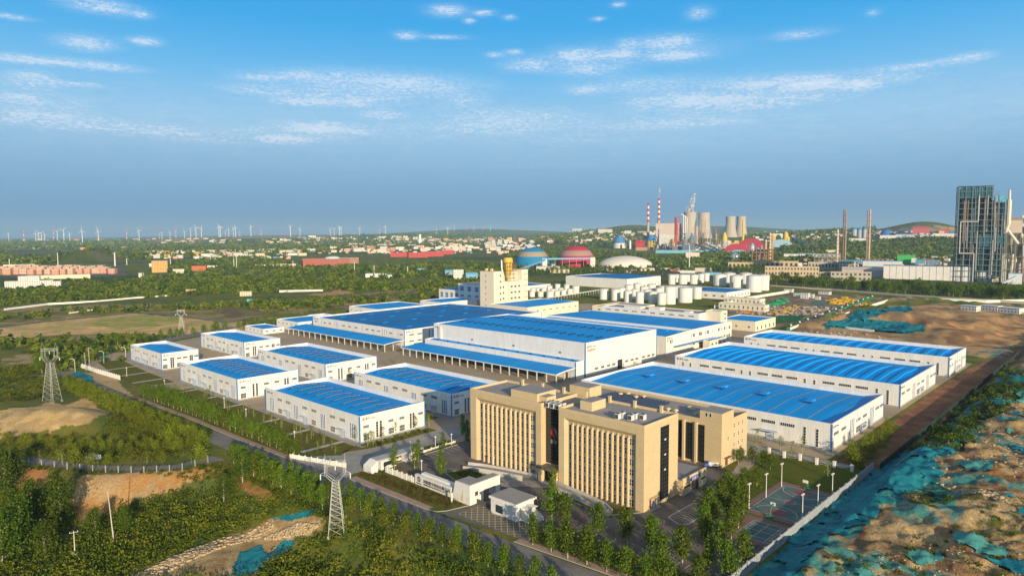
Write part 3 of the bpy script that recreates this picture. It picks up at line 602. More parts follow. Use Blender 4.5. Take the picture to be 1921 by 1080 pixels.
def win(w, h, nx=1, ny=1, gl=None, kind='window', fr=.09):
    gl = gl or glass; k = (round(w, 2), round(h, 2), nx, ny, gl.name, kind)
    if k in _wm: return _wm[k]
    b = MB(); b.box(-w/2, w/2, -.04, .02, 0, h, 1)
    b.box(-w/2-.06, w/2+.06, -.10, .0, -.10, 0, 0); b.box(-w/2-.06, w/2+.06, -.10, .0, h, h+.08, 0)
    for i in range(nx+1): x = -w/2+w*i/nx; b.box(x-fr/2, x+fr/2, -.09, -.035, 0, h, 0)
    for j in range(1, ny): z = h*j/ny; b.box(-w/2+fr/2, w/2-fr/2, -.085, -.035, z-fr/2, z+fr/2, 0)
    _wm[k] = b.mesh(kind, [framew, gl]); return _wm[k]
RZ = {'S': 0, 'W': -PI/2, 'N': PI, 'E': PI/2}
class Hall:
    """a thing with its origin at the near corner; S face looks along -Y, W face along -X"""
    def __init__(s, label, x0, x1, y0, y1, h, name='factory_hall', cat='factory hall', wm=None, group=None, th=.35):
        s.r = thing(name, label, cat, (x0, y0, 0), group=group); s.Lx = x1-x0; s.Ly = y1-y0; s.h = h; wm = wm or wallw
        Lx, Ly = s.Lx, s.Ly; s.wm = wm
        for nm, q in (('wall', (0, Lx, 0, th)), ('wall', (0, Lx, Ly-th, Ly)), ('wall', (0, th, th, Ly-th)), ('wall', (Lx-th, Lx, th, Ly-th))):
            b = MB(); b.box(q[0], q[1], q[2], q[3], 0, h); b.obj(nm, wm, s.r)
    def plinth(s, z=.7):
        b = MB(); b.box(-.06, s.Lx+.06, -.06, -.003, 0, z); b.box(-.06, -.003, -.003, s.Ly, 0, z); b.obj('plinth', plinth, s.r)
    def trims(s, t=.22, m_=None):
        for x, y in ((0, 0), (s.Lx, 0), (0, s.Ly)): b = MB(); b.box(x-t, x+t, y-t, y+t, 0, s.h+.02); b.obj('corner_trim', m_ or trimb, s.r)
        b = MB(); h = s.h; b.box(-.08, s.Lx+.08, -.08, .43, h+.021, h+.12); b.box(-.08, .43, .43, s.Ly+.08, h+.021, h+.12); b.box(s.Lx-.43, s.Lx+.08, .43, s.Ly+.08, h+.021, h+.12); b.box(.43, s.Lx-.43, s.Ly-.43, s.Ly+.08, h+.021, h+.12)
        b.obj('parapet_coping', trimw, s.r)
    def roof(s, drop=2.1, rise=1.2, m_=None, axis='y', th=.35, mono=False):
        Lx, Ly = s.Lx-2*th, s.Ly-2*th; z = s.h-drop; b = MB()
        if axis == 'y': P = [(th, z), (th+Lx, z), (th+Lx/2, z+rise)]; b.extr(P, 1, th, th+Ly)
        else: P = [(th, z), (th+Ly, z), (th+Ly/2, z+rise)]; b.extr(P, 0, th, th+Lx)
        s.rz0 = z; s.rr = rise; s.ax = axis
        s.ro = b.obj('roof', m_ or (roofb if axis == 'y' else roofx), s.r); return s.ro
    def rz(s, x):  # roof height at x across the ridge
        L = s.Lx if s.ax == 'y' else s.Ly; return s.rz0+s.rr*(1-abs(x-L/2)/(L/2))
    def put(s, me, name, face, a, z, off=0):
        loc = {'S': (a, -off, z), 'W': (-off, a, z), 'N': (a, s.Ly+off, z), 'E': (s.Lx+off, a, z)}[face]
        return link(name, me, s.r, loc, RZ[face])
    def sign(s, face, a, z, sz=1.0, extra=None):
        """round emblem and lettering high on a wall; a = near edge of the sign"""
        sg = -1 if face == 'W' else 1
        b = MB(); n = 18
        for i in range(n):
            t0 = 2*PI*i/n; t1 = 2*PI*(i+1)/n; c0, s0, c1, s1 = math.cos(t0), math.sin(t0), math.cos(t1), math.sin(t1); ro, ri = .62*sz, .36*sz
            b.quad((c0*ro, -.05, s0*ro), (c1*ro, -.05, s1*ro), (c1*ri, -.05, s1*ri), (c0*ri, -.05, s0*ri), 0 if 4 < i < 13 else 1)
        b.quad((-.3*sz, -.06, .25*sz), (-.12*sz, -.06, .3*sz), (.3*sz, -.06, -.25*sz), (.12*sz, -.06, -.3*sz), 0)
        s.put(b.mesh('emblem', [logor, logok]), 'emblem', face, a, z, .02)
        s.put(textmesh('惠宇 cenyu', 1.15*sz, logok), 'lettering', face, a+sg*1.1*sz, z-.42*sz, .03)
        if extra: s.put(textmesh(extra, 1.25*sz, logor), 'lettering', face, a-sg*.5*sz, z-2.1*sz, .03)
    def arch(s, y, w, x0, x1, hh, name='roof_vent', m_=None, dots=True):
        """curved ventilator lying across the ridge"""
        n = 12; b = MB(); L = x1-x0; m_ = m_ or ventb
        prof = []
        for i in range(n+1):
            t = i/n; x = x0+L*t; prof.append((x, s.rz(x)-.1, s.rz(x)+.12+hh*min(1, math.sin(PI*t)*1.7)))
        for i in range(n):
            (xa, ba, ta), (xb, bb, tb) = prof[i], prof[i+1]
            b.quad((xa, y-w/2, ba), (xb, y-w/2, bb), (xb, y-w/2, tb), (xa, y-w/2, ta), 1)
            b.quad((xb, y+w/2, bb), (xa, y+w/2, ba), (xa, y+w/2, ta), (xb, y+w/2, tb), 0)
            b.quad((xa, y-w/2, ta), (xb, y-w/2, tb), (xb, y+w/2, tb), (xa, y+w/2, ta), 0)
            if dots and 1 < i < n-1:
                for k in range(2): xx = xa+(xb-xa)*(k+.5)/2; b.box(xx-.10, xx+.10, y-w/2-.03, y-w/2, ta-.38, ta-.18, 2)
        b.quad((x0, y+w/2, prof[0][1]), (x0, y-w/2, prof[0][1]), (x0, y-w/2, prof[0][2]), (x0, y+w/2, prof[0][2]), 0)
        return b.obj(name, [m_, ventd if dots else m_, framew], s.ro)
canopym = mat('canopy_sheet', (.42, .50, .60), .5)
def door(w=3.2, h=3.4):
    b = MB(); b.box(-w/2, w/2, -.08, 0, 0, h, 0); b.box(-w/2-.12, -w/2, -.12, 0, 0, h+.12, 1); b.box(w/2, w/2+.12, -.12, 0, 0, h+.12, 1); b.box(-.03, .03, -.1, -.08, 0, h, 1)
    return b.mesh('door', [doorm, trimb])
def canopy(w=4.6, d=1.8):
    b = MB(); b.box(-w/2, w/2, -d, 0, 0, .18, 0); b.box(-w/2, -w/2+.1, -d, -d+.1, -.3, 0, 0); return b.mesh('canopy', [canopym])
DOOR = door(); CAN = canopy()
def workshop(label, x0, x1, y0, y1, h, ns, vents, wsh=0):
    H_ = Hall(label, x0, x1, y0, y1, h, 'workshop', 'workshop', group='white workshops with blue roofs'); H_.plinth(); H_.trims(); H_.roof()
    Ly, Lx = H_.Ly, H_.Lx; r = H_.r
    fr = [.075+(.86)*i/(ns-1) for i in range(ns)]
    for t in fr:                                                     # tall blue window strips, in threes
        y = Ly*(1-t)
        for k in (-1, 0, 1): H_.put(win(.95, 6.4, 1, 5, bglass, 'strip_window'), 'strip_window', 'W', y+k*1.35, 1.3)
    for i in range(ns-1):
        a, c = fr[i], fr[i+1]
        for q in ((.34, .68) if ns > 3 or True else (.5,)):
            y = Ly*(1-(a+(c-a)*q)); H_.put(win(4.4 if ns > 3 else 3.4, 1.3, 6), 'window', 'W', y, 7.3)
        y = Ly*(1-(a+(c-a)*.34)); y2 = Ly*(1-(a+(c-a)*.66))
        if i % 2 == 0: H_.put(win(3.6, 2.3, 4, 2), 'window', 'W', y, 1.3); H_.put(DOOR, 'door', 'W', y2, .05); H_.put(CAN, 'canopy', 'W', y2, 3.9)
        else: H_.put(win(3.6, 2.3, 4, 2), 'window', 'W', y2, 1.3); H_.put(DOOR, 'door', 'W', y, .05); H_.put(CAN, 'canopy', 'W', y, 3.9)
    for t in (.09, .46, .63, .93):
        H_.put(win(2.8, 1.15, 5), 'window', 'S', Lx*t, 6.2)
        if t != .93: H_.put(win(2.9, 2.6, 4, 2), 'window', 'S', Lx*t, 1.0)
    for t in (.25, .305, .77, .815): H_.put(win(1.15, 6.8, 1, 6), 'strip_window', 'S', Lx*t, 1.0)
    b = MB(); b.box(Lx*.54-.28, Lx*.54+.28, -.35, 0, .7, h-.05); b.obj('downpipe', pipe, r)
    H_.sign('S', 1.9, h-1.5, .95); H_.sign('W', Ly-1.4, h-1.5, .85)
    if vents:
        for i in range(vents): H_.arch(Ly*(.085+.86*i/(vents-1)), 1.9, Lx*.22, Lx*.78, .5, 'roof_vent', roofb)
    return H_
workshop('smallest blue roofed workshop at the far left beside the lawns, its roof bare', 168.4, 192.3, 472.5, 529, 11.0, 4, 0)
workshop('middle workshop of the front row facing the lawns, long blue roof with faint vents', 163.8, 199.5, 355, 430, 11.4, 4, 10)
workshop('workshop behind the front row with a smooth blue roof and no vents, far left', 225, 252.9, 474.6, 547, 11.3, 4, 0)
workshop('workshop in the second row between the big canopy yard and the front workshops', 218.3, 255, 357.5, 440, 11.3, 4, 10)
workshop('nearest white workshop on the left, nine curved vents across its blue roof', 164, 199, 243, 324, 11.6, 4, 10)
workshop('workshop behind the left wing of the tan office, partly in its shadow', 217.7, 253.4, 245.5, 326.5, 11.3, 4, 10)
# the long halls on the right
def longhall(label, x0, x1, y0, y1, h, kind):
    H_ = Hall(label, x0, x1, y0, y1, h, 'long_hall', 'factory hall', group='long halls with blue roofs on the right'); H_.plinth(.8); H_.trims(); Ly, Lx = H_.Ly, H_.Lx; H_.roof(2.1, 1.5)
    if kind == 'ridge':
        for i in range(5):
            y = Ly*(.17+.17*i); b = MB(); z = H_.rz0+H_.rr; b.box(Lx*.5-3.4, Lx*.5-.6, y-1.6, y+1.6, z-.2, z+.75, 1); b.box(Lx*.5-.6, Lx*.5+4.6, y-.9, y+1.6, z-.2, z+.65, 0); b.box(Lx*.5-3.4, Lx*.5-.6, y-1.6, y+1.6, z+.751, z+.9, 0); b.obj('roof_vent', [ventb, ventd], H_.ro)
        for i in range(14):
            y = 4+i*8.6; b = MB()
            for a, c in ((.8, Lx/2-.3), (Lx/2+.3, Lx-.8)): b.quad((a, y, H_.rz(a)+.03), (c, y, H_.rz(c)+.03), (c, y+.45, H_.rz(c)+.03), (a, y+.45, H_.rz(a)+.03))
            b.obj('rooflight_strip', ylight, H_.ro)
    else:
        n = 17 if kind == 'arch' else 15
        for i in range(n): H_.arch(Ly*(.06+.885*i/(n-1)), 2.3, Lx*.12, Lx*.88, .55, 'roof_rib', roofb, False)
    # long face
    for t in (.045, .085, .345, .385, .63, .67, .915, .955): H_.put(win(1.1, 7.2, 1, 6), 'strip_window', 'W', Ly*(1-t), .9)
    for g in (.135, .42, .705):
        for k in range(3): H_.put(win(6.0, 1.25, 7), 'ribbon_window', 'W', Ly*(1-g-.065*k)-3, 7.0)
    if x0 < 300: H_.put(DOOR, 'door', 'W', Ly*.20, .05); H_.put(canopy(7.5, 2.4), 'canopy', 'W', Ly*.20, 3.9)
    f = Lx/70
    for t in (.07, .2, .47, .60, .86, .96): H_.put(win(5.2*f+.6, 1.3, 6), 'ribbon_window', 'S', Lx*t, 6.0)
    for t in (.47, .60): H_.put(win(5.2*f, 2.6, 4, 2), 'window', 'S', Lx*t, 1.2)
    for t in (.325, .355, .385, .715, .745, .775): H_.put(win(1.1, 7.6, 1, 6, bglass, 'strip_window'), 'strip_window', 'S', Lx*t, .9)
    H_.put(DOOR, 'door', 'S', Lx*.53, .05); H_.put(CAN, 'canopy', 'S', Lx*.53, 3.9)
    b = MB(); b.box(Lx*.445-.3, Lx*.445+.3, -.4, 0, 5.5, h-.05); b.obj('downpipe', pipe, H_.r)
    H_.sign('S', 2, h-1.6, .9); H_.sign('W', Ly-2, h-1.6, 1.15)
    return H_
longhall('nearest of the three long right halls, wide blue roof with rooflight stripes', 285.4, 354.5, 94, 219.8, 11.2, 'ridge')
longhall('middle one of the three long halls on the right, curved ribs across its blue roof', 380, 452.3, 93.3, 219.6, 11.5, 'arch')
longhall('rearmost of the three long right halls, narrow ribbed blue roof by the spoil heaps', 479, 526.5, 92, 220.8, 12.2, 'arch2')
# the big central hall
B1 = Hall('tallest central white hall with a large blank gable and two rows of roof vents', 334.5, 415, 254.5, 396, 21.0, 'main_hall', 'factory hall'); B1.trims(); B1.roof(.7, 1.0); B1.plinth(.8)
for row, xx in ((0, .30), (1, .70)):
    for i in range(18):
        y = B1.Ly*(.05+.9*i/17); x = B1.Lx*xx; z = B1.rz(x); b = MB(); b.box(x-3.0, x-1.2, y-.8, y+.8, z-.1, z+.55, 0); b.box(x+1.2, x+3.0, y-.8, y+.8, z-.1, z+.55, 0); b.box(x-1.2, x+1.2, y-.3, y+.3, z-.1, z+.4, 0); b.obj('roof_vent', [ventd], B1.ro)
for t in (.14, .22, .30, .37, .55, .63, .70, .80, .88, .95): B1.put(win(3.6, 1.4, 5), 'window', 'S', B1.Lx*t, 3.2)
b = MB(); b.box(-2.6, 2.6, -.12, 0, 0, 6); B1.put(b.mesh('loading_door', [doord]), 'loading_door', 'S', B1.Lx*.455, 0)
B1.sign('S', 2.4, 18.3, 1.35, '高纯新材料'); B1.sign('W', B1.Ly-2.2, 18.6, 1.2)
for y in (20, 60, 100): B1.put(win(2.2, 1.2, 3), 'window', 'W', y, 12.5)
b = MB(); b.box(-1.2, 0, B1.Ly-9, B1.Ly-6.4, 10.4, 19.5); b.obj('duct', pipe, B1.r)
# lower tier in front of it
T1 = Hall('low white lean-to tier with a narrow blue roof along the central hall', 325.8, 334.3, 255.2, 396, 10.4, 'lean_to_hall', 'factory hall'); T1.trims()
b = MB(); b.prism([(.35, .35), (8.4, .35), (8.4, T1.Ly-.35), (.35, T1.Ly-.35)], 8.8, [9.3, 10.2, 10.2, 9.3]); b.obj('roof', roofb, T1.r)
for i in range(12): b = MB(); y = 6+i*11.5; b.box(4.5, 5.3, y-.4, y+.4, 9.7, 10.7); b.obj('roof_vent', ventd, T1.r)
for t in (.1, .25, .4, .55, .7, .85): T1.put(win(3, 2.2, 4, 2), 'window', 'W', T1.Ly*t, 1.4)
def yard_canopy(label, x0, x1, y0, y1, zf, zb, n):
    r = thing('open_canopy', label, 'canopy', (x0, y0, 0), group='open blue loading canopies'); Lx, Ly = x1-x0, y1-y0
    b = MB(); m2 = 5; pr = [(Lx*i/m2, zf+(zb-zf)*(1-(1-i/m2)**1.7)) for i in range(m2+1)]
    for i in range(m2): (xa, za), (xb, zz) = pr[i], pr[i+1]; b.prism([(xa, 0), (xb, 0), (xb, Ly), (xa, Ly)], [za, zz, zz, za], [za+.12, zz+.12, zz+.12, za+.12])
    b.obj('canopy_roof', roofb, r)
    b = MB(); b.box(-.05, .12, 0, Ly, zf-.45, zf-.02); 
    for i in range(m2): (xa, za), (xb, zz) = pr[i], pr[i+1]; b.prism([(xa, -.2), (xb, -.2), (xb, -.02), (xa, -.02)], [za-.35, zz-.35, zz-.35, za-.35], [za+.15, zz+.15, zz+.15, za+.15])
    b.obj('fascia', trimw, r)
    pm = MB(); pm.box(-.28, .28, -.28, .28, 0, zf-.5); pm.tube((0, 0, zf-1.4), (0, 1.6, zf-.5), .1); pme = pm.mesh('post', steel)
    for i in range(n):
        link('post', pme, r, (.6, .5+(Ly-1)*i/(n-1), 0))
    for x in (Lx*.45, Lx*.85):
        for i in (0, n-1): link('post', pme, r, (x, .5+(Ly-1)*i/(n-1), 0))
    return r
yard_canopy('blue loading canopy running along the front of the central hall', 308, 325.5, 255.5, 400.5, 5.6, 7.0, 20)
yard_canopy('blue loading canopy in front of the wide dark roofed hall at the left', 307, 325.8, 420.5, 563, 5.6, 7.0, 17)
# the wide hall with the dark blue roof
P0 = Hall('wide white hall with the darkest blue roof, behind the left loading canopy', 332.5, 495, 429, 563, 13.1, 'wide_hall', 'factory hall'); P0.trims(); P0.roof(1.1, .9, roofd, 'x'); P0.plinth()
for i in range(5):
    for j in range(4):
        x = P0.Lx*(.12+.19*i); y = P0.Ly*(.14+.24*j); z = P0.rz(y); b = MB(); b.box(x-2.6, x-1, y-.5, y+.5, z-.1, z+.35); b.box(x+1, x+2.6, y-.5, y+.5, z-.1, z+.35); b.box(x-1, x+1, y-.25, y+.25, z-.1, z+.3); b.obj('roof_vent', ventb, P0.ro)
for t in (.04, .15, .21, .37, .44, .51, .63, .69, .75, .87, .97): P0.put(win(4.4, 1.2, 6), 'ribbon_window', 'W', P0.Ly*(1-t), 8.6)
for t in (.11, .27, .29, .31, .58, .79, .81, .83, .94): P0.put(win(.8, 4.2, 1, 3, bglass, 'strip_window'), 'strip_window', 'W', P0.Ly*(1-t), 7.2)
for x in (7, 15): P0.put(win(4.6, 1.1, 6), 'ribbon_window', 'S', x, 8.2); P0.put(win(4.6, 1.1, 6), 'ribbon_window', 'S', x, 3.2)
for x in (25, 29): P0.put(win(1.2, 5.6, 1, 4, bglass, 'strip_window'), 'strip_window', 'S', x, 5)
P0.sign('S', 2.2, 11.2, 1.2); P0.sign('W', P0.Ly-2, 11.6, 1.1)
def small(label, x0, x1, y0, y1, h, wins='', name='low_building', cat='building', wm=None, rm=None, drop=.7, rise=.4, axis='y', grp=None):
    s = Hall(label, x0, x1, y0, y1, h, name, cat, wm or wallw, grp, .3); s.roof(drop, rise, rm, axis, .3)
    b = MB(); b.box(-.1, s.Lx+.1, -.1, .38, h+.001, h+.12); b.box(-.1, .38, .38, s.Ly+.1, h+.001, h+.12); b.box(s.Lx-.38, s.Lx+.1, .38, s.Ly+.1, h+.001, h+.12); b.box(.38, s.Lx-.38, s.Ly-.38, s.Ly+.1, h+.001, h+.12); b.obj('parapet_coping', trimw, s.r)
    for tok in wins.split():
        f, n, z, w, hh = tok.split(','); n = int(n); L = s.Lx if f == 'S' else s.Ly
        for i in range(n): s.put(win(float(w), float(hh), max(1, int(float(w)/.8))), 'window', f, L*(i+.5)/n, float(z))
    return s
small('small flat white building with a blue roof behind the rear left workshop', 291.8, 311.6, 577, 612, 4.6, 'W,5,1.8,2.6,1.1 S,3,1.8,2.6,1.1')
s2 = small('white building with a glazed end beside the left loading canopy', 322.5, 372, 571.5, 611, 8.0, 'W,5,4.6,2.6,1.1')
for i in range(5): s2.put(win(7, 1.1, 8, 1, bglass), 'window', 'S', 6+i*9, 2+0*i)
for i in range(5): s2.put(win(7, 1.1, 8, 1, bglass), 'window', 'S', 6+i*9, 4.8)
small('white annex with a low blue roof behind the wide dark roofed hall', 432, 500, 600, 655, 8.5, 'W,6,4,2.6,1.1')
small('far white annex with a tiny blue roof, next to the woods', 520, 575, 600, 640, 9, '')
small('low white shed with a flat roof on the edge of the woods', 372, 392, 610, 640, 5, '')
# the stepped hall behind the central one
P2 = Hall('white stepped hall with two blue roof levels behind the central hall', 432, 534, 257, 401, 13.6, 'stepped_hall', 'factory hall', wallp); P2.trims(.12, trimw)
b = MB(); b.prism([(.35, .35), (39, .35), (39, P2.Ly-.35), (.35, P2.Ly-.35)], 11.0, [12.4, 13.0, 13.0, 12.4]); b.obj('roof', roofb, P2.r)
b = MB(); b.box(39, 39.4, .35, P2.Ly-.35, 10, 14.9); b.obj('step_wall', wallp, P2.r)
b = MB(); b.prism([(39.4, .35), (P2.Lx-.35, .35), (P2.Lx-.35, P2.Ly-.35), (39.4, P2.Ly-.35)], 12.0, [14.6, 13.4, 13.4, 14.6]); b.obj('roof', roofb, P2.r)
for i in range(14):
    b = MB(); y = 8+i*9.6; b.box(28, 33, y-.5, y+.5, 12.7, 13.3); b.obj('roof_vent', ventb, P2.r)
b = MB(); b.prism([(0, -.02), (39, -.02), (39, .3), (0, .3)], 13.6, [13.61, 15, 15, 13.61]); b.prism([(39, -.02), (P2.Lx, -.02), (P2.Lx, .3), (39, .3)], 13.6, [15, 15.0, 15.0, 15]); b.obj('gable_parapet', wallp, P2.r)
for x, w in ((6.5, 2.2), (9, .9), (36, .9), (40, 3), (50, 5), (58, .9), (62, 3.4), (70, .9), (80, 2.6), (84.5, .9), (90, 2.4), (94, .9), (98.5, 3)):
    P2.put(win(w, 2.4, max(1, int(w/1.0)), 2), 'window', 'S', x, 8.2 if x < 30 else 9.2)
    if x > 30: P2.put(win(w, 2.2, max(1, int(w/1.0)), 2), 'window', 'S', x, 3.0)
b = MB(); b.box(10, 70, -4.2, -.02, 5.4, 5.65); b.obj('canopy', trimb, P2.r)
for t in (.03,): P2.put(win(1.6, 2.6, 2, 2), 'window', 'W', 10, 7)
P2.sign('S', 2, 12, 1.1, '惠宇一厂')
porch = Hall('small white entrance block under a blue canopy edge by the stepped hall', 478, 505, 247, 252.6, 6.4, 'entrance_block', 'building', wallc); porch.roof(.4, .2)
for i in range(4): porch.put(win(3, 1.6, 3), 'window', 'S', 4+i*6.4, 2.6)
# the long cream block above it
P3 = Hall('long windowed white block rising behind the stepped hall', 537, 561, 288, 389, 18.6, 'process_building', 'building', wallp, th=.3)
b = MB(); b.box(.3, P3.Lx-.3, .3, P3.Ly-.3, 17.2, 17.7); b.obj('roof', conc2, P3.r)
for i in range(10): P3.put(win(5.2, 1.0, 6), 'ribbon_window', 'W', 7+i*9.6, 15.2)
for q in ((4, 12, 40, 52, 17.7, 20.5), (6, 14, 62, 80, 17.7, 19.4), (3, 9, 10, 16, 17.7, 19.2)): b = MB(); b.box(*q); b.obj('roof_house', wallp, P3.r)
tw = Hall('square white stair tower at the end of the long windowed block', 549, 561, 274, 287.9, 20.5, 'stair_tower', 'tower', wallc, th=.3); b = MB(); b.box(.3, 11.7, .3, 13.6, 19.3, 19.7); b.obj('roof', conc2, tw.r)
for z in (9, 13, 17): tw.put(win(3, 1.4, 3), 'window', 'S', 8, z)
P4 = Hall('cream flat roofed block between the small hall and the storage tanks', 590, 640, 395, 440, 11, 'flat_block', 'building', wallc); b = MB(); b.box(.35, P4.Lx-.35, .35, P4.Ly-.35, 10, 10.4); b.obj('roof', conc2, P4.r)
for i in range(4): P4.put(win(3, 1.6, 3), 'window', 'W', 6+i*10, 6.6)
small('cream building with a blue roof in front of the tall cream tower', 510, 592, 460, 514, 14, 'W,6,9,3.6,1.1 S,8,9,3.4,1.1', wm=wallc, name='cream_hall', cat='factory hall', axis='x', rise=1.0, rm=roofx)
small('small white hall with a narrow blue roof beside the construction ground', 588.5, 632, 261, 296, 8.8, 'S,5,1.4,2.2,3 W,3,3,2,1.4', wm=wallc, name='small_hall', cat='factory hall')
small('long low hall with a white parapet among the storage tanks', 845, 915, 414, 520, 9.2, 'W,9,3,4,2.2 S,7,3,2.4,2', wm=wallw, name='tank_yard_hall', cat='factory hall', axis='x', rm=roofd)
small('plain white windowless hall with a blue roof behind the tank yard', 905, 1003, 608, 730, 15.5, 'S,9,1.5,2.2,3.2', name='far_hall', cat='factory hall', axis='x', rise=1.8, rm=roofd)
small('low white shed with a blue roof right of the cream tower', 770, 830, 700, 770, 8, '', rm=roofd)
small('low cream pump house with pilasters near the tanks, nearer one', 740, 752, 318, 372, 7, 'S,3,2,2,2 W,10,2,1.6,3', wm=wallc, rm=conc2, name='pump_house')
small('low cream pump house with pilasters near the tanks, further one', 806, 820, 352, 398, 7, 'S,3,2,2,2 W,9,2,1.6,3', wm=wallc, rm=conc2, name='pump_house')
# the cream process tower with yellow plant on top
TX0, TX1, TY0, TY1 = 537, 593, 534, 555
yel = mat('yellow_plant', (.62, .42, .06), .5, .15, .4); yel2 = mat('pale_yellow_plant', (.68, .55, .25), .6, .15, .4); rust = mat('rusty_steel', (.30, .15, .07), .8, .3, .4)
tr = thing('process_tower', 'tall cream process tower with yellow equipment on its stepped roof', 'tower', (TX0, TY0, 0), sc=(.875, .82, 1.09))
ht = 42
def tb(nm, x0, x1, y0, y1, z0, z1, m_): b = MB(); b.box(x0, x1, y0, y1, z0, z1); return b.obj(nm, m_, tr)
tb('wall', 0, 16, 0, 26, 0, ht, wallc); tb('wall', 16.02, 28, 3, 26, 0, 31, wallc); tb('wall', 28.02, 52, .6, 26, 0, 31, wallc); tb('wall', 52.02, 64, .3, 26, 0, ht+.4, wallc); tb('wall', 40, 52, 10, 26, 31.02, ht-2, wallc)
tb('roof', .4, 15.6, .4, 25.6, ht+.02, ht+.2, conc2); tb('roof', 52.4, 63.6, .7, 25.6, ht+.42, ht+.6, conc2)
for z in (6, 12, 18, 24, 30, 36):
    link('window', win(1.4, 2, 1, 2), tr, (-.0, 15, z+.6), -PI/2)
    for x, w in ((12, 2.6), (58.2, 1.4), (62, 1.2)): link('window', win(w, 1.9, 2), tr, (x, 0 if x < 20 else .3, z+.6), 0)
    if z < 30:
        for x, w in ((20, 3.4),): link('window', win(w, 2, 3), tr, (x, 3, z+.6), 0)
        for x in (33, 40, 47.5): link('window', win(3.8, 2, 4), tr, (x, .6, z+.6), 0)
b = MB(); b.lathe([(3.6, 38), (4.6, 41), (4.8, 48), (4.6, 49), (6.4, 49.2), (6.4, 53.5), (5.2, 55)], 18, 38, 12); b.obj('yellow_hopper', yel, tr, smooth=False)
b = MB(); b.lathe([(1.6, 31), (3.4, 37), (3.4, 38)], 14, 38, 12); b.obj('hopper_cone', yel2, tr)
b = MB()
for z in (34, 38, 42, 46, 50): 
    b.box(30, 46, 5, 5.3, z, z+.35); b.box(30, 30.3, 5, 18, z, z+.35); b.box(45.7, 46, 5, 18, z, z+.35)
for x in (30, 35, 41, 45.7): b.box(x, x+.35, 4.8, 5.2, 31, 50)
for x in (30, 45.7): b.tube((x, 5, 31), (x+(7 if x < 40 else -7), 5, 42), .15); b.tube((x, 5, 42), (x+(7 if x < 40 else -7), 5, 50), .15)
b.obj('steel_frame', rust, tr)
b = MB(); b.lathe([(2.6, 31), (2.6, 36), (1.0, 40)], 12, 25, 9); b.obj('yellow_drum', yel2, tr)
b = MB(); b.tube((25, 9, 40), (23.5, 9, 44), .9, 10); b.tube((23.5, 9, 44), (22.8, 9, 53), .9, 10); b.obj('white_duct', trimw, tr)
b = MB(); b.tube((46.5, 14, 31), (46.5, 14, 54), .7, 8); b.obj('vent_pipe', yel2, tr)
for (x, y, w) in ((4, 8, 3), (9, 14, 2), (6, 20, 3)): tb('rooftop_unit', x, x+w, y, y+w, ht+.2, ht+2.6, yel2)
AN = thing('blue_shaded_annex', 'white annex in shade left of the cream tower with tall windows', 'building', (580, 600, 0))
b = MB(); b.box(0, 34, 0, 39, 0, 26); b.obj('wall', wallp, AN); b = MB(); b.box(.5, 33.5, .5, 38.5, 26.01, 26.3); b.obj('roof', conc2, AN)
b = MB(); b.box(2, 30, 39.01, 78, 0, 17); b.obj('low_wing', wallp, AN); b = MB(); b.box(2.5, 29.5, 39.5, 77.5, 17.01, 17.3); b.obj('roof', roofd, AN)
for i in range(3):
    for z, hh in ((6, 1.4), (10, 2.6), (17, 5.5)): link('window', win(6, hh, 5, 2, bglass), AN, (0, 6+i*13, z), -PI/2)
for i in range(4): link('window', win(5, 6.5, 4, 2, bglass), AN, (2, 44+i*9.4, 7), -PI/2)
# ------------------------------------------------------------------ tanks
tankm = mat('tank_steel', (.70, .70, .68), .45, .06, .2); tankr = mat('tank_roof', (.60, .60, .58), .5)
_tk = {}
def tank(label, px, pyb, wpx, hpx, grp):
    x, y = G0(px, pyb); s = math.hypot(x, y)/FPX; r = round(wpx*s/2, 0); h = round(hpx*s, 0); y += 0; x += 0
    d = math.hypot(x, y); x *= (d+r)/d; y *= (d+r)/d
    t = thing('storage_tank', label, 'tank', (x, y, 0), group=grp)
    k = (r, h)
    if k not in _tk:
        b = MB(); n = 24; b.lathe([(r, 0), (r, h)], n); 
        for z in (h*.25, h*.5, h*.75, h-.2): b.lathe([(r+.02, z), (r+.12, z+.05), (r+.02, z+.18)], n)
        m1 = b.mesh('shell', [tankm], False); b = MB(); b.lathe([(r+.15, h+.01), (r*.7, h+r*.12), (r*.35, h+r*.2), (.4, h+r*.24)], n); m2 = b.mesh('tank_roof', [tankr], True)
        b = MB(); N = 14
        for i in range(N):
            a0 = -2.4+1.3*i/N; a1 = -2.4+1.3*(i+1)/N; b.tube((math.cos(a0)*(r+.5), math.sin(a0)*(r+.5), h*i/N), (math.cos(a1)*(r+.5), math.sin(a1)*(r+.5), h*(i+1)/N), .18, 3)
        for i in range(20): a0 = 2*PI*i/20; a1 = 2*PI*(i+1)/20; b.tube((math.cos(a0)*r, math.sin(a0)*r, h+1.1), (math.cos(a1)*r, math.sin(a1)*r, h+1.1), .07, 3); b.tube((math.cos(a0)*r, math.sin(a0)*r, h), (math.cos(a0)*r, math.sin(a0)*r, h+1.1), .06, 3)
        m3 = b.mesh('stair_and_rail', [steel]); _tk[k] = (m1, m2, m3)
    for nm, me in zip(('shell', 'tank_roof', 'stair_and_rail'), _tk[k]): link(nm, me, t)
for i, (px, pb) in enumerate([(1133, 562), (1155, 564), (1178, 567), (1200, 570), (1224, 569)]): tank('round white tank in the front row of the central tank group', px, pb, 16, 19+i*.6, 'front row of the central tanks')
for i, (px, pb) in enumerate([(1166, 559), (1191, 562), (1214, 563), (1208, 556), (1236, 560), (1180, 554), (1196, 551), (1222, 553), (1243, 556)]): tank('round white tank crowded behind the front row of central tanks', px, pb, 15, 18, 'rear rows of the central tanks')
tank('tallest white tank at the right end of the central tank group', 1255, 571, 21, 32, None) if False else None
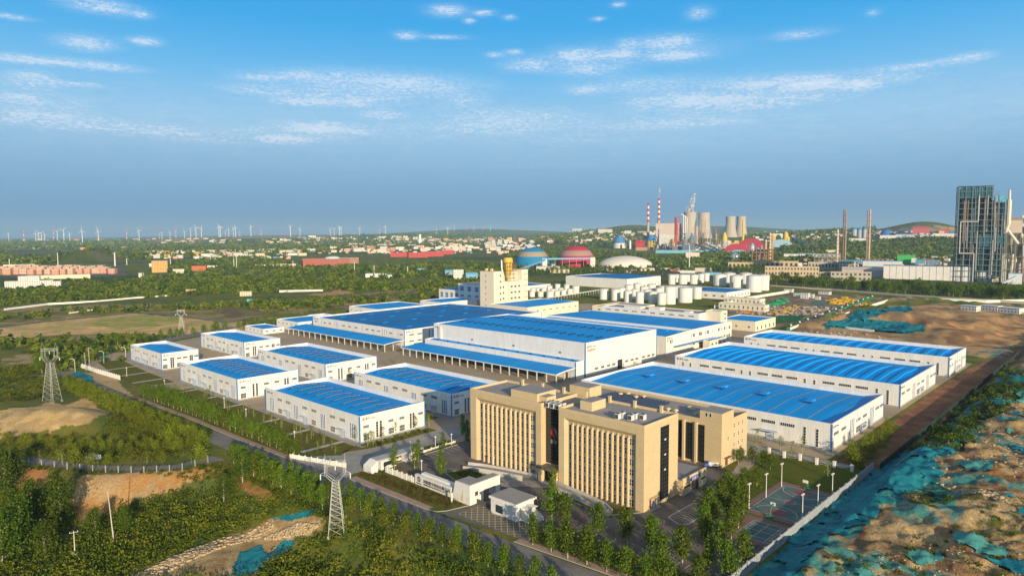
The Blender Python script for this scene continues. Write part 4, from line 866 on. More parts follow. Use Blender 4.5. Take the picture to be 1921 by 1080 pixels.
for px, pb, w, hh, lb in ((1241, 572, 14, 21, 'slim white tank beside the tallest tank of the central group'), (1256.5, 571, 20, 31, 'tallest white tank of the central group, at its right'), (1285, 568, 27, 26, 'broad white tank right of the tallest central one'), (1307, 561, 17, 21, 'white tank at the far right of the central group'), (1272, 559, 18, 21, 'white tank half hidden behind the broad one')): tank(lb, px, pb, w, hh, None)
for i, (px, pb, w, hh) in enumerate([(1260, 534, 14, 17), (1281, 534, 15, 17), (1302, 534, 15, 17), (1270, 531, 12, 15), (1291, 531, 12, 15), (1315, 532, 11, 17), (1325, 529, 10, 15)]): tank('white tank in the small row behind the long low hall', px, pb, w, hh, 'small row of white tanks')
for px, pb, w, hh, lb in ((1350, 538, 23, 21, 'large white tank at the left of the big right group'), (1381, 541, 23, 22, 'large white tank second from left in the big right group'), (1414, 548, 26, 28, 'largest white tank, front of the big right group'), (1431, 545, 22, 26, 'large white tank at the right end of the big group'), (1368, 532, 22, 18, 'large white tank showing behind the first pair'), (1399, 534, 22, 19, 'large white tank behind and between the right pair')): tank(lb, px, pb, w, hh, None)
for i, (px, pb, w, hh) in enumerate([(998, 557, 10, 10), (1014, 557, 10, 10), (1032, 558, 13, 11), (1045, 557, 12, 11), (1057, 555, 12, 11), (1069, 553, 11, 11)]): tank('small round tank in the front row right of the cream tower', px, pb, w, hh, 'front row of small tanks by the cream tower')
for i, (px, pb, w, hh) in enumerate([(1000, 549, 9, 8), (1010, 548, 9, 8), (1020, 549, 9, 8), (1031, 548, 10, 12), (1046, 546, 10, 12), (1063, 547, 10, 12), (1037, 552, 10, 9), (1052, 550, 10, 9)]): tank('small round tank in the rear rows right of the cream tower', px, pb, w, hh, 'rear rows of small tanks by the cream tower')
tank('slim tall tank at the right of the small tanks by the cream tower', 1080, 553, 12, 16, None)
b = MB(); a0 = G0(1030, 566); a1 = G0(1140, 548)
rk = thing('pipe_rack', 'long grey pipe bridge between the small tanks and the central group', 'pipe rack', (a0[0], a0[1], 0))
dx, dy = a1[0]-a0[0], a1[1]-a0[1]; b = MB()
for k in range(5): b.tube((k*.0, k*.9, 5+.0*k), (dx, dy+k*.9, 5), .35, 6)
b.obj('pipes', pipe, rk); b = MB()
for i in range(12): t = i/11; b.box(dx*t-.2, dx*t+.2, dy*t-.6, dy*t-.2, 0, 5.4); b.box(dx*t-.2, dx*t+.2, dy*t+4.2, dy*t+4.6, 0, 5.4); b.box(dx*t-.2, dx*t+.2, dy*t-.2, dy*t+4.2, 4.3, 4.6)
b.obj('trestle', steel, rk)
# ------------------------------------------------------------------ the office
tan_ = mat('tan_tile', (.60, .475, .285), .75, .05, .3, fn=tiles(1.2, .6, .86)); tanp = mat('tan_render', (.60, .475, .285), .8, .05, .4)
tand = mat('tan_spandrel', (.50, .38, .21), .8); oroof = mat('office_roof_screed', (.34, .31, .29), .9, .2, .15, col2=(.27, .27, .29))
dkglass = mat('dark_curtain_glass', (.012, .014, .017), .08, spec=.7); dkframe = mat('dark_mullion', (.05, .055, .06), .4)
acm = mat('air_conditioner_shell', (.60, .62, .63), .45, .05, 1); acf = mat('fan_grille', (.06, .07, .08), .6)
OX, OY = 182.7, 116.0; OW, OL, OH = 20.7, 79.0, 27.0
off = thing('office_building', 'seven storey tan office block with vertical fins and a dark glass centre', 'office building', (OX, OY, 0))
def ob(nm, x0, x1, y0, y1, z0, z1, m_, top=None):
    b = MB(); b.box(x0, x1, y0, y1, z0, z1, 0, 1 if top else None); return b.obj(nm, [m_, top] if top else m_, off)
D = 1.05
for nm, ya, yb in (('r', 0.0, 34.5), ('l', 42.6, OL)):
    # bearing walls: end walls, back wall, recessed front wall behind the fins
    ob('wall', D, OW, ya, ya+.4, 0, OH, tan_); ob('wall', D, OW, yb-.4, yb, 0, OH, tan_); ob('wall', OW-.4, OW, ya+.4, yb-.4, 0, OH, tan_)
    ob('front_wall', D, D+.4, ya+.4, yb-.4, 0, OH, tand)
    pr, pl = (3.0, 2.4) if nm == 'r' else (2.4, 3.2)
    a0, a1 = ya+pr, yb-pl; zt = 23.4
    # splayed surround: piers and head flare inwards to the recess
    b = MB(); b.prism([(0, ya), (D-.003, ya), (D-.003, a0+1.1), (0, a0)], 0, OH); b.obj('pier', tan_, off); b = MB(); b.prism([(0, yb), (0, a1), (D-.003, a1-1.1), (D-.003, yb)], 0, OH)
    b.obj('pier', tan_, off)
    b = MB(); b.extr([(0, zt+1.2), (D-.003, zt), (D-.003, OH), (0, OH)], 1, a0+.003, a1-.003); b.obj('head_beam', tan_, off)
    n = 13 if nm == 'r' else 12
    fs = [a0+1.2+(a1-a0-2.4)*(i+.5)/n for i in range(n)]; wdt = (a1-a0-2.4)/n
    fm = MB(); fm.prism([(.2, -.2), (D, -.2), (D, .2), (.2, .2)], 0, [zt-.9, zt-.01, zt-.01, zt-.9]); fme = fm.mesh('fin', tanp)
    for i in range(n-1): link('fin', fme, off, (0, (fs[i]+fs[i+1])/2, 0))
    wme = win(wdt-.5, 2.15, 2, 2, glass)
    for f in range(7):
        for i in range(n):
            if nm == 'r' or i > n-3:
                link('window', wme, off, (D, fs[i], .55+f*3.3), -PI/2)
    ob('parapet', 0, OW, ya-.001, ya+.3, OH, OH+.9, tanp); ob('parapet', OW-.3, OW, ya+.3, yb-.3, OH, OH+.9, tanp); ob('parapet', 0, OW, yb-.3, yb+.001, OH, OH+.9, tanp); ob('parapet', 0, .3, ya+.3, yb-.3, OH, OH+.9, tanp)
    ob('roof', .3, OW-.3, ya+.3, yb-.3, OH-.4, OH+.05, oroof)
# the remaining windows of the left wing
b = MB(); n = 12; a0, a1 = 42.6+2.4, OL-3.2; fs = [a0+1.2+(a1-a0-2.4)*(i+.5)/n for i in range(n)]; wdt = (a1-a0-2.4)/n-.5
for f in range(7):
    for i in range(n-2):
        y0 = fs[i]-wdt/2; z0 = .55+f*3.3
        b.box(D-.04, D-.001, y0, y0+wdt, z0, z0+2.15, 1)
        for k in (0, .5, 1): b.box(D-.09, D-.041, y0+wdt*k-.05, y0+wdt*k+.05, z0, z0+2.15, 0)
        for zz in (0, 1.07, 2.15): b.box(D-.085, D-.041, y0+.051, y0+wdt-.051, z0+zz-.04, z0+zz+.04, 0)
tag(b.obj('windows', [framew, glass], off), kind='stuff')
# glazed centre with the emblem
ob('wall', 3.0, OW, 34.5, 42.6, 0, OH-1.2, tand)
b = MB(); b.box(2.7, 2.99, 34.52, 42.58, 6.2, OH-.6, 0)
for i in range(6): y = 34.6+8*i/5; b.box(2.6, 2.7, y-.05, y+.05, 6.2, OH-.6, 1)
for j in range(17): z = 6.2+j*1.25; b.box(2.62, 2.695, 34.52, 42.58, z-.04, z+.04, 1)
b.obj('curtain_wall', [dkglass, dkframe], off)
ob('parapet', 2.5, 3.0, 34.52, 42.58, OH-.6, OH+.5, tanp); ob('roof', 3.0, OW-.4, 34.52, 42.58, OH-1.19, OH-.6, oroof)
b = MB(); b.box(-1.6, 2.98, 34.3, 43.6, 4.9, 5.6); b.obj('entrance_canopy', mat('canopy_fascia', (.16, .13, .11), .6), off)
b = MB(); b.box(-1.2, 2.7, 34.9, 36.4, 0, 4.88); b.box(-1.2, .4, 41.6, 43.0, 0, 4.88); b.obj('canopy_pillar', tanp, off)
b = MB(); b.box(2.75, 2.98, 36.6, 42.4, 0, 4.8); b.obj('entrance_door', dkglass, off)
b = MB()
q = lambda *p: [(2.55, 38.9-u, 17.6+v) for u, v in p]
b.quad(*q((-1.5, -.6), (.6, -2.4), (-.2, .2), (-.6, 2.0)), 0); b.quad(*q((-.2, 2.2), (1.7, .6), (1.5, -1.2), (.3, .6)), 1)
b.obj('emblem', [mat('emblem_red', (.55, .02, .02), .4), mat('emblem_grey', (.16, .16, .17), .4)], off)
link('lettering', textmesh('惠宇', 1.6, mat('pale_lettering', (.35, .35, .36), .5)), off, (2.5, 40.4, 13.6), -PI/2)
# gable end: glazed stair strip, door, small lights
b = MB(); b.box(9.6, 14.6, -.08, -.001, 1.2, 25.3, 0)
for i in range(5): x = 9.6+5*i/4; b.box(x-.07, x+.07, -.16, -.08, 1.2, 25.3, 1)
for j in range(19): z = 1.2+j*1.34; b.box(9.53, 14.67, -.14, -.081, z-.06, z+.06, 1)
for z in (10.6, 15.6, 20.6): b.box(11.9, 12.9, -.15, -.081, z, z+.5, 2)
b.obj('stair_glazing', [dkglass, dkframe, framew], off)
b = MB(); b.box(3.4, 7.0, -.1, -.001, .3, 3.2, 0); b.box(3.0, 7.6, -1.0, -.001, 3.5, 3.75, 1); b.box(4.4, 5.0, -.14, -.1, .3, 3.2, 2); b.box(5.6, 6.2, -.14, -.1, .3, 3.2, 2)
b.obj('side_door', [mat('brown_door', (.17, .06, .04), .5), tand, framew], off)
ob('door_step', 2.6, 8.2, -1.6, -.002, 0, .28, conc2)
# roof houses and stubs along the back parapet
for i in range(7): y = 6+i*10.6; b = MB(); b.box(OW-1.1, OW-.31, y-.45, y+.45, OH+.05, OH+2.3); b.box(OW-1.25, OW-.2, y-.55, y+.55, OH+2.3, OH+2.5); b.obj('roof_stub', tanp, off)
ob('roof_house', 3, 13.5, 47, 60, OH+.06, OH+3.0, tanp, oroof); ob('roof_house', 4, 9, 43.2, 46.9, OH+.06, OH+2.2, tanp, oroof)
ob('roof_house', 5.5, 13.5, 24.4, 29.4, OH+.06, OH+3.2, tanp, oroof)
# low link with the vehicle entrance
ob('link_wing', OW+.01, 36.8, -1.8, 18, 0, 5.2, tanp, oroof); ob('link_parapet', OW+.01, 36.8, -2.1, -1.8, 0, 5.9, tanp)
b = MB(); b.box(26.4, 31.2, -2.2, -2.1, 0, 3.6); b.obj('vehicle_entrance', doord, off)
b = MB(); b.box(25.6, 32.0, -2.35, -2.2, 3.9, 5.1); b.obj('blue_fascia', mat('blue_sign', (.03, .08, .42), .5), off)
link('lettering', textmesh('停车场入口', .95, paint), off, (26.2, -2.4, 4.15), 0)
b = MB(); b.box(21.4, 25.6, -2.2, -2.1, 2.4, 3.0); b.box(33, 36, -2.2, -2.1, 2.4, 3.0); b.obj('slot_window', doord, off)
# the rear block
RX, RY = 237.5-OX, 117.3-OY
def rb(nm, x0, x1, y0, y1, z0, z1, m_, top=None): return ob(nm, RX+x0, RX+x1, RY+y0, RY+y1, z0, z1, m_, top)
RWd, RLn, RH = 21.5, 76, 17.4
rb('rear_wall', 0, RWd, 0, .4, 0, RH, tan_); rb('rear_wall', 0, RWd, RLn-.4, RLn, 0, RH, tan_); rb('rear_wall', 0, .4, .4, RLn-.4, 0, RH, tan_); rb('rear_wall', RWd-.4, RWd, .4, RLn-.4, 0, RH, tan_)
rb('rear_roof', .4, RWd-.4, .4, RLn-.4, RH-1.4, RH-1.0, oroof)
rb('roof_house', .01, 9.6, .01, 9.0, RH+.01, RH+3.2, tan_, oroof); rb('roof_house', 1.2, 9.8, 62, 73, RH-1, RH+3.4, tanp, oroof)
for y in (8.2, 13.4, 18.0, 23, 32, 41, 50, 59):
    b = MB(); b.box(-.09, -.001, -1.3, 1.3, .8, RH-2.4, 0)
    for k in range(4): b.box(-.15, -.09, -1.35+k*.9, -1.25+k*.9, .8, RH-2.4, 1)
    for j in range(9): z = .8+j*1.78; b.box(-.14, -.091, -1.35, 1.35, z-.05, z+.05, 1)
    o = b.obj('glazed_strip', [dkglass, dkframe], off, (RX, RY+y, 0))
    b = MB(); b.box(-1.0, -.003, 1.5, 2.4, 0, RH-1.6); b.obj('fin', tanp, off, (RX, RY+y, 0))
for f in range(4):
    for x in (10.2, 14.0, 17.2): link('window', win(.9, 1.5, 1, 2), off, (RX+x, RY, 2.4+f*3.7), 0)
link('window', win(.9, 1.5, 1, 2), off, (RX+5.2, RY, 9.5), 0)
for x in (5.6, 7.2): link('window', win(.9, 1.4, 1), off, (RX, RY+x-1, RH+1.2), -PI/2)
b = MB(); b.box(RX+3.2, RX+5.2, RY-.1, RY-.001, .2, 2.8, 0); b.box(RX+2.2, RX+6.6, RY-1.3, RY-.001, 3.2, 3.45, 1); b.obj('side_door', [MATS['brown_door'], MATS['canopy_fascia']], off)
b = MB(); b.box(RX+12.5, RX+15.2, RY-.1, RY-.001, .2, 3.2); b.obj('side_door', doord, off)
# on the roofs
panelm = mat('solar_cell', (.015, .025, .07), .15, spec=.6)
pv = thing('solar_array', 'rows of dark solar panels on the rear block roof of the office', 'solar panels', (OX+RX+2.6, OY+RY+31, RH-1.0))
for i in range(16):
    b = MB(); b.prism([(0, 0), (13.5, 0), (13.5, 1.35), (0, 1.35)], [.35, .35, .75, .75], [.42, .42, .82, .82]); b.box(.2, .35, 0, .1, 0, .35, 1); b.box(13, 13.15, 1.2, 1.3, 0, .75, 1); b.obj('panel_row', [panelm, framew], pv, (0, i*1.78, 0))
def ac(x, y, z, lab): 
    t = thing('rooftop_air_conditioner', lab, 'air conditioner', (x, y, z), group='air conditioners on the office roof'); b = MB(); b.box(-.9, .9, -.75, .75, .15, 1.9, 0); b.box(-.8, -.7, -.7, -.6, 0, .15, 0); b.box(.7, .8, .6, .7, 0, .15, 0); b.obj('casing', acm, t)
    b = MB(); b.lathe([(.55, 1.91), (.55, 2.15), (.45, 2.15)], 12); b.obj('fan', acf, t); b = MB(); b.box(-.95, -.9, -.6, .6, .4, 1.7); b.obj('grille', acf, t); return t
for i in range(3):
    for j in range(2): ac(OX+2.0+j*2.4, OY+36.2+i*2.3, OH-.6, 'air conditioner in the cluster above the dark glass centre')
for i, (x, y) in enumerate([(3.4, 12.2), (5.8, 12.2), (5.0, 8.2), (7.4, 8.2), (8.0, 5.6)]): ac(OX+x, OY+y, OH+.05, 'air conditioner near the corner of the right wing roof')
for i, (x, y) in enumerate([(4, 25), (4, 21.5), (16, 44), (13, 46), (16, 52), (13, 54), (12, 20), (10, 18), (5, 13)]): 
    t = thing('roof_ventilator', 'small pale mushroom vent on the rear roof of the office', 'roof vent', (OX+RX+x, OY+RY+y, RH-1.0), group='mushroom vents on the rear office roof'); b = MB(); b.lathe([(.45, 0), (.45, 1.1)], 8); b.obj('stack', tanp, t); b = MB(); b.lathe([(1.1, 1.1), (1.0, 1.5), (.2, 1.8)], 10); b.obj('cowl', tanp, t)
# ------------------------------------------------------------------ gate, sign wall, guard house
wst = mat('white_stone', (.74, .73, .70), .7, .06, .5, fn=tiles(1.2, 1.2, .9)); whit = mat('white_plaster', (.76, .75, .72), .8, .06, .5)
sg = thing('sign_wall', 'long white name wall with black Chinese characters beside the gate', 'sign', (150.2, 170.2, 0))
b = MB(); b.prism([(0, 0), (.9, 0), (1.5, 19.4), (.2, 19.4)], 0, 3.4); b.obj('wall', wst, sg)
b = MB(); b.box(1.6, 3.2, .3, 17.4, 0, 3.9); b.obj('back_panel', whit, sg)
bigk = mat('black_lettering', (.02, .02, .022), .5)
link('lettering', textmesh('河南惠宇科技有限公司', 1.42, bigk), sg, (-.0, 14.6, 1.55), -PI/2-.008)
link('lettering', textmesh('HENAN HUIYU TECHNOLOGY CO., LTD', .62, bigk), sg, (-.0, 14.4, .75), -PI/2-.008)
b = MB()
for i in range(16):
    t0 = 2*PI*i/16; t1 = 2*PI*(i+1)/16; b.quad(*[(-.06, 16.8-r_*math.cos(t)*.8, 2.2+r_*math.sin(t)) for r_, t in ((.95, t0), (.95, t1), (.5, t1), (.5, t0))][::-1])
b.box(-.06, -.03, 15.6, 18.2, .55, .85); b.obj('emblem', bigk, sg)
gt = thing('gate_pylon', 'white tapering gate tower with a flat roof and overhanging arch', 'gate tower', (149.6, 160.4, 0))
b = MB(); b.prism([(0, 0), (6.2, 0), (6.2, 7.0), (0, 7.0)], [0]*4, [6.6]*4); v = b.v; 
for i in (2, 3): v[i] = (v[i][0], v[i][1]+1.8, 0)
b.obj('tower', wst, gt)
b = MB(); b.box(6.21, 14.0, 0, 3.4, 3.6, 6.6); b.box(12.0, 14.0, 0, 3.4, 0, 3.59); b.obj('arch', wst, gt)
b = MB(); b.box(.4, 13.6, .3, 3.1, 6.61, 6.72); b.box(.4, 5.8, 3.11, 6.6, 6.61, 6.72); b.obj('roof', oroof, gt)
b = MB(); b.prism([(-.08, 3.1), (-.02, 3.1), (-.02, 4.3), (-.08, 4.1)], .9, [4.6, 4.6, 1.2, 1.2]); b.obj('slot', mat('warm_slot', (.6, .5, .3), .6), gt)
b = MB(); b.box(2.3, 3.6, -.08, -.01, 2.6, 4.0); b.obj('plaque', mat('maroon_plaque', (.13, .04, .04), .5), gt)
gh = thing('guard_house', 'white guard house with a grey roof and square window right of the gate', 'guard house', (150.2, 140.6, 0))
b = MB(); b.box(0, .35, 0, 10.8, .5, 5.0); b.box(.35, 8.2, 0, .35, .0, 5.0); b.box(.35, 8.2, 10.45, 10.8, 0, 5.0); b.box(7.85, 8.2, .35, 10.45, 0, 5.0); b.box(.15, .349, .2, 10.6, 0, .49); b.obj('wall', wst, gh)
b = MB(); b.box(-.5, 9.0, -.6, 11.2, 5.0, 5.7); b.obj('eaves', whit, gh); b = MB(); b.box(-.2, 8.7, -.3, 10.9, 5.71, 5.8); b.obj('roof', oroof, gh)
b = MB(); b.box(-.08, -.001, 5.6, 8.6, 1.0, 3.4); b.obj('window', glass, gh)
b = MB(); b.prism([(2, -5.2), (7, -5.2), (7, -.01), (2, -.01)], 0, [1.2, 1.2, 3.8, 3.8]); b.obj('sloping_wing', whit, gh)
b = MB(); b.box(2.4, 6.6, -3.0, -.02, 3.9, 4.1); b.obj('side_canopy', whit, gh)
bar = thing('sliding_gate', 'dark retractable gate folded across the main entrance', 'gate', (152.6, 152.4, 0))
for i in range(14): b = MB(); b.box(-.25, .25, -.18, .18, 0, 1.5); b.box(-.25, .25, .18, .4, .4, .5); b.box(-.25, .25, .18, .4, 1.1, 1.2); b.obj('gate_panel', mat('dark_steel', (.10, .10, .11), .5), bar, (0, i*.56, 0))
pst = thing('white_post', 'short white post on the verge in front of the name wall', 'post', (147.4, 166.8, 0)); b = MB(); b.box(-.2, .2, -.2, .2, 0, 3.0); b.obj('shaft', whit, pst); b = MB(); b.box(-.32, .32, -.32, .32, 3.0, 3.25); b.obj('cap', whit, pst)
# west entrance: low white gate house and walls
wg = thing('west_gate_house', 'low white gatehouse with a long flat canopy left of the car park', 'gatehouse', (148.5, 208.0, 0), 0)
b = MB(); b.box(0, 22, 1.0, 5.6, 3.6, 4.3); b.obj('canopy', mat('grey_canopy', (.42, .41, .42), .6), wg); b = MB(); b.box(2.0, 9, 1.6, 5, 0, 3.59); b.box(14, 20, 1.6, 5, 0, 3.59); b.obj('wall', whit, wg)
b = MB(); b.prism([(-3.0, .8), (0, .8), (0, 5.8), (-3.0, 5.8)], 0, [2.4, 4.2, 4.2, 2.4]); b.obj('wing_wall', whit, wg); b = MB(); b.box(3, 8, 1.5, 1.59, 1.2, 2.8); b.obj('window', glass, wg)
def lowwall(label, pts, h=1.9, m_=None, name='perimeter_wall', posts=None, th=.24, grp=None, z=0):
    r = thing(name, label, 'wall' if 'fence' not in name else 'fence', (pts[0][0], pts[0][1], z), group=grp); x0, y0 = pts[0]; b = MB(); pb = MB(); npst = 0
    for (ax, ay), (bx, by) in zip(pts[:-1], pts[1:]):
        l = math.hypot(bx-ax, by-ay); nx, ny = -(by-ay)/l*th/2, (bx-ax)/l*th/2
        b.prism([(ax+nx-x0, ay+ny-y0), (ax-nx-x0, ay-ny-y0), (bx-nx-x0, by-ny-y0), (bx+nx-x0, by+ny-y0)], 0, h)
    b.obj('wall_panel', m_ or whit, r)
    if posts:
        for (ax, ay), (bx, by) in zip(pts[:-1], pts[1:]):
            l = math.hypot(bx-ax, by-ay); k = max(1, int(l/posts))
            for i in range(k):
                t = (i+.5)/k; 
                if npst < 90: q = MB(); q.box(-.22, .22, -.22, .22, 0, h+.35); q.obj('pier', m_ or whit, r, (ax+(bx-ax)*t-x0, ay+(by-ay)*t-y0, 0)); npst += 1
    return r
lowwall('white pier and panel wall by the west entrance road', [(134.6, 248), (143.4, 222)], 1.7, posts=3)
lowwall('short pale wall between the car park hedge and the name wall', [(150.5, 207), (150.6, 190.4)], 2.0, posts=2.6)
lowwall('bright white boundary wall at the far end of the access road', [(135.6, 531), (137.4, 495), (140, 461)], 2.6, posts=3.4)
lowwall('long pale boundary wall between the courts and the spoil heaps', [(120, 74.6), (165, 75.0), (229, 75.1), (273.5, 75.0)], 3.0, mat('grey_white_wall', (.30, .33, .36), .85, .15, .5), posts=5.2)
lowwall('low white parapet hedge wall along the car park', [(152, 213.5), (193, 214.5)], .9, posts=4)
lowwall('white boundary wall crossing behind the storage tanks', [G0(1340, 578), G0(1400, 562), G0(1480, 549)], 3.5, posts=None)
lowwall('white boundary wall along the far road, right of the tanks', [G0(1445, 538), G0(1560, 545), G0(1700, 556), G0(1800, 563), G0(1925, 570)], 3, mat('tan_boundary_wall', (.50, .44, .36), .8), th=.5)
lowwall('white site wall curving between the nets and the scrap ground', [G0(1527, 612), G0(1556, 602), G0(1640, 574), G0(1680, 562), G0(1700, 561), G0(1760, 564), G0(1850, 568), G0(1921, 566)], 3.2, th=.5)
lowwall('low white wall behind the rearmost right hall', [G0(1480, 620), G0(1500, 613), G0(1560, 615), G0(1640, 624)], 2.6, th=.4)
fn = thing('green_net_fence', 'dark green net fence running along the dirt strip by the right halls', 'fence', (273.5, 73.0, 0))
netm = mat('dark_green_net', (.012, .035, .028), .9); b = MB(); b.box(0, 330, -.04, .04, 0, 2.9); b.obj('net', netm, fn)
for i in range(56): q = MB(); q.box(-.06, .06, -.14, -.045, 0, 3.0); q.obj('post', mat('dark_steel', (.10, .10, .11), .5), fn, (i*6, 0, 0))
gn = thing('green_fence', 'green site fence with white lamps along the road by the scrap ground', 'fence', (*G0(1475, 622), 0)); a1 = G0(1640, 560); dx, dy = a1[0]-gn.location[0], a1[1]-gn.location[1]; l = math.hypot(dx, dy)
b = MB(); b.prism([(0, 0), (.3, -.1), (dx+.3, dy-.1), (dx, dy)], 0, 3.6); b.obj('panel', mat('green_panel', (.02, .16, .06), .8), gn)
for i in range(14): q = MB(); q.lathe([(.5, 3.7), (1.1, 4.4), (.5, 5.2)], 8); q.obj('lamp_globe', whit, gn, (dx*(i+.5)/14, dy*(i+.5)/14, 0))
# lawn boundary pillars
for i, q in enumerate([(1441, 850), (1471, 858), (1501, 872), (1532, 886), (1567, 884), (1597, 884), (1391, 842)]):
    if i == 4: continue
    x, y = G0(*q) if i < 4 or i == 6 else (0, 0)
PL = [G0(1384, 842), G0(1443, 851), G0(1471, 858), G0(1501, 863), G0(1532, 871), G0(1565, 877), G0(1598, 884)]
for x, y in PL:
    t = thing('fence_pillar', 'white pillar in the row at the back of the court lawn', 'pillar', (x, y, 0), group='white pillars behind the court lawn'); q = MB(); q.box(-.45, .45, -.45, .45, 0, 2.3); q.obj('shaft', whit, t); q = MB(); q.box(-.55, .55, -.55, .55, 2.3, 2.55); q.obj('cap', whit, t)
r = thing('low_fence', 'low metal railing between the white pillars behind the court lawn', 'fence', (PL[0][0], PL[0][1], 0)); b = MB()
for a, c in zip(PL[:-1], PL[1:]):
    for z in (.5, 1.3): b.tube((a[0]-PL[0][0], a[1]-PL[0][1], z), (c[0]-PL[0][0], c[1]-PL[0][1], z), .05, 4)
b.obj('rails', steel, r)
# ------------------------------------------------------------------ street furniture
lampw = mat('lamp_post_white', (.72, .72, .70), .5)
def court_lamp(x, y, lab):
    t = thing('floodlight_post', lab, 'lamp post', (x, y, 0), group='floodlight posts round the basketball court'); b = MB(); b.tube((0, 0, 0), (0, 0, 8), .16, 8, .10); b.obj('post', lampw, t)
    for s in (-1, 1): b = MB(); b.box(s*.55-.3, s*.55+.3, -.25, .25, 7.9, 8.25); b.obj('floodlight', lampw, t)
    b = MB(); b.box(-.6, .6, -.05, .05, 7.8, 7.9); b.obj('bracket', lampw, t)
for (x, y), lb in zip([G0(*q) for q in [(1405, 953), (1437, 933), (1466, 912), (1505, 975), (1534, 956), (1561, 933)]], ['nearest floodlight post on the left side of the basketball court', 'middle floodlight post on the left side of the basketball court', 'furthest floodlight post at the left corner of the basketball court', 'nearest floodlight post on the wall side of the court', 'middle floodlight post on the wall side of the court', 'furthest floodlight post on the wall side of the court']): court_lamp(x, y, lb)
hoopg = mat('hoop_green', (.02, .22, .12), .6)
def hoop(x, y, rz, lab):
    t = thing('basketball_hoop', lab, 'basketball hoop', (x, y, 0), rz, group='green basketball hoops'); b = MB(); b.box(-.6, .6, -1.1, 1.1, 0, .5); b.obj('base', hoopg, t)
    b = MB(); b.tube((0, 0, .5), (.5, 0, 2.6), .2, 6); b.tube((.5, 0, 2.6), (2.2, 0, 3.3), .14, 6); b.tube((-.3, 0, .5), (1.6, 0, 3.0), .09, 5); b.obj('arm', hoopg, t)
    b = MB(); b.box(2.2, 2.26, -.9, .9, 2.9, 3.95, 0); b.obj('backboard', framew, t); b = MB(); b.box(2.17, 2.199, -.95, .95, 2.85, 2.95); b.box(2.17, 2.199, -.95, -.85, 2.95, 4); b.box(2.17, 2.199, .85, .95, 2.95, 4); b.box(2.17, 2.199, -.3, .3, 3.2, 3.6); b.obj('board_frame', hoopg, t)
    b = MB(); [b.tube((2.5+.23*math.cos(k*PI/6), .23*math.sin(k*PI/6), 3.05), (2.5+.23*math.cos((k+1)*PI/6), .23*math.sin((k+1)*PI/6), 3.05), .03, 4) for k in range(12)]; b.obj('rim', logor, t)
hoop(237.4, 85.5, PI, 'green basketball hoop at the far end by the lawn'); hoop(206.4, 85.5, 0, 'green basketball hoop at the near end of the court')
def cobra(x, y, rz, lab, h=8.5, grp='curved arm street lamps'):
    t = thing('street_lamp', lab, 'street lamp', (x, y, 0), rz, grp); b = MB(); pts = [(0, 0, 0), (0, 0, h*.8), (.3, 0, h*.92), (1.0, 0, h), (2.2, 0, h+.05)]
    for p, q in zip(pts[:-1], pts[1:]): b.tube(p, q, .13, 6)
    b.obj('post', lampw, t); b = MB(); b.box(1.9, 2.9, -.18, .18, h-.08, h+.12); b.obj('lamp_head', lampw, t)
for q, lb in zip([(141, 697), (195, 681), (236, 673)], ['curved street lamp left of the white boundary wall', 'curved street lamp wrapped in teal cloth near the junction', 'curved street lamp nearest the smallest workshop']):
    x, y = G0(*q); cobra(x, y, 2.4, lb)
pn = MB(); x, y = G0(195, 681); pn.box(-.3, .3, -.05, .05, 3.0, 6.4); tag(pn.obj('teal_banner', mat('teal_cloth', (.02, .28, .33), .7), None, (x+.0, y-.2, 0)), 'teal cloth banner hanging on a lamp post', 'banner')
def simple_post(x, y, h, lab, grp, z=0):
    t = thing('lamp_post', lab, 'lamp post', (x, y, z), group=grp); b = MB(); b.tube((0, 0, 0), (0, 0, h), .14, 6, .09); b.obj('post', lampw, t); b = MB(); b.lathe([(.1, h), (.4, h+.15), (.35, h+.5), (.05, h+.6)], 8); b.obj('lamp_head', lampw, t)
for q in [(238, 706), (309, 731), (421, 766), (553, 833), (462, 788)]: x, y = G0(*q); simple_post(x, y, 5.2, 'slim white lawn lamp among the front lawn paths', 'slim lamps on the front lawns')
for q in [(791, 886), (817, 839), (847, 834), (770, 848), (1005, 893), (926, 880)]: x, y = G0(*q); simple_post(x, y, 4.2, 'white garden lamp beside the car park hedges', 'white garden lamps near the office')
for q in [(1160, 600), (505, 590), (1215, 690), (550, 580)]: pass
def concrete_pole(px, pyb, pyt, lab, arms=0):
    x, y, z = G(px, pyb); d = math.hypot(x, y); h = (pyb-pyt)*d/FPX*1.0
    t = thing('utility_pole', lab, 'utility pole', (x, y, z), -.2); b = MB(); b.tube((0, 0, -.5), (-.06*h if not arms else 0, 0, h), .19, 8, .11); b.obj('pole', mat('pole_concrete', (.55, .53, .48), .85), t)
    for k in range(arms): b = MB(); b.box(-1.1, 1.1, -.06, .06, h-.6-k*.7, h-.48-k*.7); b.obj('crossarm', steel, t); b = MB(); [b.lathe([(.08, h-.48-k*.7), (.1, h-.2-k*.7), (.02, h-.15-k*.7)], 6, s, 0) for s in (-1, 1)]; b.obj('insulator', lampw, t)
concrete_pole(214, 1017, 928, 'leaning bare concrete pole standing in the shrubs, lower left'); concrete_pole(141, 1045, 1000, 'short concrete pole with a crossarm in the shrubs, lower left', 1)
concrete_pole(162, 695, 665, 'thin concrete pole by the end of the white boundary wall'); concrete_pole(168, 690, 657, 'utility pole with a small crossarm near the green bin', 1)
galv = mat('galvanised_steel', (.50, .51, .50), .45, .05, 2)
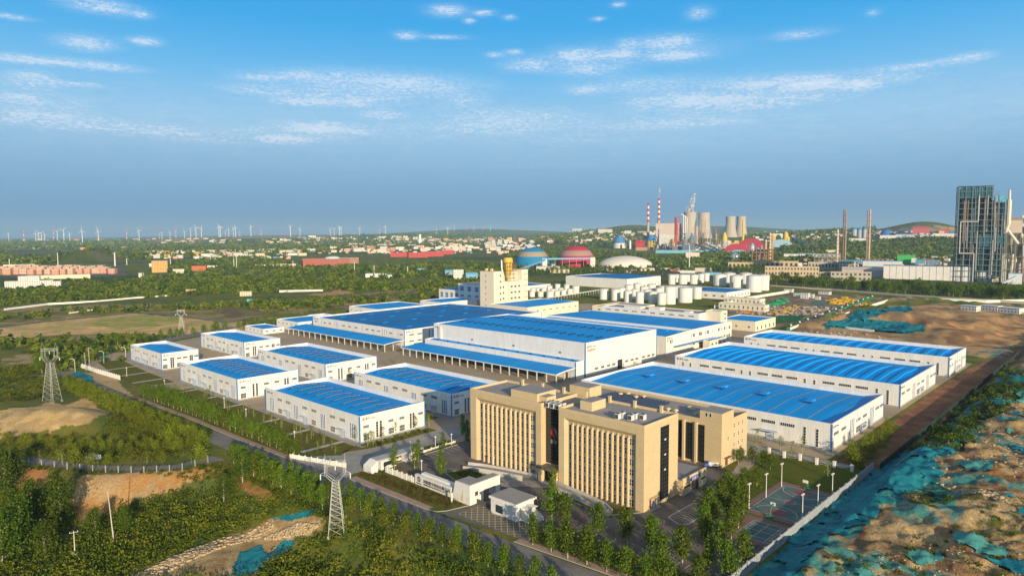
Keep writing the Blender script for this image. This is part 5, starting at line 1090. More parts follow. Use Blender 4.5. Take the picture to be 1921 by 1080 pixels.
def pylon(px, pyb, pyt, lab, rz, wf=.21):
    x, y, z = G(px, pyb); d = math.hypot(x, y); h = (pyb-pyt)*d/FPX*1.03; t = thing('transmission_pylon', lab, 'pylon', (x, y, z), rz, group='lattice transmission pylons')
    w0 = h*wf/2; w1 = h*.036; hb = h*.66; r0 = .07 if h < 40 else .12; r0 *= 1.0
    def leg(zz): f_ = zz/hb; return w0+(w1-w0)*f_
    b = MB(); lv = [0, .16, .30, .42, .52, .61, .69, .76, .83, .89, .95, 1.0]; lv = [q*hb for q in lv]
    cs = [(-1, -1), (1, -1), (1, 1), (-1, 1)]
    for a, c in zip(lv[:-1], lv[1:]):
        wa, wc = leg(a), leg(c)
        for i in range(4):
            p, q = cs[i], cs[(i+1) % 4]
            b.tube((p[0]*wa, p[1]*wa, a), (p[0]*wc, p[1]*wc, c), r0*1.25, 4); b.tube((p[0]*wa, p[1]*wa, a), (q[0]*wc, q[1]*wc, c), r0*.6, 3); b.tube((q[0]*wa, q[1]*wa, a), (p[0]*wc, p[1]*wc, c), r0*.6, 3); b.tube((p[0]*wc, p[1]*wc, c), (q[0]*wc, q[1]*wc, c), r0*.6, 3)
    b.obj('lattice_body', galv, t)
    # open window head
    b = MB(); hw = h*.125; z0 = hb; z1 = h*.76; z2 = h*.90; z3 = h
    for s in (-1, 1):
        for e in (-w1, w1):
            b.tube((s*w1, e, z0), (s*hw, e, z1), r0, 4); b.tube((s*hw, e, z1), (s*hw*.92, e, z2), r0, 4); b.tube((s*w1*.2, e, z0+(z1-z0)*.25), (s*hw*.8, e, z1), r0*.6, 3); b.tube((s*hw*.8, e, z1), (s*hw*.72, e, z2), r0*.6, 3)
            b.tube((s*hw*.92, e, z2), (s*hw*.95, 0, z3), r0*.8, 3)
        for k in range(5):
            za = z1+(z2-z1)*k/5; zc = z1+(z2-z1)*(k+1)/5; b.tube((s*hw, -w1, za), (s*hw*.76, -w1, zc), r0*.5, 3); b.tube((s*hw, w1, za), (s*hw*.76, w1, zc), r0*.5, 3)
        for k in range(4):
            f0 = k/4; f1 = (k+1)/4; b.tube((s*(w1+(hw-w1)*f0), -w1, z0+(z1-z0)*f0), (s*(w1*.2+(hw*.8-w1*.2)*f1), -w1, z0+(z1-z0)*(.25+.75*f1)), r0*.5, 3)
    b.obj('window_head', galv, t)
    b = MB()
    for e in (-w1, w1):
        b.tube((-hw*1.05, e, z2), (hw*1.05, e, z2), r0, 4); b.tube((-hw*1.05, e, z2-h*.035), (hw*1.05, e, z2-h*.035), r0*.8, 4)
        for k in range(10): xa = -hw+2*hw*k/10; xb = -hw+2*hw*(k+1)/10; b.tube((xa, e, z2 if k % 2 else z2-h*.035), (xb, e, z2-h*.035 if k % 2 else z2), r0*.5, 3)
    for s in (-1, 1): b.tube((s*hw, 0, z1+.5), (s*hw*1.45, 0, z1-.2), r0, 4); b.tube((s*hw, 0, z1-h*.03), (s*hw*1.45, 0, z1-.2), r0*.7, 4)
    b.obj('crossarm', galv, t)
    for xx, zz in ((-hw*1.42, z1-.3), (hw*1.42, z1-.3), (0, z2-h*.04)): b = MB(); b.tube((xx, 0, zz), (xx, 0, zz-1.5), .16, 6); b.obj('insulator', framew, t)
    b = MB(); [b.box(s*w0-.35, s*w0+.35, e*w0-.35, e*w0+.35, -.6, .3) for s in (-1, 1) for e in (-1, 1)]; b.obj('footing', conc2, t)
VA = YAW-PI/2
pylon(632, 1000, 852, 'large galvanised lattice pylon in the foreground shrubs left of the gate', VA+.15, .19); pylon(98, 753, 662, 'pale lattice pylon standing above the sand cutting on the left', VA-.1, .20); pylon(341, 627, 582, 'small distant lattice pylon on the dry field behind the workshops', VA+.3, .24)
# ------------------------------------------------------------------ trees and shrubs
def leafmat(name, dark, light, warm=None):
    m_ = bpy.data.materials.new(name); m_.use_nodes = True; t = m_.node_tree; b = t.nodes['Principled BSDF']; b.inputs['Roughness'].default_value = .6; b.inputs['Specular IOR Level'].default_value = .15
    a = t.nodes.new('ShaderNodeAttribute'); a.attribute_name = 'v'; oi = t.nodes.new('ShaderNodeObjectInfo')
    x = t.nodes.new('ShaderNodeMix'); x.data_type = 'RGBA'; t.links.new(a.outputs['Fac'], x.inputs[0]); x.inputs[6].default_value = (*dark, 1); x.inputs[7].default_value = (*light, 1)
    hv = t.nodes.new('ShaderNodeHueSaturation'); mr = t.nodes.new('ShaderNodeMapRange'); mr.inputs[3].default_value = .8; mr.inputs[4].default_value = 1.25; t.links.new(oi.outputs['Random'], mr.inputs[0]); t.links.new(mr.outputs[0], hv.inputs['Value'])
    m2 = t.nodes.new('ShaderNodeMapRange'); m2.inputs[3].default_value = .485; m2.inputs[4].default_value = .51; t.links.new(oi.outputs['Random'], m2.inputs[0]); t.links.new(m2.outputs[0], hv.inputs['Hue'])
    t.links.new(x.outputs[2], hv.inputs['Color']); t.links.new(hv.outputs[0], b.inputs['Base Color'])
    tr_ = t.nodes.new('ShaderNodeBsdfTranslucent'); t.links.new(hv.outputs[0], tr_.inputs[0]); ms = t.nodes.new('ShaderNodeMixShader'); ms.inputs[0].default_value = .28
    o = t.nodes['Material Output']; t.links.new(b.outputs[0], ms.inputs[1]); t.links.new(tr_.outputs[0], ms.inputs[2]); t.links.new(ms.outputs[0], o.inputs[0]); return m_
LF = leafmat('poplar_leaves', (.048, .105, .006), (.155, .225, .015)); LW = leafmat('willow_leaves', (.08, .13, .007), (.26, .29, .022)); LD = leafmat('dark_leaves', (.030, .075, .006), (.12, .175, .014))
LS = leafmat('shrub_leaves', (.036, .072, .005), (.20, .215, .018)); LR = leafmat('hedge_leaves', (.10, .06, .02), (.16, .15, .035)); LB = leafmat('woodland_leaves', (.035, .085, .010), (.20, .25, .026))
bark = mat('pale_bark', (.40, .36, .28), .9, .2, 2); barkd = mat('brown_bark', (.14, .10, .07), .9, .2, 2)
def quads(c, size, flat=.0):
    """one leafy face per centre, random tilt"""
    n = len(c); a = rng.normal(size=(n, 3)); a[:, 2] *= (1-flat); a /= np.linalg.norm(a, axis=1)[:, None]
    b_ = rng.normal(size=(n, 3)); b_ -= (b_*a).sum(1)[:, None]*a; b_ /= np.linalg.norm(b_, axis=1)[:, None]
    s = (size*rng.uniform(.6, 1.35, n))[:, None] if np.isscalar(size) else (size*rng.uniform(.6, 1.35, n))[:, None]
    V = np.stack([c-a*s*.5, c+b_*s*.36, c+a*s*.5, c-b_*s*.36], 1).reshape(-1, 3); Q = np.arange(4*n).reshape(-1, 4); return V, Q
def crown(n, h0, h1, wfun, clumps=16, spread=.5, size=.55, seed=0):
    """clumps of leaves gathered along limbs through the crown"""
    r_ = np.random.default_rng(seed); cc = []
    for k in range(clumps):
        t = (k+.5)/clumps; z = h0+(h1-h0)*t; w = wfun(t)*r_.uniform(.35, .95); a = r_.uniform(0, 2*PI); cc.append((math.cos(a)*w, math.sin(a)*w, z+r_.uniform(-.3, .3), .35+wfun(t)*spread))
    cc = np.array(cc); k = r_.integers(0, clumps, n); d = r_.normal(size=(n, 3))*.62; c = cc[k, :3]+d*cc[k, 3:4]*np.array([1, 1, 1.25])
    core = r_.random(n) < .25; t = r_.random(n); w = np.array([wfun(q) for q in t])*.55; a = r_.uniform(0, 2*PI, n)
    c[core] = np.stack([np.cos(a)*w, np.sin(a)*w, h0+(h1-h0)*t], 1)[core]
    V, Q = quads(c, size); v = np.clip(.5+.7*(r_.random(clumps)[k]-.5)+.6*(r_.random(n)-.5), 0, 1); return V, Q, np.repeat(v, 4), cc
TREES = {}
def make_tree(kind, seed):
    K = {'poplar': (1200, 2.3, 9.6, lambda t: 2.25*math.sin(PI*min(1, t*.9+.10))**.8, 22, .50, .58, LF, 9.4, .17),
         'tall_poplar': (1300, 1.8, 12.2, lambda t: 1.8*math.sin(PI*min(1, t*.86+.14))**.7, 24, .40, .50, LF, 12, .2),
         'street_tree': (800, 1.8, 6.2, lambda t: 1.95*math.sin(PI*min(1, t*.8+.2))**.6, 14, .45, .45, LF, 5.6, .12),
         'willow': (900, .8, 6.6, lambda t: 2.7*math.sin(PI*min(1, t*.75+.22))**.6, 18, .5, .50, LW, 5, .16),
         'sapling': (170, 1.8, 5.6, lambda t: 1.1*math.sin(PI*min(1, t*.8+.15)), 12, .4, .36, LW, 5.2, .08),
         'broad_tree': (2400, 3.0, 14.5, lambda t: 3.9*math.sin(PI*min(1, t*.85+.14))**.6, 34, .45, .62, LD, 13, .3)}[kind]
    n, h0, h1, wf, cl, sp, sz, lm, th, tr_ = K
    V, Q, v, cc = crown(n, h0, h1, wf, cl, sp, sz, seed); cm = bigmesh('crown', V, Q, lm, attr=v)
    b = MB(); b.tube((0, 0, -.4), (.05, .03, th*.5), tr_, 7, tr_*.7); b.tube((.05, .03, th*.5), (0, 0, th), tr_*.7, 6, tr_*.2)
    for c in cc[::2]: z0 = max(1.2, c[2]-1.0-abs(c[0])*.6); b.tube((.03, .02, z0), (c[0]*.9, c[1]*.9, c[2]), tr_*.38, 4, tr_*.12)
    return cm, b.mesh('trunk', bark if kind != 'willow' else barkd)
NS = {'poplar': 6, 'tall_poplar': 3, 'street_tree': 4, 'willow': 4, 'sapling': 4, 'broad_tree': 3}
def tree(kind, x, y, lab, grp=None, sc=1.0, z=None, name=None):
    if kind not in TREES: TREES[kind] = [make_tree(kind, 100+7*i+len(kind)) for i in range(NS[kind])]
    cm, tm = random.choice(TREES[kind]); z = float(terrain(np.array([x]), np.array([y]))[0]) if z is None else z
    s = sc*random.uniform(.88, 1.12); t = thing(name or (kind if kind.endswith('tree') or kind in ('willow', 'sapling') else 'poplar_tree'), lab, 'tree', (x, y, z), random.uniform(0, 6.28), grp, (s*random.uniform(.92, 1.1), s*random.uniform(.92, 1.1), s))
    link('trunk', tm, t); link('crown', cm, t); return t
# dense row between pavement and front lawns
ys = np.arange(404, 246, -4.0)
for i, y in enumerate(ys):
    xi = np.interp(y, [245, 290, 335, 370, 405], [137.5, 136.6, 136.2, 134.8, 134.0]); tree('street_tree', xi+random.uniform(-.6, .6), y+random.uniform(-.8, .8), 'young tree in the dense row beside the front lawns', 'dense row of young trees along the front lawns', 1.12)
for i, y in enumerate(np.arange(400, 262, -6.5)): tree('street_tree', 140.6+random.uniform(-.8, .8), y, 'young tree in the inner row on the front lawns', 'inner row of trees on the front lawns', 1.0)
# willows on the outer side of the road
for i, y in enumerate(np.arange(470, 283, -3.9)):
    xo = np.interp(y, [245, 300, 360, 430, 470], [118, 119.5, 118, 117, 116]); tree('willow', xo-1.5+random.uniform(-1, 1), y+random.uniform(-1, 1), 'bushy willow in the outer row along the access road', 'willows along the outer side of the access road', .85)
for i, y in enumerate(np.arange(455, 300, -5.2)): tree('willow', 111.5+random.uniform(-2, 2), y, 'bushy willow standing behind the roadside willow row', 'second row of willows behind the roadside', .9)
# poplars on the outer side, nearer part
for i, y in enumerate(np.arange(262, 92, -5.6)):
    xo = np.interp(y, [92, 120, 150, 180, 216, 245, 265], [127.5, 126.5, 125.6, 124.6, 122.4, 120.0, 119]); tree('poplar', xo-1.2+random.uniform(-.4, .4), y+random.uniform(-.7, .7), 'poplar in the long roadside row above the dark ditch', 'poplars along the ditch side of the access road', .70)
for i, y in enumerate(np.arange(258, 190, -6.5)): tree('poplar', 116.3+random.uniform(-1.5, 1.5), y, 'leafy poplar behind the roadside row near the pylon', 'second row of poplars near the pylon', .82)
# row on the right verge
rowv = [(999.5, 1022), (1034, 1035), (1065, 1047), (1101, 1060), (1138, 1073), (1175, 1087), (1212, 1100), (1250, 1113)]
for i, q in enumerate(rowv): x, y = G0(*q); tree('poplar', x, y, 'poplar in the verge row right of the gate', 'poplars on the verge right of the gate', .98)
for q in [(1035, 975), (1060, 985), (1122, 1003), (1176, 1016), (1222, 1035), (1280, 1055), (1330, 1070), (1350, 1040), (1240, 1070), (1310, 1105), (1365, 1090), (1395, 1062), (1325, 1020)]:
    x, y = G0(*q); tree('poplar', x, y, 'poplar along the car park edge right of the gate', 'poplars along the right car park', .98)
for q, lb in (((1039, 928), 'lone leafy tree in front of the office entrance ramp'), ((778, 882), 'tall narrow poplar at the left end of the car park'), ((828, 897), 'tall narrow poplar in the car park in front of the left office wing')): x, y = G0(*q); tree('tall_poplar', x, y, lb, None, .82)
for q in [(740, 878), (831, 846), (785, 864), (868, 818), (876, 832)]: x, y = G0(*q); tree('tall_poplar', x, y, 'narrow poplar along the west side of the car park', 'narrow poplars west of the car park', .72)
# trees between forecourt and courts
for q in [(1340, 985), (1368, 975), (1352, 960), (1385, 990), (1330, 968), (1375, 948), (1392, 935), (1362, 930), (1395, 965), (1372, 1010), (1320, 1000)]: x, y = G0(*q); tree('poplar', x, y, 'tree in the cluster between the forecourt and the basketball court', 'trees between the forecourt and the courts', .92)
for q in [(1397, 905), (1420, 912), (1445, 880), (1432, 875), (1408, 868), (1385, 870)]: x, y = G0(*q); tree('street_tree', x, y, 'small tree on the court lawn beside the rear office block', 'small trees on the court lawn', .9)
for q in [(1464, 845), (1420, 838), (1505, 848), (1487, 858), (1553, 895)]: x, y = G0(*q); tree('sapling', x, y, 'thin sapling in front of the nearest right hall', 'saplings in front of the nearest right hall', 1.1)
for q in [(1605, 872), (1598, 860), (1622, 845), (1632, 838), (1650, 822), (1665, 812)]: x, y = G0(*q); tree('willow', x, y, 'yellow green tree beside the dirt strip at the nearest hall', 'trees by the dirt strip at the right halls', .85)
for q in [(683, 822), (700, 835), (718, 828), (741, 815), (762, 808), (780, 806), (690, 838), (668, 830), (805, 800)]: x, y = G0(*q); tree('sapling', x, y, 'thin sapling against the gable of the nearest workshop', 'saplings by the nearest workshop', 1.15)
for q in [(620, 690), (655, 712), (730, 690), (745, 685), (1340, 835), (1330, 845), (1350, 640), (1365, 642), (1345, 636), (1215, 690), (1190, 697), (1170, 705), (1248, 664), (1256, 660)]: x, y = G0(*q); tree('sapling', x, y, 'thin young tree standing in the yards between the halls', 'young trees in the factory yards', 1.1)
for i in range(42):
    y = 240+i*4.1+random.uniform(-1.5, 1.5); x = random.uniform(146, 158); tree('sapling', x, y, 'thin staked sapling on the front lawns', 'saplings on the front lawns', .75)
# trees north of the workshops
for i in range(30): x = 175+i*8.2; tree('street_tree', x+random.uniform(-2, 2), 605+i*1.6+random.uniform(-3, 3), 'small tree in the hedge row behind the rear workshops', 'tree row behind the rear workshops', 1.25)
for i in range(26): tree('street_tree', 112+i*1.2+random.uniform(-3, 3), 520+i*4+random.uniform(-5, 5), 'small roadside tree left of the white boundary wall', 'roadside trees near the road junction', 1.2)
# big trees lower left
for (px, pb, lb, s) in [(10, 935, 'dark broad tree cut by the left edge of the view', 1.15), (115, 985, 'tall broad tree with a forked pale trunk before the cut bank', 1.12), (62, 985, 'tall pale limbed tree with a thin crown, lower left', .95), (40, 1035, 'broad tree in the lower left corner above the shrubs', 1.0), (85, 1050, 'smaller broad tree right of the lower left corner', .75), (5, 1060, 'broad tree at the very lower left corner', .9)]:
    x, y, z = G(px, pb); tree('broad_tree', x, y, lb, None, s*1.12, z)
for (px, pb, lb, s) in [(28, 905, 'broad tree beside the lane at the left edge', .8), (180, 1010, 'leafy tree right of the forked pale trunk', .62), (455, 905, 'broad bushy tree above the small orange slope', .6), (420, 940, 'broad bushy tree on the slope below the lane', .62), (235, 1000, 'round tree growing behind the leaning concrete pole', .5), (20, 1000, 'tall leafy tree third from the lower left corner', 1.0)]:
    x, y, z = G(px, pb); tree('broad_tree', x, y, lb, None, s*1.1, z)
for q in [(px, 874-.00035*(px-230)**2+random.uniform(-3, 3)) for px in sorted(random.sample(range(20, 390), 17))]: x, y, z = G(*q); tree(random.choice(['sapling', 'willow']), x, y, 'feathery young tree along the fenced lane', 'young trees along the fenced lane', random.uniform(.55, 1.0), z, 'young_tree')
for q in [(px, 848-.0003*(px-230)**2+random.uniform(-12, 2)) for px in sorted(random.sample(range(5, 370), 40))]: x, y, z = G(*q); tree('willow', x, y, 'low feathery willow on the far side of the fenced lane', 'low willows above the fenced lane', .55, z)
for q in [(470, 893), (500, 900), (520, 915), (545, 925), (575, 935), (600, 945), (485, 880), (515, 893), (660, 960), (690, 968), (720, 985), (760, 1000), (800, 1015), (850, 1035), (900, 1050), (945, 1065)]: x, y, z = G(*q); tree('willow', x, y, 'bushy willow between the poplar row and the ditch', 'bushy willows along the ditch', .75, z)
# shrub masses: one mesh of leaf clumps per thicket
def thicket(name, pts, m_, per, size, lab=None, leaf=.5, nleaf=70, zoff=0.0, spacing=None, hfac=.8, cat='shrubs'):
    cs = []
    for (x, y, s) in pts: cs.append((x, y, s))
    cs = np.array(cs); z = terrain(cs[:, 0], cs[:, 1]); n = len(cs)
    k = np.repeat(np.arange(n), nleaf); d = rng.normal(size=(n*nleaf, 3)); d /= np.linalg.norm(d, axis=1)[:, None]; rr = rng.uniform(.55, 1.0, n*nleaf)[:, None]
    lob = 1+.35*np.sin(d[:, 0]*5+k*1.7)*np.sin(d[:, 1]*4+k)
    c = np.stack([cs[k, 0], cs[k, 1], z[k]], 1)+d*rr*cs[k, 2:3]*lob[:, None]*np.array([1, 1, hfac]); c[:, 2] = np.maximum(c[:, 2]+.25*cs[k, 2], z[k]+.1)+zoff
    V, Q = quads(c, leaf*np.clip(cs[k, 2]/1.6, .7, 9)); v = np.clip(.45+.95*(rng.random(n)[k]-.5)+.5*(rng.random(n*nleaf)-.5), 0, 1)
    o = link(name, bigmesh(name, V, Q, m_, attr=np.repeat(v, 4))); return tag(o, lab, cat if lab else None, kind='stuff')
def scatter(poly, n, smin, smax, keep=None, world=False):
    P = poly if world else zone(poly); xs = [p[0] for p in P]; ys_ = [p[1] for p in P]; out_ = []
    k = 0
    while len(out_) < n and k < 40:
        x = rng.uniform(min(xs), max(xs), n*3); y = rng.uniform(min(ys_), max(ys_), n*3); ok = inpoly(x, y, P)
        if keep is not None: ok &= keep(x, y)
        for a, c in zip(x[ok], y[ok]): out_.append((a, c, rng.uniform(smin, smax)))
        k += 1
    return out_[:n]
bare = [zone(q[0]) for q in Z if q[1] in (SAND, ORG, TEAL, (.40, .26, .12), (.50, .27, .10)) or q[1][0] >= .38]
def notbare(x, y):
    r_ = np.ones(x.shape, bool)
    for P in bare: r_ &= ~inpoly(x, y, P)
    return r_
near = scatter([(-150, 1200), (-150, 900), (160, 915), (345, 915), (450, 900), (520, 940), (610, 960), (830, 1050), (980, 1110), (1250, 1250)], 2300, 1.1, 3.1, notbare)
thicket('shrubland', near, LS, 0, 0, 'green shrubland filling the slope in the foreground', .42, 90)
g2 = scatter([(-100, 838), (0, 832), (180, 810), (260, 770), (360, 835), (380, 852), (300, 866), (180, 866), (90, 856), (0, 842)], 520, .6, 1.8, notbare)
g2 += scatter([(-100, 700), (0, 690), (60, 650), (110, 700), (130, 740), (80, 748), (0, 762)], 420, 1.2, 2.8, notbare)
g2 += scatter([(-60, 860), (60, 874), (180, 888), (330, 882), (400, 868), (450, 884), (600, 952), (590, 960), (440, 892), (300, 892), (0, 884)], 260, .6, 1.3)
g2 += scatter([(200, 745), (240, 735), (330, 790), (380, 840), (330, 835), (190, 805), (215, 778)], 260, .8, 2.0, notbare)
thicket('roadside_scrub', g2, LS, 0, 0, 'mixed scrub and young growth around the sand cutting on the left', .5, 60)
# hedges
hd = [(random.uniform(141.3, 149), y+random.uniform(-.5, .5), random.uniform(.6, 1.1)) for y in np.arange(163, 212, .35)]+[(random.uniform(143.5, 156), y, random.uniform(.6, 1.2)) for y in np.arange(60, 130, .4)]
thicket('verge_hedge', hd, LR, 0, 0, 'reddish green clipped hedge in front of the name wall and along the verge', .38, 60)
hd = [(158+random.uniform(0, 34), random.uniform(213, 219), random.uniform(.5, 1.0)) for _ in range(130)]+[(random.uniform(166, 173), random.uniform(168, 186), random.uniform(.5, 1.0)) for _ in range(90)]+[(random.uniform(172.5, 181), random.uniform(120, 148), random.uniform(.4, .9)) for _ in range(90)]+[(random.uniform(163, 198), random.uniform(236, 241.5), random.uniform(.4, .9)) for _ in range(110)]
hd = [h for h in hd if not (174 < h[0] < 181.5 and 122 < h[1] < 152)]
thicket('garden_shrubs', hd, LS, 0, 0, 'low garden shrubs round the office forecourt', .36, 55)
hd = [(random.uniform(260.5, 265), random.uniform(122, 200), random.uniform(.6, 1.3)) for _ in range(60)]+[(270+random.uniform(-1, 5), random.uniform(73.8, 80), random.uniform(.5, 1)) for _ in range(40)]+[(random.uniform(209, 236), random.uniform(96, 112), random.uniform(.3, .8)) for _ in range(60)]+scatter([(1585, 868), (1665, 800), (1690, 795), (1640, 862), (1610, 880)], 120, .7, 1.6)
thicket('court_shrubs', hd, LW, 0, 0, 'loose shrubs around the court lawn and hall ends', .4, 50)
rg = scatter([(1700, 850), (1760, 800), (1840, 735), (1921, 690), (1921, 740), (1850, 790), (1815, 845), (1775, 850)], 210, 1.0, 3.0)+scatter([(1500, 1080), (1600, 1030), (1921, 930), (1921, 1080)], 70, .6, 1.4)+scatter([(1700, 930), (1770, 905), (1790, 940), (1730, 950)], 40, .6, 1.3)
thicket('spoil_ground_scrub', rg, LD, 0, 0, 'dark scrub on the spoil ground beyond the net fence', .5, 70)
# broken rock along the cutting and on the spoil ground
rk_ = scatter([(250, 1080), (300, 1056), (360, 1030), (420, 1008), (500, 980), (520, 985), (430, 1022), (360, 1050), (290, 1085)], 900, .15, .8)+scatter([(490, 1010), (560, 980), (600, 985), (580, 1000), (520, 1012)], 500, .2, .75)+scatter([(1750, 905), (1870, 925), (1890, 940), (1800, 925)], 200, .2, .9)+scatter([(1560, 1080), (1700, 1000), (1921, 1000), (1921, 1080)], 160, .12, .45)+scatter([(1700, 870), (1921, 760), (1921, 900), (1780, 900)], 170, .15, .7)
cs = np.array(rk_); n = len(cs); base = np.array([(-1, -1, -.6), (1, -1, -.6), (1, 1, -.6), (-1, 1, -.6), (-1, -1, .6), (1, -1, .6), (1, 1, .6), (-1, 1, .6)], float)
V = base[None]*cs[:, 2][:, None, None]*rng.uniform(.35, .85, (n, 8, 3)); a = rng.uniform(0, 6.28, n); ca, sa_ = np.cos(a)[:, None], np.sin(a)[:, None]
V = np.stack([V[..., 0]*ca-V[..., 1]*sa_, V[..., 0]*sa_+V[..., 1]*ca, V[..., 2]], -1)+np.stack([cs[:, 0], cs[:, 1], terrain(cs[:, 0], cs[:, 1])+cs[:, 2]*.15], 1)[:, None]
Q = (np.array([(0, 3, 2, 1), (4, 5, 6, 7), (0, 1, 5, 4), (1, 2, 6, 5), (2, 3, 7, 6), (3, 0, 4, 7)])[None]+(np.arange(n)*8)[:, None, None]).reshape(-1, 4)
tag(link('broken_rock', bigmesh('broken_rock', V.reshape(-1, 3), Q, mat('pale_rock', (.44, .34, .21), .9, .25, .7))), 'broken pale rock strewn over the cutting and spoil ground', 'rubble', kind='stuff')
# woods of the middle distance and beyond: clumps, smaller nearby and larger far off
def woods(name, polys, lab, m_, size, nleaf, leaf, cap=6000, hf=1.0, dens=.62):
    pts = []
    for poly, cov in polys:
        P = zone(poly); A = abs(sum(P[i][0]*P[(i+1) % len(P)][1]-P[(i+1) % len(P)][0]*P[i][1] for i in range(len(P))))/2
        dm = np.mean([math.hypot(*p) for p in P]); s = size*max(1.0, dm/1500)
        n = int(min(cap, cov*A/(3.14*s*s)*dens*1.6)); pts += scatter(P, n, s*.65, s*1.25, None, True)
    return thicket(name, pts, m_, 0, 0, lab, leaf, nleaf, 0, None, hf, 'trees')
woods('near_woods', [([(0, 545), (120, 535), (240, 528), (400, 520), (560, 520), (700, 528), (800, 536), (840, 548), (720, 545), (600, 545), (480, 550), (330, 556), (250, 560), (120, 566), (0, 575)], .95),
 ([(0, 636), (140, 640), (250, 632), (300, 640), (250, 655), (240, 690), (170, 690), (110, 700), (70, 660), (0, 655)], .55), ([(0, 592), (60, 588), (160, 580), (300, 576), (460, 570), (560, 565), (470, 578), (300, 584), (130, 592), (0, 602)], .35), ([(470, 568), (620, 562), (760, 552), (830, 552), (800, 562), (640, 575), (500, 590)], .35), ([(800, 530), (900, 522), (900, 560), (840, 566)], .6)],
 'green woodland belt between the dry field and the town', LB, 4.2, 34, 1.25, 2600, 1.15)
woods('middle_woods', [([(0, 528), (60, 545), (230, 528), (320, 515), (300, 495), (480, 480), (560, 498), (700, 500), (860, 490), (960, 500), (950, 470), (1050, 460), (1230, 480), (1250, 505), (1000, 512), (880, 520), (700, 524), (500, 518), (300, 525), (120, 530)], .8),
 ([(0, 480), (150, 470), (280, 465), (430, 462), (560, 456), (700, 452), (900, 455), (900, 462), (700, 468), (560, 478), (300, 485), (60, 498), (0, 500)], .55), ([(1230, 490), (1300, 475), (1460, 475), (1500, 480), (1500, 495), (1440, 500), (1300, 508), (1240, 508)], .7), ([(1480, 480), (1620, 455), (1800, 448), (1800, 488), (1700, 492), (1500, 490)], .85), ([(1450, 455), (1600, 445), (1620, 455), (1480, 478)], .6)],
 'dark woods around the town and the chemical works', LB, 5.0, 22, 1.35, 3000, 1.0)
woods('far_woods', [([(0, 452), (250, 452), (300, 460), (600, 450), (640, 445), (900, 440), (1000, 446), (900, 452), (600, 458), (300, 466), (0, 470)], .45), ([(1000, 440), (1200, 440), (1250, 455), (1100, 465), (1000, 455)], .35), ([(1400, 430), (1640, 428), (1640, 440), (1480, 452), (1400, 445)], .45)],
 'hazy far woods below the horizon', LB, 5.5, 14, 1.5, 2200, .8)
# tree belt in front of the chemical works: countable crowns
belt = []
for i in range(120):
    px = 1448+i*4.1; pb = np.interp(px, [1440, 1560, 1700, 1921], [536, 543, 551, 562])-random.uniform(0, 9); belt.append((px, pb))
for px, pb in belt:
    x, y = G0(px, pb); tree('street_tree', x, y, 'round tree in the belt in front of the chemical works', 'tree belt in front of the chemical works', random.uniform(1.9, 2.6))
for px in np.arange(1000, 1250, 9): x, y = G0(px, random.uniform(508, 518)); tree('street_tree', x, y, 'yellow green tree between the domes and the far hall', 'trees between the domes and the factory', random.uniform(1.7, 2.4))
for px in np.arange(1330, 1440, 8): x, y = G0(px, random.uniform(507, 514)); tree('street_tree', x, y, 'round tree in the row behind the big tanks', 'trees behind the big tanks', random.uniform(2.2, 3.0))

# dust nets draped over the banks: real sheets with folds and torn edges
netc = mat('teal_dust_net', (.006, .115, .180), .75, .3, .25, col2=(.020, .250, .300), bump=.6, bs=1.4, spec=.15)
netp = mat('faded_dust_net', (.10, .33, .30), .85, .3, .3, col2=(.05, .24, .24), bump=.6, bs=1.4, spec=.1)
def dust_net(lab, poly, m_, step=.7, fold=.75, seed=0, rag=2.2, hole=.30, lift=.15, world=False):
    P = poly if world else zone(poly); xs = [p[0] for p in P]; ys_ = [p[1] for p in P]; x0, y0 = min(xs), min(ys_)
    gx = np.arange(x0, max(xs)+step, step); gy = np.arange(y0, max(ys_)+step, step); X, Y = np.meshgrid(gx, gy, indexing='ij'); nx, ny = X.shape; x = X.ravel()+rng.uniform(-.2, .2, X.size)*step; y = Y.ravel()+rng.uniform(-.2, .2, X.size)*step
    n1_ = fbm(x*.4+y*.15, y, 2.6, 3, 200+seed); rid = 1-np.abs(2*n1_-1); z = terrain(x, y)+lift+fold*(rid-.45)*1.5+.25*(fbm(x, y, 1.1, 2, 210+seed)-.4); z = np.maximum(z, terrain(x, y)+.04)
    wx = x+(fbm(x, y, rag*2, 3, 220+seed)-.5)*rag*2.6; wy = y+(fbm(x, y, rag*2, 3, 230+seed)-.5)*rag*2.6
    ok = inpoly(wx, wy, P) & (fbm(x, y, 6, 4, 240+seed) > hole); I = np.arange(nx*ny).reshape(nx, ny); q = np.stack([I[:-1, :-1], I[1:, :-1], I[1:, 1:], I[:-1, 1:]], -1).reshape(-1, 4); q = q[ok[q].all(1)]
    if len(q) < 4: return
    u, inv = np.unique(q, return_inverse=True); cx_, cy_ = float(x[u].mean()), float(y[u].mean()); V = np.stack([x[u]-cx_, y[u]-cy_, z[u]], 1)
    tag(link('dust_net', bigmesh('dust_net', V, inv.reshape(-1, 4), m_), None, (cx_, cy_, 0)), lab, 'dust net', 'teal dust nets')
dust_net('long teal dust net on the bank beside the pale boundary wall', [(1500, 990), (1560, 945), (1632, 888), (1660, 862), (1700, 850), (1770, 835), (1800, 828), (1795, 850), (1745, 858), (1770, 880), (1778, 893), (1750, 912), (1700, 925), (1690, 945), (1650, 945), (1625, 985), (1600, 1010), (1545, 1005)], netc, seed=1)
dust_net('teal dust net on the bank at the bottom edge below the courts', [(1380, 1100), (1440, 1052), (1478, 1018), (1500, 988), (1540, 985), (1555, 1015), (1525, 1045), (1500, 1085), (1480, 1110)], netc, seed=2)
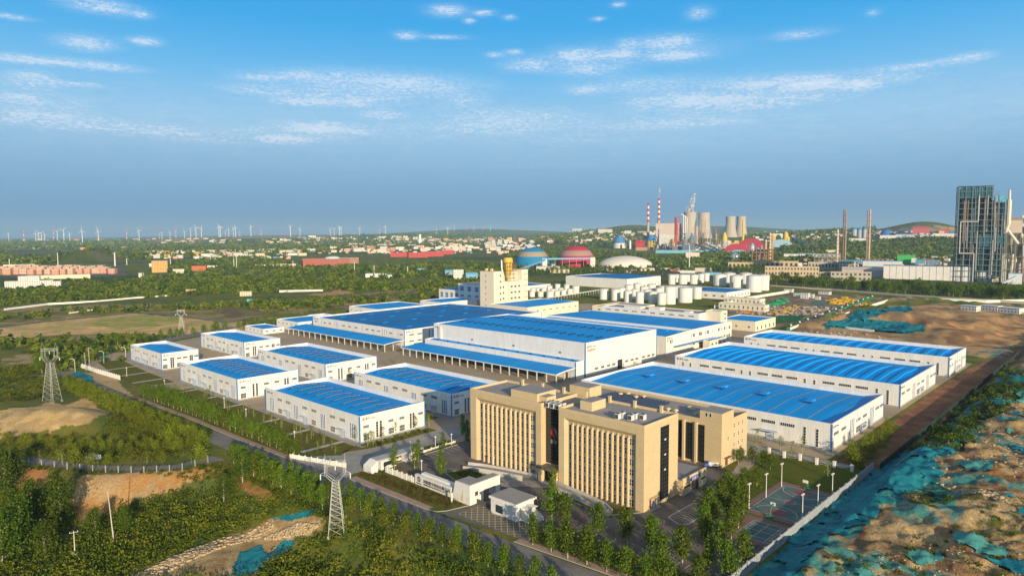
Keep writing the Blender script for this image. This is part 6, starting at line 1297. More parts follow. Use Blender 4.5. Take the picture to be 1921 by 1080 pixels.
dust_net('teal net lying in the rock cutting, lower left', [(448, 1036), (490, 1022), (500, 1040), (530, 1014), (556, 1011), (540, 1036), (500, 1062), (455, 1086), (430, 1090)], mat('bright_teal_net', (.012, .22, .27), .75, .2, .4, bump=.4, bs=2), fold=.25, seed=3, rag=.5, hole=.1)
dust_net('narrow teal net strip at the top of the rock cutting', [(508, 972), (560, 962), (602, 954), (592, 966), (545, 976)], MATS['bright_teal_net'], fold=.2, seed=4, rag=.5, hole=.1)
dust_net('dark teal net over the big heap behind the rear hall', [(1545, 608), (1600, 588), (1660, 578), (1705, 576), (1712, 582), (1650, 592), (1620, 598), (1700, 606), (1735, 610), (1732, 622), (1690, 627), (1620, 620), (1550, 617)], netc, step=1.6, fold=1.6, seed=5, rag=4, hole=.2, lift=.5)
dust_net('teal net heap by the road beside the white boundary wall', [(133, 702), (150, 698), (175, 708), (176, 718), (160, 722)], netc, fold=1.0, seed=6, rag=.6, hole=.1)
for i, (P_, lb, mm) in enumerate([([(1795, 870), (1850, 860), (1870, 880), (1830, 890)], 'faded torn net above the orange pit', netp), ([(1850, 945), (1921, 935), (1940, 960), (1880, 968)], 'bright torn net patch near the right edge', netc), ([(1780, 1005), (1870, 1010), (1921, 1030), (1860, 1045), (1790, 1030)], 'faded net strip across the lower right ground', netp), ([(1810, 1050), (1900, 1045), (1940, 1070), (1840, 1090)], 'torn net in the lower right corner', netc), ([(1830, 800), (1880, 780), (1921, 770), (1921, 800), (1860, 820)], 'torn net beyond the dark scrub, right edge', netp), ([(1850, 755), (1900, 735), (1935, 730), (1921, 755), (1880, 770)], 'pale net on the heaps at the right edge', netp), ([(1700, 1040), (1760, 1030), (1780, 1050), (1720, 1062)], 'small net scrap on the track, lower right', netp), ([(1860, 840), (1921, 825), (1940, 850), (1880, 862)], 'net strip along the far side of the pit', netc), ([(1600, 1070), (1660, 1060), (1680, 1080), (1610, 1095)], 'small net scrap at the bottom edge', netp)]): dust_net(lb, P_, mm, seed=20+i, rag=3, hole=.42)
# ------------------------------------------------------------------ everything beyond the factory
def F(px, pyb, zoff=0):
    x, y, z = G(px, pyb); d = math.hypot(x, y); return (x, y, z+zoff), math.atan2(y, x)-PI/2, d/FPX
def fthing(name, label, cat, px, pyb, grp=None, turn=0, zoff=0):
    loc, rz, s = F(px, pyb, zoff); return thing(name, label, cat, loc, rz+turn, grp), s
C_ = {}
def cm(c, pat=None, rough=.75):
    k = (c, pat); 
    if k not in C_: C_[k] = mat('paint_%s%s' % ('_'.join('%02d' % int(q*99) for q in c), '_windowed' if pat else ''), c, rough, .08, .15, fn=(winpattern() if pat == 'w' else winpattern(sx_=4.5, sz_=3.4) if pat else None))
    return C_[k]
WHITE = (.66, .66, .64); CREAM = (.66, .58, .42); SALM = (.62, .33, .24); BRICK = (.40, .13, .09); BLUE = (.05, .22, .50); LBLUE = (.16, .40, .62); TEALB = (.03, .26, .38); YEL = (.68, .47, .08); REDP = (.42, .04, .04); GREYP = (.40, .40, .40); BEI = (.48, .38, .25); PINK = (.36, .035, .055); RUST = (.27, .14, .08); CONC = (.43, .39, .335)
def bld(name, label, px, pyb, w, h, dp, wall=WHITE, roof=None, pat='w', grp=None, turn=0, cat='building', gable=0, sink=0, roofcol=None):
    """far building: w,h in photograph pixels, dp = depth as a multiple of width"""
    t, s = fthing(name, label, cat, px, pyb, grp, turn); W_, H_, D_ = w*s, h*s, w*s*dp
    b = MB(); b.box(-W_/2, W_/2, 0, D_, -2-sink, H_); b.obj('wall', cm(wall, pat), t)
    b = MB(); rc = roof or GREYP
    if gable: b.extr([(-.6, H_+.01), (D_+.6, H_+.01), (D_/2, H_+gable*H_)], 0, -W_/2-.5, W_/2+.5)
    else: b.box(-W_/2-.4, W_/2+.4, -.4, D_+.4, H_+.01, H_+.6)
    b.obj('roof', cm(rc), t); return t, s
# the three big storage domes and their conveyors
def dome(label, px, pyb, r, h, bands, grp=None, flat=False):
    t, s = fthing('storage_dome', label, 'dome', px, pyb, grp); Rr, Hh = r*s, h*s; n = 14; prof = []; mf = []
    x0, y0, z0 = t.location; d = math.hypot(x0, y0); t.location = (x0*(d+Rr)/d, y0*(d+Rr)/d, z0)
    for i in range(n+1):
        a = PI/2*i/n; prof.append((Rr*math.cos(a)**(.8 if not flat else 1), Hh*math.sin(a))); z = i/n
        mf.append(next(k for k, (lim, c) in enumerate(bands) if math.sin(a) <= lim+1e-6))
    prof[-1] = (.5, Hh); b = MB(); b.lathe(prof, 40, mf=mf); b.obj('shell', [cm(c) for l, c in bands], t, smooth=True); return t, s
dome('blue storage dome with a grey brown band behind the cream tower', 999, 501, 34, 36, [(.50, (.01, .20, .42)), (.78, (.33, .27, .20)), (1, (.01, .20, .42))])
dome('red storage dome with a grey brown band right of the blue one', 1081, 501, 37, 39, [(.50, (.42, .03, .06)), (.74, (.33, .22, .18)), (1, (.42, .035, .07))])
dome('low white inflated dome right of the red one', 1173, 503, 53, 21, [(1, (.72, .68, .62))], flat=True)
def conveyor(label, p0, z0, p1, z1, w=3.2, col=LBLUE, n=6, legs=True):
    (x0, y0, g0), _, s = F(*p0); (x1, y1, g1), _, _ = F(*p1); t = thing('conveyor', label, 'conveyor', (x0, y0, g0)); dx, dy = x1-x0, y1-y0; l = math.hypot(dx, dy); nx, ny = -dy/l*w/2, dx/l*w/2
    a, c = z0*s, z1*s+(g1-g0); b = MB(); b.prism([(nx, ny), (-nx, -ny), (dx-nx, dy-ny), (dx+nx, dy+ny)], [a, a, c, c], [a+w*.8, a+w*.8, c+w*.8, c+w*.8]); b.obj('gallery', cm(col), t)
    if legs:
        for i in range(1, n): f_ = i/n; q = MB(); q.box(dx*f_-.4, dx*f_+.4, dy*f_-.4, dy*f_+.4, (g1-g0)*f_*0-2, a+(c-a)*f_); q.obj('trestle', cm(GREYP), t)
    return t
conveyor('blue inclined conveyor rising to the white transfer tower', (975, 510), 3, (1022, 503), 16, 5); conveyor('long level blue conveyor in front of the red dome', (1028, 503), 16, (1108, 503), 17, 5)
bld('transfer_tower', 'white conveyor transfer tower before the blue dome', 1022, 503, 9, 18, 1, WHITE, None, None, cat='tower'); bld('transfer_tower', 'white conveyor transfer tower before the red dome', 1112, 503, 9, 20, 1, WHITE, None, None, cat='tower')
bld('low_building', 'low white building with windows at the foot of the domes', 1028, 507, 44, 7, .4); bld('low_building', 'cream shed in front of the low white dome building', 1050, 512, 36, 6, .5, CREAM, None, None); bld('low_building', 'small white pump block on the dome yard', 1038, 501, 6, 9, 1, WHITE)
# chimneys and cooling towers
def chimney(label, px, pyb, pyt, w, bands=None, col=CONC, grp=None, nb=7):
    t, s = fthing('chimney', label, 'chimney', px, pyb, grp); h = (pyb-pyt)*s; r = w*s/2; b = MB(); z0 = h*(.45 if bands else 1)
    if bands:
        b.lathe([(r*1.25, -3), (r*1.02, z0)], 14); b.obj('shaft', cm(col), t); b = MB(); pr = [(r*(1.02-.2*i/nb), z0+(h-z0)*i/nb) for i in range(nb+1)]; b.lathe(pr, 14, mf=[i % 2 for i in range(nb)]+[0]); b.obj('banded_top', [cm(REDP), cm(WHITE)], t)
    else: b.lathe([(r*1.2, -3), (r*.9, h)], 12); b.obj('shaft', cm(col), t)
    return t, s, h
chimney('shorter red and white banded chimney left of the power plant', 1215.5, 446, 383, 4.2, True); chimney('tallest red and white banded chimney giving off white smoke', 1235.5, 447, 374, 4.6, True, nb=9)
def cooling(label, px, pyb, pyt, w):
    t, s = fthing('cooling_tower', label, 'cooling tower', px, pyb, 'concrete cooling towers'); h = (pyb-pyt)*s; r = w*s/2; b = MB(); pr = []
    for i in range(15): z = i/14; k = .74+.42*((z-.78)/.78)**2 if z < .78 else .74+.5*(z-.78)**2*1.6; pr.append((r*k, z*h))
    b.lathe(pr, 32); b.f.pop(); b.m.pop(); b.lathe([(pr[-1][0]*.97, h), (pr[-5][0]*.95, h*.7)], 32); b.obj('shell', cm(CONC), t, smooth=True); return t, s, h
cooling('steaming cooling tower behind the red steel plant', 1294, 447, 400, 29); cooling('cooling tower second from left, behind the rusty columns', 1320, 447, 401, 27); cooling('cooling tower at the left of the right hand pair', 1370, 445, 408, 22); cooling('rightmost cooling tower behind the yellow chimney', 1390, 444, 408, 21)
def plume(label, px, pyb, pts, den):
    """steam as a real volume of soft puffs"""
    t, s = fthing('steam_plume', label, 'steam', px, pyb); m_ = MATS.get('steam')
    if not m_:
        m_ = mat('steam', (.9, .9, .92), 1, spec=0); tr = m_.node_tree; bs = tr.nodes['Principled BSDF']; n = tr.nodes.new('ShaderNodeTexNoise'); n.inputs['Scale'].default_value = .05; n.inputs['Detail'].default_value = 5; g = tr.nodes.new('ShaderNodeNewGeometry'); tr.links.new(g.outputs['Position'], n.inputs['Vector'])
        lw = tr.nodes.new('ShaderNodeLayerWeight'); lw.inputs[0].default_value = .5; iv = tr.nodes.new('ShaderNodeMath'); iv.operation = 'SUBTRACT'; iv.inputs[0].default_value = 1; tr.links.new(lw.outputs['Facing'], iv.inputs[1]); mr = tr.nodes.new('ShaderNodeMapRange'); mr.inputs[1].default_value = .35; mr.inputs[2].default_value = .7; tr.links.new(n.outputs[0], mr.inputs[0]); mu = tr.nodes.new('ShaderNodeMath'); mu.operation = 'MULTIPLY'; tr.links.new(mr.outputs[0], mu.inputs[0]); tr.links.new(iv.outputs[0], mu.inputs[1]); m3_ = tr.nodes.new('ShaderNodeMath'); m3_.operation = 'MULTIPLY'; m3_.inputs[1].default_value = .45; tr.links.new(mu.outputs[0], m3_.inputs[0]); tr.links.new(m3_.outputs[0], bs.inputs['Alpha'])
    R1 = random.Random(px); b = MB()
    for (cx_, z, r), (cx2, z2, r2) in zip(pts[:-1], pts[1:]):
        for k in range(6):
            f_ = R1.random(); x = (cx_+(cx2-cx_)*f_+R1.uniform(-.5, .5)*r)*s; zz = (z+(z2-z)*f_)*s; y = R1.uniform(-.5, .5)*r*s; rr = (r+(r2-r)*f_)*s*R1.uniform(.35, .7)
            k0 = len(b.v); n = 8
            for i in range(7): a = PI*i/6; [b.v.append((x+rr*math.sin(a)*math.cos(2*PI*j/n), y+rr*math.sin(a)*math.sin(2*PI*j/n), zz+rr*1.2*math.cos(a))) for j in range(n)]
            for i in range(6):
                for j in range(n): j2 = (j+1) % n; b.f.append((k0+i*n+j, k0+(i+1)*n+j, k0+(i+1)*n+j2, k0+i*n+j2)); b.m.append(0)
    b.obj('steam', m_, t, smooth=True)
plume('white steam drifting right from the steaming cooling tower', 1294, 447, [(0, 47, 9), (0, 52, 8), (2, 60, 7), (4, 68, 6), (7, 76, 4.5), (9, 80, 2)], .10)
plume('small puff of white smoke above the tallest banded chimney', 1235.5, 447, [(0, 73.5, 1.2), (.2, 78, 2.2), (.6, 83, 2.6), (1.0, 88, 2.0), (1.2, 92, .8)], .25)
# lattice process columns and plant
def rack(label, px, pyb, w, h, lv, cols, c1, c2=None, name='process_plant', dp=.6, tubes=0, tc=WHITE, cat='industrial plant', grp=None, clad=0):
    t, s = fthing(name, label, cat, px, pyb, grp); W_, H_ = w*s, h*s; D_ = W_*dp; r_ = max(.5, W_*.022); b = MB()
    for i in range(cols+1):
        x = -W_/2+W_*i/cols
        for y in (0, D_): b.box(x-r_, x+r_, y-r_, y+r_, -2, H_)
    b.obj('columns', cm(c1), t); b = MB()
    for j in range(1, lv+1):
        z = H_*j/lv-.01; b.box(-W_/2-r_, W_/2+r_, -r_*1.4, r_*.6, z-r_*.9, z); b.box(-W_/2-r_, -W_/2+r_, r_*.61, D_, z-r_*.9, z); b.box(W_/2-r_, W_/2+r_, r_*.61, D_, z-r_*.9, z); b.box(-W_/2+r_, W_/2-r_, D_*.25, D_*.98, z-r_*.5, z-r_*.2)
    b.obj('floors', cm(c2 or c1), t); b = MB()
    for j in range(lv):
        for i in range(cols):
            if (i+j) % 3 == 0: x = -W_/2+W_*i/cols; b.tube((x, -r_*.2, H_*j/lv), (x+W_/cols, -r_*.2, H_*(j+1)/lv), r_*.35, 3)
    b.obj('bracing', cm(c2 or c1), t)
    R0 = random.Random(px*7)
    for k in range(tubes):
        x = R0.uniform(-W_*.42, W_*.42); a = R0.uniform(0, .4)*H_; c = a+R0.uniform(.2, .6)*H_; b = MB(); rr = W_*R0.uniform(.025, .06); b.tube((x, D_*R0.uniform(.1, .6), a), (x, D_*R0.uniform(.1, .6), min(c, H_*1.02)), rr, 8); b.obj('vessel', cm(R0.choice([tc, GREYP, (.30, .24, .2)])), t)
    return t, s
def vtube(label, px, pyb, pyt, w, col, name='process_column', cat='industrial column', grp=None, ladders=True):
    t, s = fthing(name, label, cat, px, pyb, grp); h = (pyb-pyt)*s; r = w*s/2; b = MB(); b.lathe([(r, -2), (r, h*.55), (r*.82, h*.57), (r*.82, h-r), (r*.3, h)], 12); b.obj('vessel', cm(col, None, .5), t)
    if ladders:
        b = MB()
        for k in range(8): z = h*(.12+.11*k); b.lathe([(r*1.02, z), (r*1.7, z), (r*1.7, z+.6), (r*1.02, z+.6)], 10)
        b.tube((r*1.45, -r*.5, 0), (r*1.45, -r*.5, h*.97), r*.16, 4); b.obj('platforms', cm(RUST), t)
    return t
t_, s_ = rack('red steel preheater frame with a thick red riser beside the cooling tower', 1277, 470, 22, 62, 8, 3, REDP, RUST, tubes=5, tc=(.6, .5, .4))
b = MB(); b.tube((-9*s_, -3*s_, 0), (-9*s_, -3*s_, 60*s_), 2.6*s_, 12); b.obj('red_riser', cm(REDP), t_)
for k in range(3): b = MB(); x = (4+k*3.2)*s_; b.tube((x, -2*s_, 20*s_), (x, -2*s_, (64-k*2)*s_), 1.1*s_, 8); b.tube((x, -2*s_, (64-k*2)*s_), (x-4*s_, -2*s_, (66-k*2)*s_), 1.0*s_, 8); b.obj('white_duct', cm(WHITE), t_)
t_, s_ = rack('rusty lattice tower with tall pipes in the middle of the cement works', 1313, 470, 17, 55, 9, 3, RUST, (.35, .22, .16), tubes=8, tc=(.55, .5, .45))
t_, s_ = rack('shorter rusty lattice tower right of the middle one', 1342, 468, 12, 43, 7, 2, RUST, (.35, .22, .16), tubes=6); b = MB(); b.tube((-9*s_, 0, 0), (-9*s_, 0, 38*s_), 1.0*s_, 8); b.obj('blue_duct', cm(LBLUE), t_)
def silo(label, px, pyb, pyt, w, col, cap, capname='conical_cap', grp=None, name='silo', conef=.3):
    t, s = fthing(name, label, 'silo', px, pyb, grp); h = (pyb-pyt)*s; r = w*s/2; b = MB(); b.lathe([(r, -2), (r, h*(1-conef))], 18); b.obj('drum', cm(col), t); b = MB(); b.lathe([(r*1.02, h*(1-conef)+.02), (r*.85, h*(1-conef*.55)), (r*.35, h*(1-.12*conef)), (r*.3, h)], 18); b.obj(capname, cm(cap), t, smooth=True); return t, s
silo('white silo with a blue domed cap at the left of the cement works', 1162, 465, 441, 23, (.62, .60, .56), (.06, .20, .42), conef=.62); silo('slim white silo beside the blue capped one', 1182, 467, 450, 4, WHITE, WHITE)
silo('yellow round silo with a blue house on top', 1222, 463, 441, 17, YEL, BLUE, conef=.5); silo('yellow silo half hidden behind conveyors', 1261, 465, 448, 10, YEL, YEL)
silo('teal capped silo left of the lattice tower', 1285, 462, 437, 9, (.2, .25, .3), TEALB, conef=.5); silo('teal capped silo nearest the lattice tower', 1298, 462, 438, 9, (.2, .25, .3), TEALB, conef=.5); silo('teal topped slim tower behind the lattice frame', 1306, 460, 411, 6, GREYP, TEALB, conef=.3)
silo('yellow rounded tank on grey legs', 1359, 466, 437, 10, GREYP, YEL, conef=.55); silo('grey silo under the yellow tank, left', 1357, 466, 449, 7, (.5, .52, .52), (.5, .52, .52)); silo('grey silo under the yellow tank, right', 1366, 466, 451, 8, (.5, .52, .52), (.5, .52, .52)); chimney('slender yellow chimney before the right cooling towers', 1393.5, 463, 416, 3.4, None, YEL)
bld('power_house', 'long white and pink power house left of the red steel frame', 1252, 450, 42, 30, .4, (.62, .52, .48), (.5, .2, .18)); bld('plant_building', 'white plant block with a flat overhanging roof', 1250, 462, 30, 22, .4, WHITE); chimney('thin white pipe stack beside the power house', 1235, 466, 431, 2.4, None, WHITE); chimney('thin pale stack at the foot of the red frame', 1268, 468, 450, 2, None, WHITE)
bld('red_shed', 'red steel shed with sloping conveyor at the left of the works', 1201, 467, 17, 12, .6, REDP, REDP, None, gable=.3); bld('brown_building', 'low brown building under the red shed', 1206, 470, 26, 6, .4, (.36, .24, .17), (.3, .2, .15), None)
conveyor('white inclined conveyor at the red shed', (1206, 458), 2, (1215, 466), -1, 3, WHITE, 3); conveyor('dark blue inclined conveyor left of the yellow silo', (1228, 458), 4, (1243, 468), 0, 5, (.05, .12, .22), 3); conveyor('blue conveyor dropping from the silo cap', (1166, 464), 20, (1180, 466), 8, 5, (.06, .18, .35), 3)
conveyor('long blue conveyor descending to the right across the works', (1300, 470), 12, (1345, 476), 2, 6, (.08, .24, .40)); conveyor('second long blue conveyor to the right of the first', (1315, 468), 14, (1352, 474), 2, 5, (.08, .24, .40))
for i, (px, pb, w, h, c) in enumerate([(1246, 468, 10, 10, (.1, .14, .2)), (1256, 470, 9, 8, (.12, .18, .25)), (1270, 471, 16, 9, (.13, .17, .24)), (1290, 472, 18, 12, (.10, .15, .24)), (1302, 472, 14, 9, (.1, .2, .32)), (1325, 468, 14, 9, (.36, .3, .25)), (1335, 472, 22, 6, (.12, .3, .45)), (1380, 464, 26, 8, (.62, .44, .10)), (1375, 462, 20, 10, (.6, .45, .15))]):
    bld('plant_shed', 'small %s plant building crowded into the cement works' % ('yellow' if c[0] > .5 else 'dark blue' if c[2] > .2 else 'dark'), px, pb, w, h, .5, c, c, None, grp='plant buildings in the cement works')
for i, px in enumerate((1316, 1325, 1340, 1347)): t, s = fthing('pipe_bridge', 'bent white duct at the foot of the lattice towers', 'duct', px, 468, 'bent white ducts'); b = MB(); b.tube((-6*s, 0, 0), (0, 0, 8*s), 1.0*s, 7); b.tube((0, 0, 8*s), (7*s, 0, 1*s), 1.0*s, 7); b.obj('duct', cm((.62, .55, .45) if i % 2 else WHITE), t)
for i, (px, w, h, c1, lb) in enumerate([(1248, 10, 22, (.10, .14, .22), 'dark blue frame beside the yellow silo'), (1262, 9, 30, (.35, .30, .27), 'grey frame left of the red riser'), (1290, 10, 34, (.16, .20, .28), 'slate frame between the red and rusty towers'), (1302, 8, 44, (.34, .14, .09), 'red brown frame left of the rusty lattice tower'), (1326, 8, 38, (.30, .18, .12), 'brown frame right of the rusty lattice tower'), (1352, 9, 22, (.45, .36, .16), 'ochre frame beside the shorter lattice tower'), (1374, 16, 13, (.55, .40, .10), 'yellow pipe frame left of the yellow chimney'), (1400, 12, 12, (.35, .25, .2), 'rusty frame right of the yellow chimney'), (1232, 12, 13, (.2, .22, .26), 'low dark frame under the white plant block'), (1335, 26, 9, (.3, .26, .22), 'low mixed frame at the foot of the lattice towers')]): rack(lb, px, 471, w, h, max(2, h//6), 2, c1, RUST, tubes=4)
def vaultroof(label, px, pyb, w, h, col, sub, wallh=3):
    t, s = fthing('vaulted_store', label, 'warehouse', px, pyb); W_, H_ = w*s, h*s; wh = wallh*s; b = MB(); b.box(-W_/2, W_/2, 0, W_*.5, -2, wh); b.obj('wall', cm(sub), t); b = MB(); n = 12
    pr = [(-W_/2*math.cos(PI*i/n)*1.02, wh+(H_-wh)*math.sin(PI*i/n)) for i in range(n+1)]; b.extr(pr[::-1], 1, -.5, W_*.5+.5); b.obj('vault', cm(col), t, smooth=False)
vaultroof('large pink red vaulted store roof behind the front one', 1409, 468, 44, 20, PINK, (.10, .14, .3), 4); vaultroof('pink red vaulted store roof nearer, above a blue base', 1382, 474, 42, 16, (.40, .035, .06), LBLUE, 3); vaultroof('pale blue vaulted store at the right of the pink roofs', 1465, 464, 38, 14, (.30, .48, .60), (.30, .48, .60), 2); vaultroof('light blue low vault under the pink roof', 1385, 476, 30, 7, LBLUE, LBLUE, 1)
bld('long_shed', 'very long pale blue shed in front of the cement works', 1275, 475, 86, 5, .15, (.15, .40, .55), (.55, .62, .66), None); bld('long_shed', 'pale pink and blue low shed right of the long one', 1348, 475, 46, 3.5, .2, (.45, .3, .25), (.55, .45, .4), None)
bld('hoarding', 'large pale rectangular hoarding on the wooded slope', 1299, 486, 24, 12, .08, (.66, .58, .48), None, None, cat='hoarding')
chimney('tall thin white mast in front of the hoarding', 1293, 506, 461, 1.6, None, WHITE); t, s = fthing('gas_sphere', 'silver spherical gas tank in the trees', 'tank', 1379, 491); b = MB(); pr = [(7.6*s*math.sin(PI*i/12)+.01, 8.5*s-7.6*s*math.cos(PI*i/12)) for i in range(13)]; b.lathe(pr, 20); b.obj('sphere', mat('silver', (.6, .62, .64), .3, metal=.6), t, smooth=True); b = MB(); [b.tube((7*s*math.cos(a), 7*s*math.sin(a), -1), (7*s*math.cos(a), 7*s*math.sin(a), 8*s), .3*s, 5) for a in (0, 1.05, 2.1, 3.14, 4.2, 5.2)]; b.obj('legs', cm(GREYP), t)
silo('small pale blue silo with a conveyor at its side', 1411, 473, 457, 7, (.5, .55, .6), LBLUE)
# yellow plant and columns right of centre
for px, pb, tp, w in ((1460, 455, 441, 9), (1474, 456, 436, 8), (1478, 456, 444, 6), (1452, 454, 442, 7)): silo('yellow tower of the group left of the chemical works', px, pb, tp, w, YEL, YEL, grp='yellow silos')
bld('white_plant', 'white plant top between the yellow silos', 1458, 448, 18, 9, .5, WHITE, None, None)
for px, pb, tp, w, c, lb in ((1444, 492, 440, 4.6, (.62, .50, .32), 'tan process column, tallest of the left cluster'), (1448.5, 492, 443, 3, (.5, .42, .33), 'slim brown column beside the tallest tan one'), (1436, 492, 452, 4, (.62, .52, .38), 'pale process column left of the tallest tan one'), (1428, 492, 462, 4, (.45, .36, .28), 'shorter column in the left cluster'), (1422, 492, 466, 3, (.5, .4, .3), 'shortest column at the left of the cluster'), (1416, 492, 470, 3, (.4, .3, .24), 'low brown column left of the shortest one')): vtube(lb, px, pb, tp, w, c)
rack('low rusty pipe frame under the tan columns', 1430, 493, 34, 24, 4, 5, RUST, tubes=8)
for px, pb, tp, w, c, lb in ((1570, 492, 436, 4.4, (.60, .53, .46), 'pale column left of the tall dark pair'), (1580.5, 492, 402, 2.6, (.18, .13, .11), 'tall dark lattice clad column'), (1584.8, 492, 404, 2.6, (.33, .25, .19), 'tall rusty column paired with the dark one'), (1625, 492, 405, 2.4, (.28, .21, .17), 'tall ribbed column of the right pair'), (1629.5, 492, 404, 3.2, (.50, .41, .32), 'tall pale column of the right pair')): vtube(lb, px, pb, tp, w, c)
rack('rusty low pipe frames below the tall columns', 1552, 494, 40, 16, 3, 6, RUST, GREYP, tubes=9); rack('pipe frames at the foot of the right column pair', 1644, 496, 44, 9, 2, 7, GREYP, RUST, tubes=6)
# blue silos, quarry conveyors
for px, w in ((1603, 9), (1613, 9), (1622, 7)): silo('pale blue grey silo under a blue top on the quarry side', px, 446, 429, w, (.42, .46, .5), BLUE, grp='blue topped silos by the quarry', conef=.2)
dome('small dark blue dome at the foot of the quarry', 1662, 443, 9, 11, [(1, (.04, .15, .42))]); bld('red_plant', 'red plant building in the quarry', 1728, 441, 24, 11, .5, (.45, .12, .14), (.45, .1, .1), None, gable=.3); bld('red_plant', 'small red plant building in the quarry, further right', 1772, 438, 10, 7, .6, (.5, .1, .12), BLUE, None)
conveyor('dark blue conveyor rising rightwards in the quarry', (1680, 441), 2, (1712, 438), 7, 7, (.05, .16, .36)); conveyor('dark blue conveyor falling to the right in the quarry', (1724, 438), 10, (1750, 441), 2, 7, (.05, .16, .36)); conveyor('dark blue conveyor leading down from the silos', (1624, 444), 10, (1655, 447), 2, 7, (.05, .18, .36)); conveyor('long dark blue conveyor crossing the trees left of the columns', (1482, 452), 6, (1545, 470), 0, 6, (.06, .18, .30))
for px, pb, w, h, c in [(1610, 455, 28, 7, WHITE), (1670, 447, 30, 5, WHITE), (1780, 444, 36, 5, WHITE), (1700, 444, 30, 4, (.3, .45, .6)), (1800, 440, 30, 5, BLUE), (1740, 446, 26, 4, WHITE)]: bld('quarry_shed', 'long pale shed at the quarry edge', px, pb, w, h, .3, c, None, None, grp='sheds at the quarry edge')
# the great steel frame at the right
t, s = fthing('boiler_frame', 'huge open steel boiler tower of dark teal frames and grey pipes at the right edge', 'industrial tower', 1836, 529, None, .18)
W_, H_, D_ = 62*s, 149*s, 22*s
dteal = cm((.012, .038, .052)); steelg = cm((.13, .17, .19)); b = MB()
for i in range(8):
    x = -W_/2+W_*i/7
    for y in (0, D_/2, D_): b.box(x-.5*s, x+.5*s, y-.5*s, y+.5*s, -2, H_ if i < 6 else H_*.86)
b.obj('columns', steelg, t); b = MB()
for j in range(1, 18):
    z = H_*j/17; x1 = W_/2 if j < 15 else W_*.22; b.box(-W_/2-2*s, x1+2*s, -1.2*s, -.3*s, z-.55*s, z+.25*s)
b.obj('gallery_beams', cm((.10, .20, .24)), t)
for j in range(1, 18): q = MB(); z = H_*j/17; x1 = W_/2 if j < 15 else W_*.22; q.box(-W_/2, x1, .7*s, D_, z-.5*s, z-.1*s); q.obj('floor', steelg if j % 3 else cm(RUST), t)
q = MB(); q.box(-W_*.46, W_*.20, D_*.25, D_*.9, H_*.05, H_*.97); q.obj('boiler_casing', dteal, t); q = MB(); q.box(W_*.21, W_*.48, D_*.25, D_*.9, H_*.05, H_*.85); q.obj('boiler_casing', cm((.025, .045, .06)), t)
q = MB(); q.box(-W_*.47, W_*.2, .9*s, 1.4*s, H_*.87, H_*.985); q.obj('cladding', cm((.02, .09, .13)), t); q = MB(); [q.box(-W_*.22+k*3*s, -W_*.22+k*3*s+1.6*s, .3*s, .85*s, H_*.90, H_*.98) for k in range(5)]; q.obj('cladding_panels', cm((.05, .16, .24)), t); q = MB(); q.box(W_*.24, W_*.5, -.2*s, .4*s, H_*.83, H_*.89); q.obj('blue_header', cm((.10, .38, .55)), t)
q = MB(); q.box(-W_*.05, W_*.5, .8*s, 1.2*s, H_*.37, H_*.50); q.obj('cladding', cm((.02, .10, .15)), t)
R0 = random.Random(5)
for k in range(34):
    x = R0.uniform(-W_*.46, W_*.46); a = R0.uniform(0, .7)*H_; c = min(a+R0.uniform(.1, .45)*H_, H_*.9); q = MB(); q.tube((x, R0.uniform(-.2, .7)*s*2, a), (x, 0, c), R0.uniform(.5, 1.3)*s, 7); q.obj('pipe', cm(R0.choice([(.30, .30, .30), (.14, .17, .2), (.22, .15, .12), (.06, .11, .15)])), t)
q = MB(); q.tube((-W_*.45, -2*s, H_*.30), (-W_*.45, -2*s, H_*.63), .9*s, 8); q.tube((-W_*.45, -2*s, H_*.63), (-W_*.08, -2*s, H_*.63), .9*s, 8); q.tube((-W_*.08, -2*s, H_*.63), (-W_*.08, -2*s, H_*.9), .9*s, 8); q.tube((-W_*.45, -2*s, H_*.30), (-W_*.14, -2*s, H_*.30), .9*s, 8); q.tube((-W_*.14, -2*s, H_*.30), (-W_*.14, -2*s, 0), .9*s, 8); q.obj('steam_main', cm((.45, .45, .43)), t)
for k in range(26):
    q = MB(); i = k % 7; j = (k*5) % 16; x = -W_/2+W_*i/7; q.tube((x, -.6*s, H_*j/17), (x+W_/7, -.6*s, H_*(j+1)/17), .22*s, 3); q.obj('brace', steelg, t)
q = MB(); q.tube((W_*.53, 6*s, H_*.52), (W_*.58, 6*s, H_*.60), 2.6*s, 8); q.tube((W_*.58, 6*s, H_*.60), (W_*.58, 6*s, H_*.85), 3.2*s, 8); q.tube((W_*.58, 6*s, H_*.85), (W_*.575, 6*s, H_*.95), 1.6*s, 8); q.tube((W_*.56, 6*s, H_*.55), (W_*.80, 6*s, H_*.40), 2.2*s, 8); q.obj('flue_duct', cm((.66, .60, .52)), t)
t, s = rack('grey filter house on tall legs with a pale hopper box, far right', 1893, 528, 36, 96, 5, 3, (.20, .19, .18), (.22, .20, .19), tubes=10, name='filter_house', dp=.9); q = MB(); q.box(-11*s, 13*s, -2*s, 20*s, 74*s, 93*s); q.obj('hopper_box', cm((.62, .55, .48)), t); q = MB(); q.box(-13*s, 22*s, -1*s, 22*s, 93.2*s, 97*s); q.obj('roof', cm((.36, .30, .27)), t)
q = MB(); q.prism([(14*s, -2*s), (44*s, -2*s), (44*s, 2*s), (14*s, 2*s)], [86*s, 76*s, 76*s, 86*s], [92*s, 84*s, 84*s, 92*s]); q.obj('blue_gallery', cm((.10, .42, .62)), t)
vtube('pale column right of the filter house', 1912, 528, 428, 6, (.58, .54, .50)); silo('cream drum tank at the foot of the filter house', 1903, 526, 488, 9, (.62, .56, .40), (.6, .55, .42))
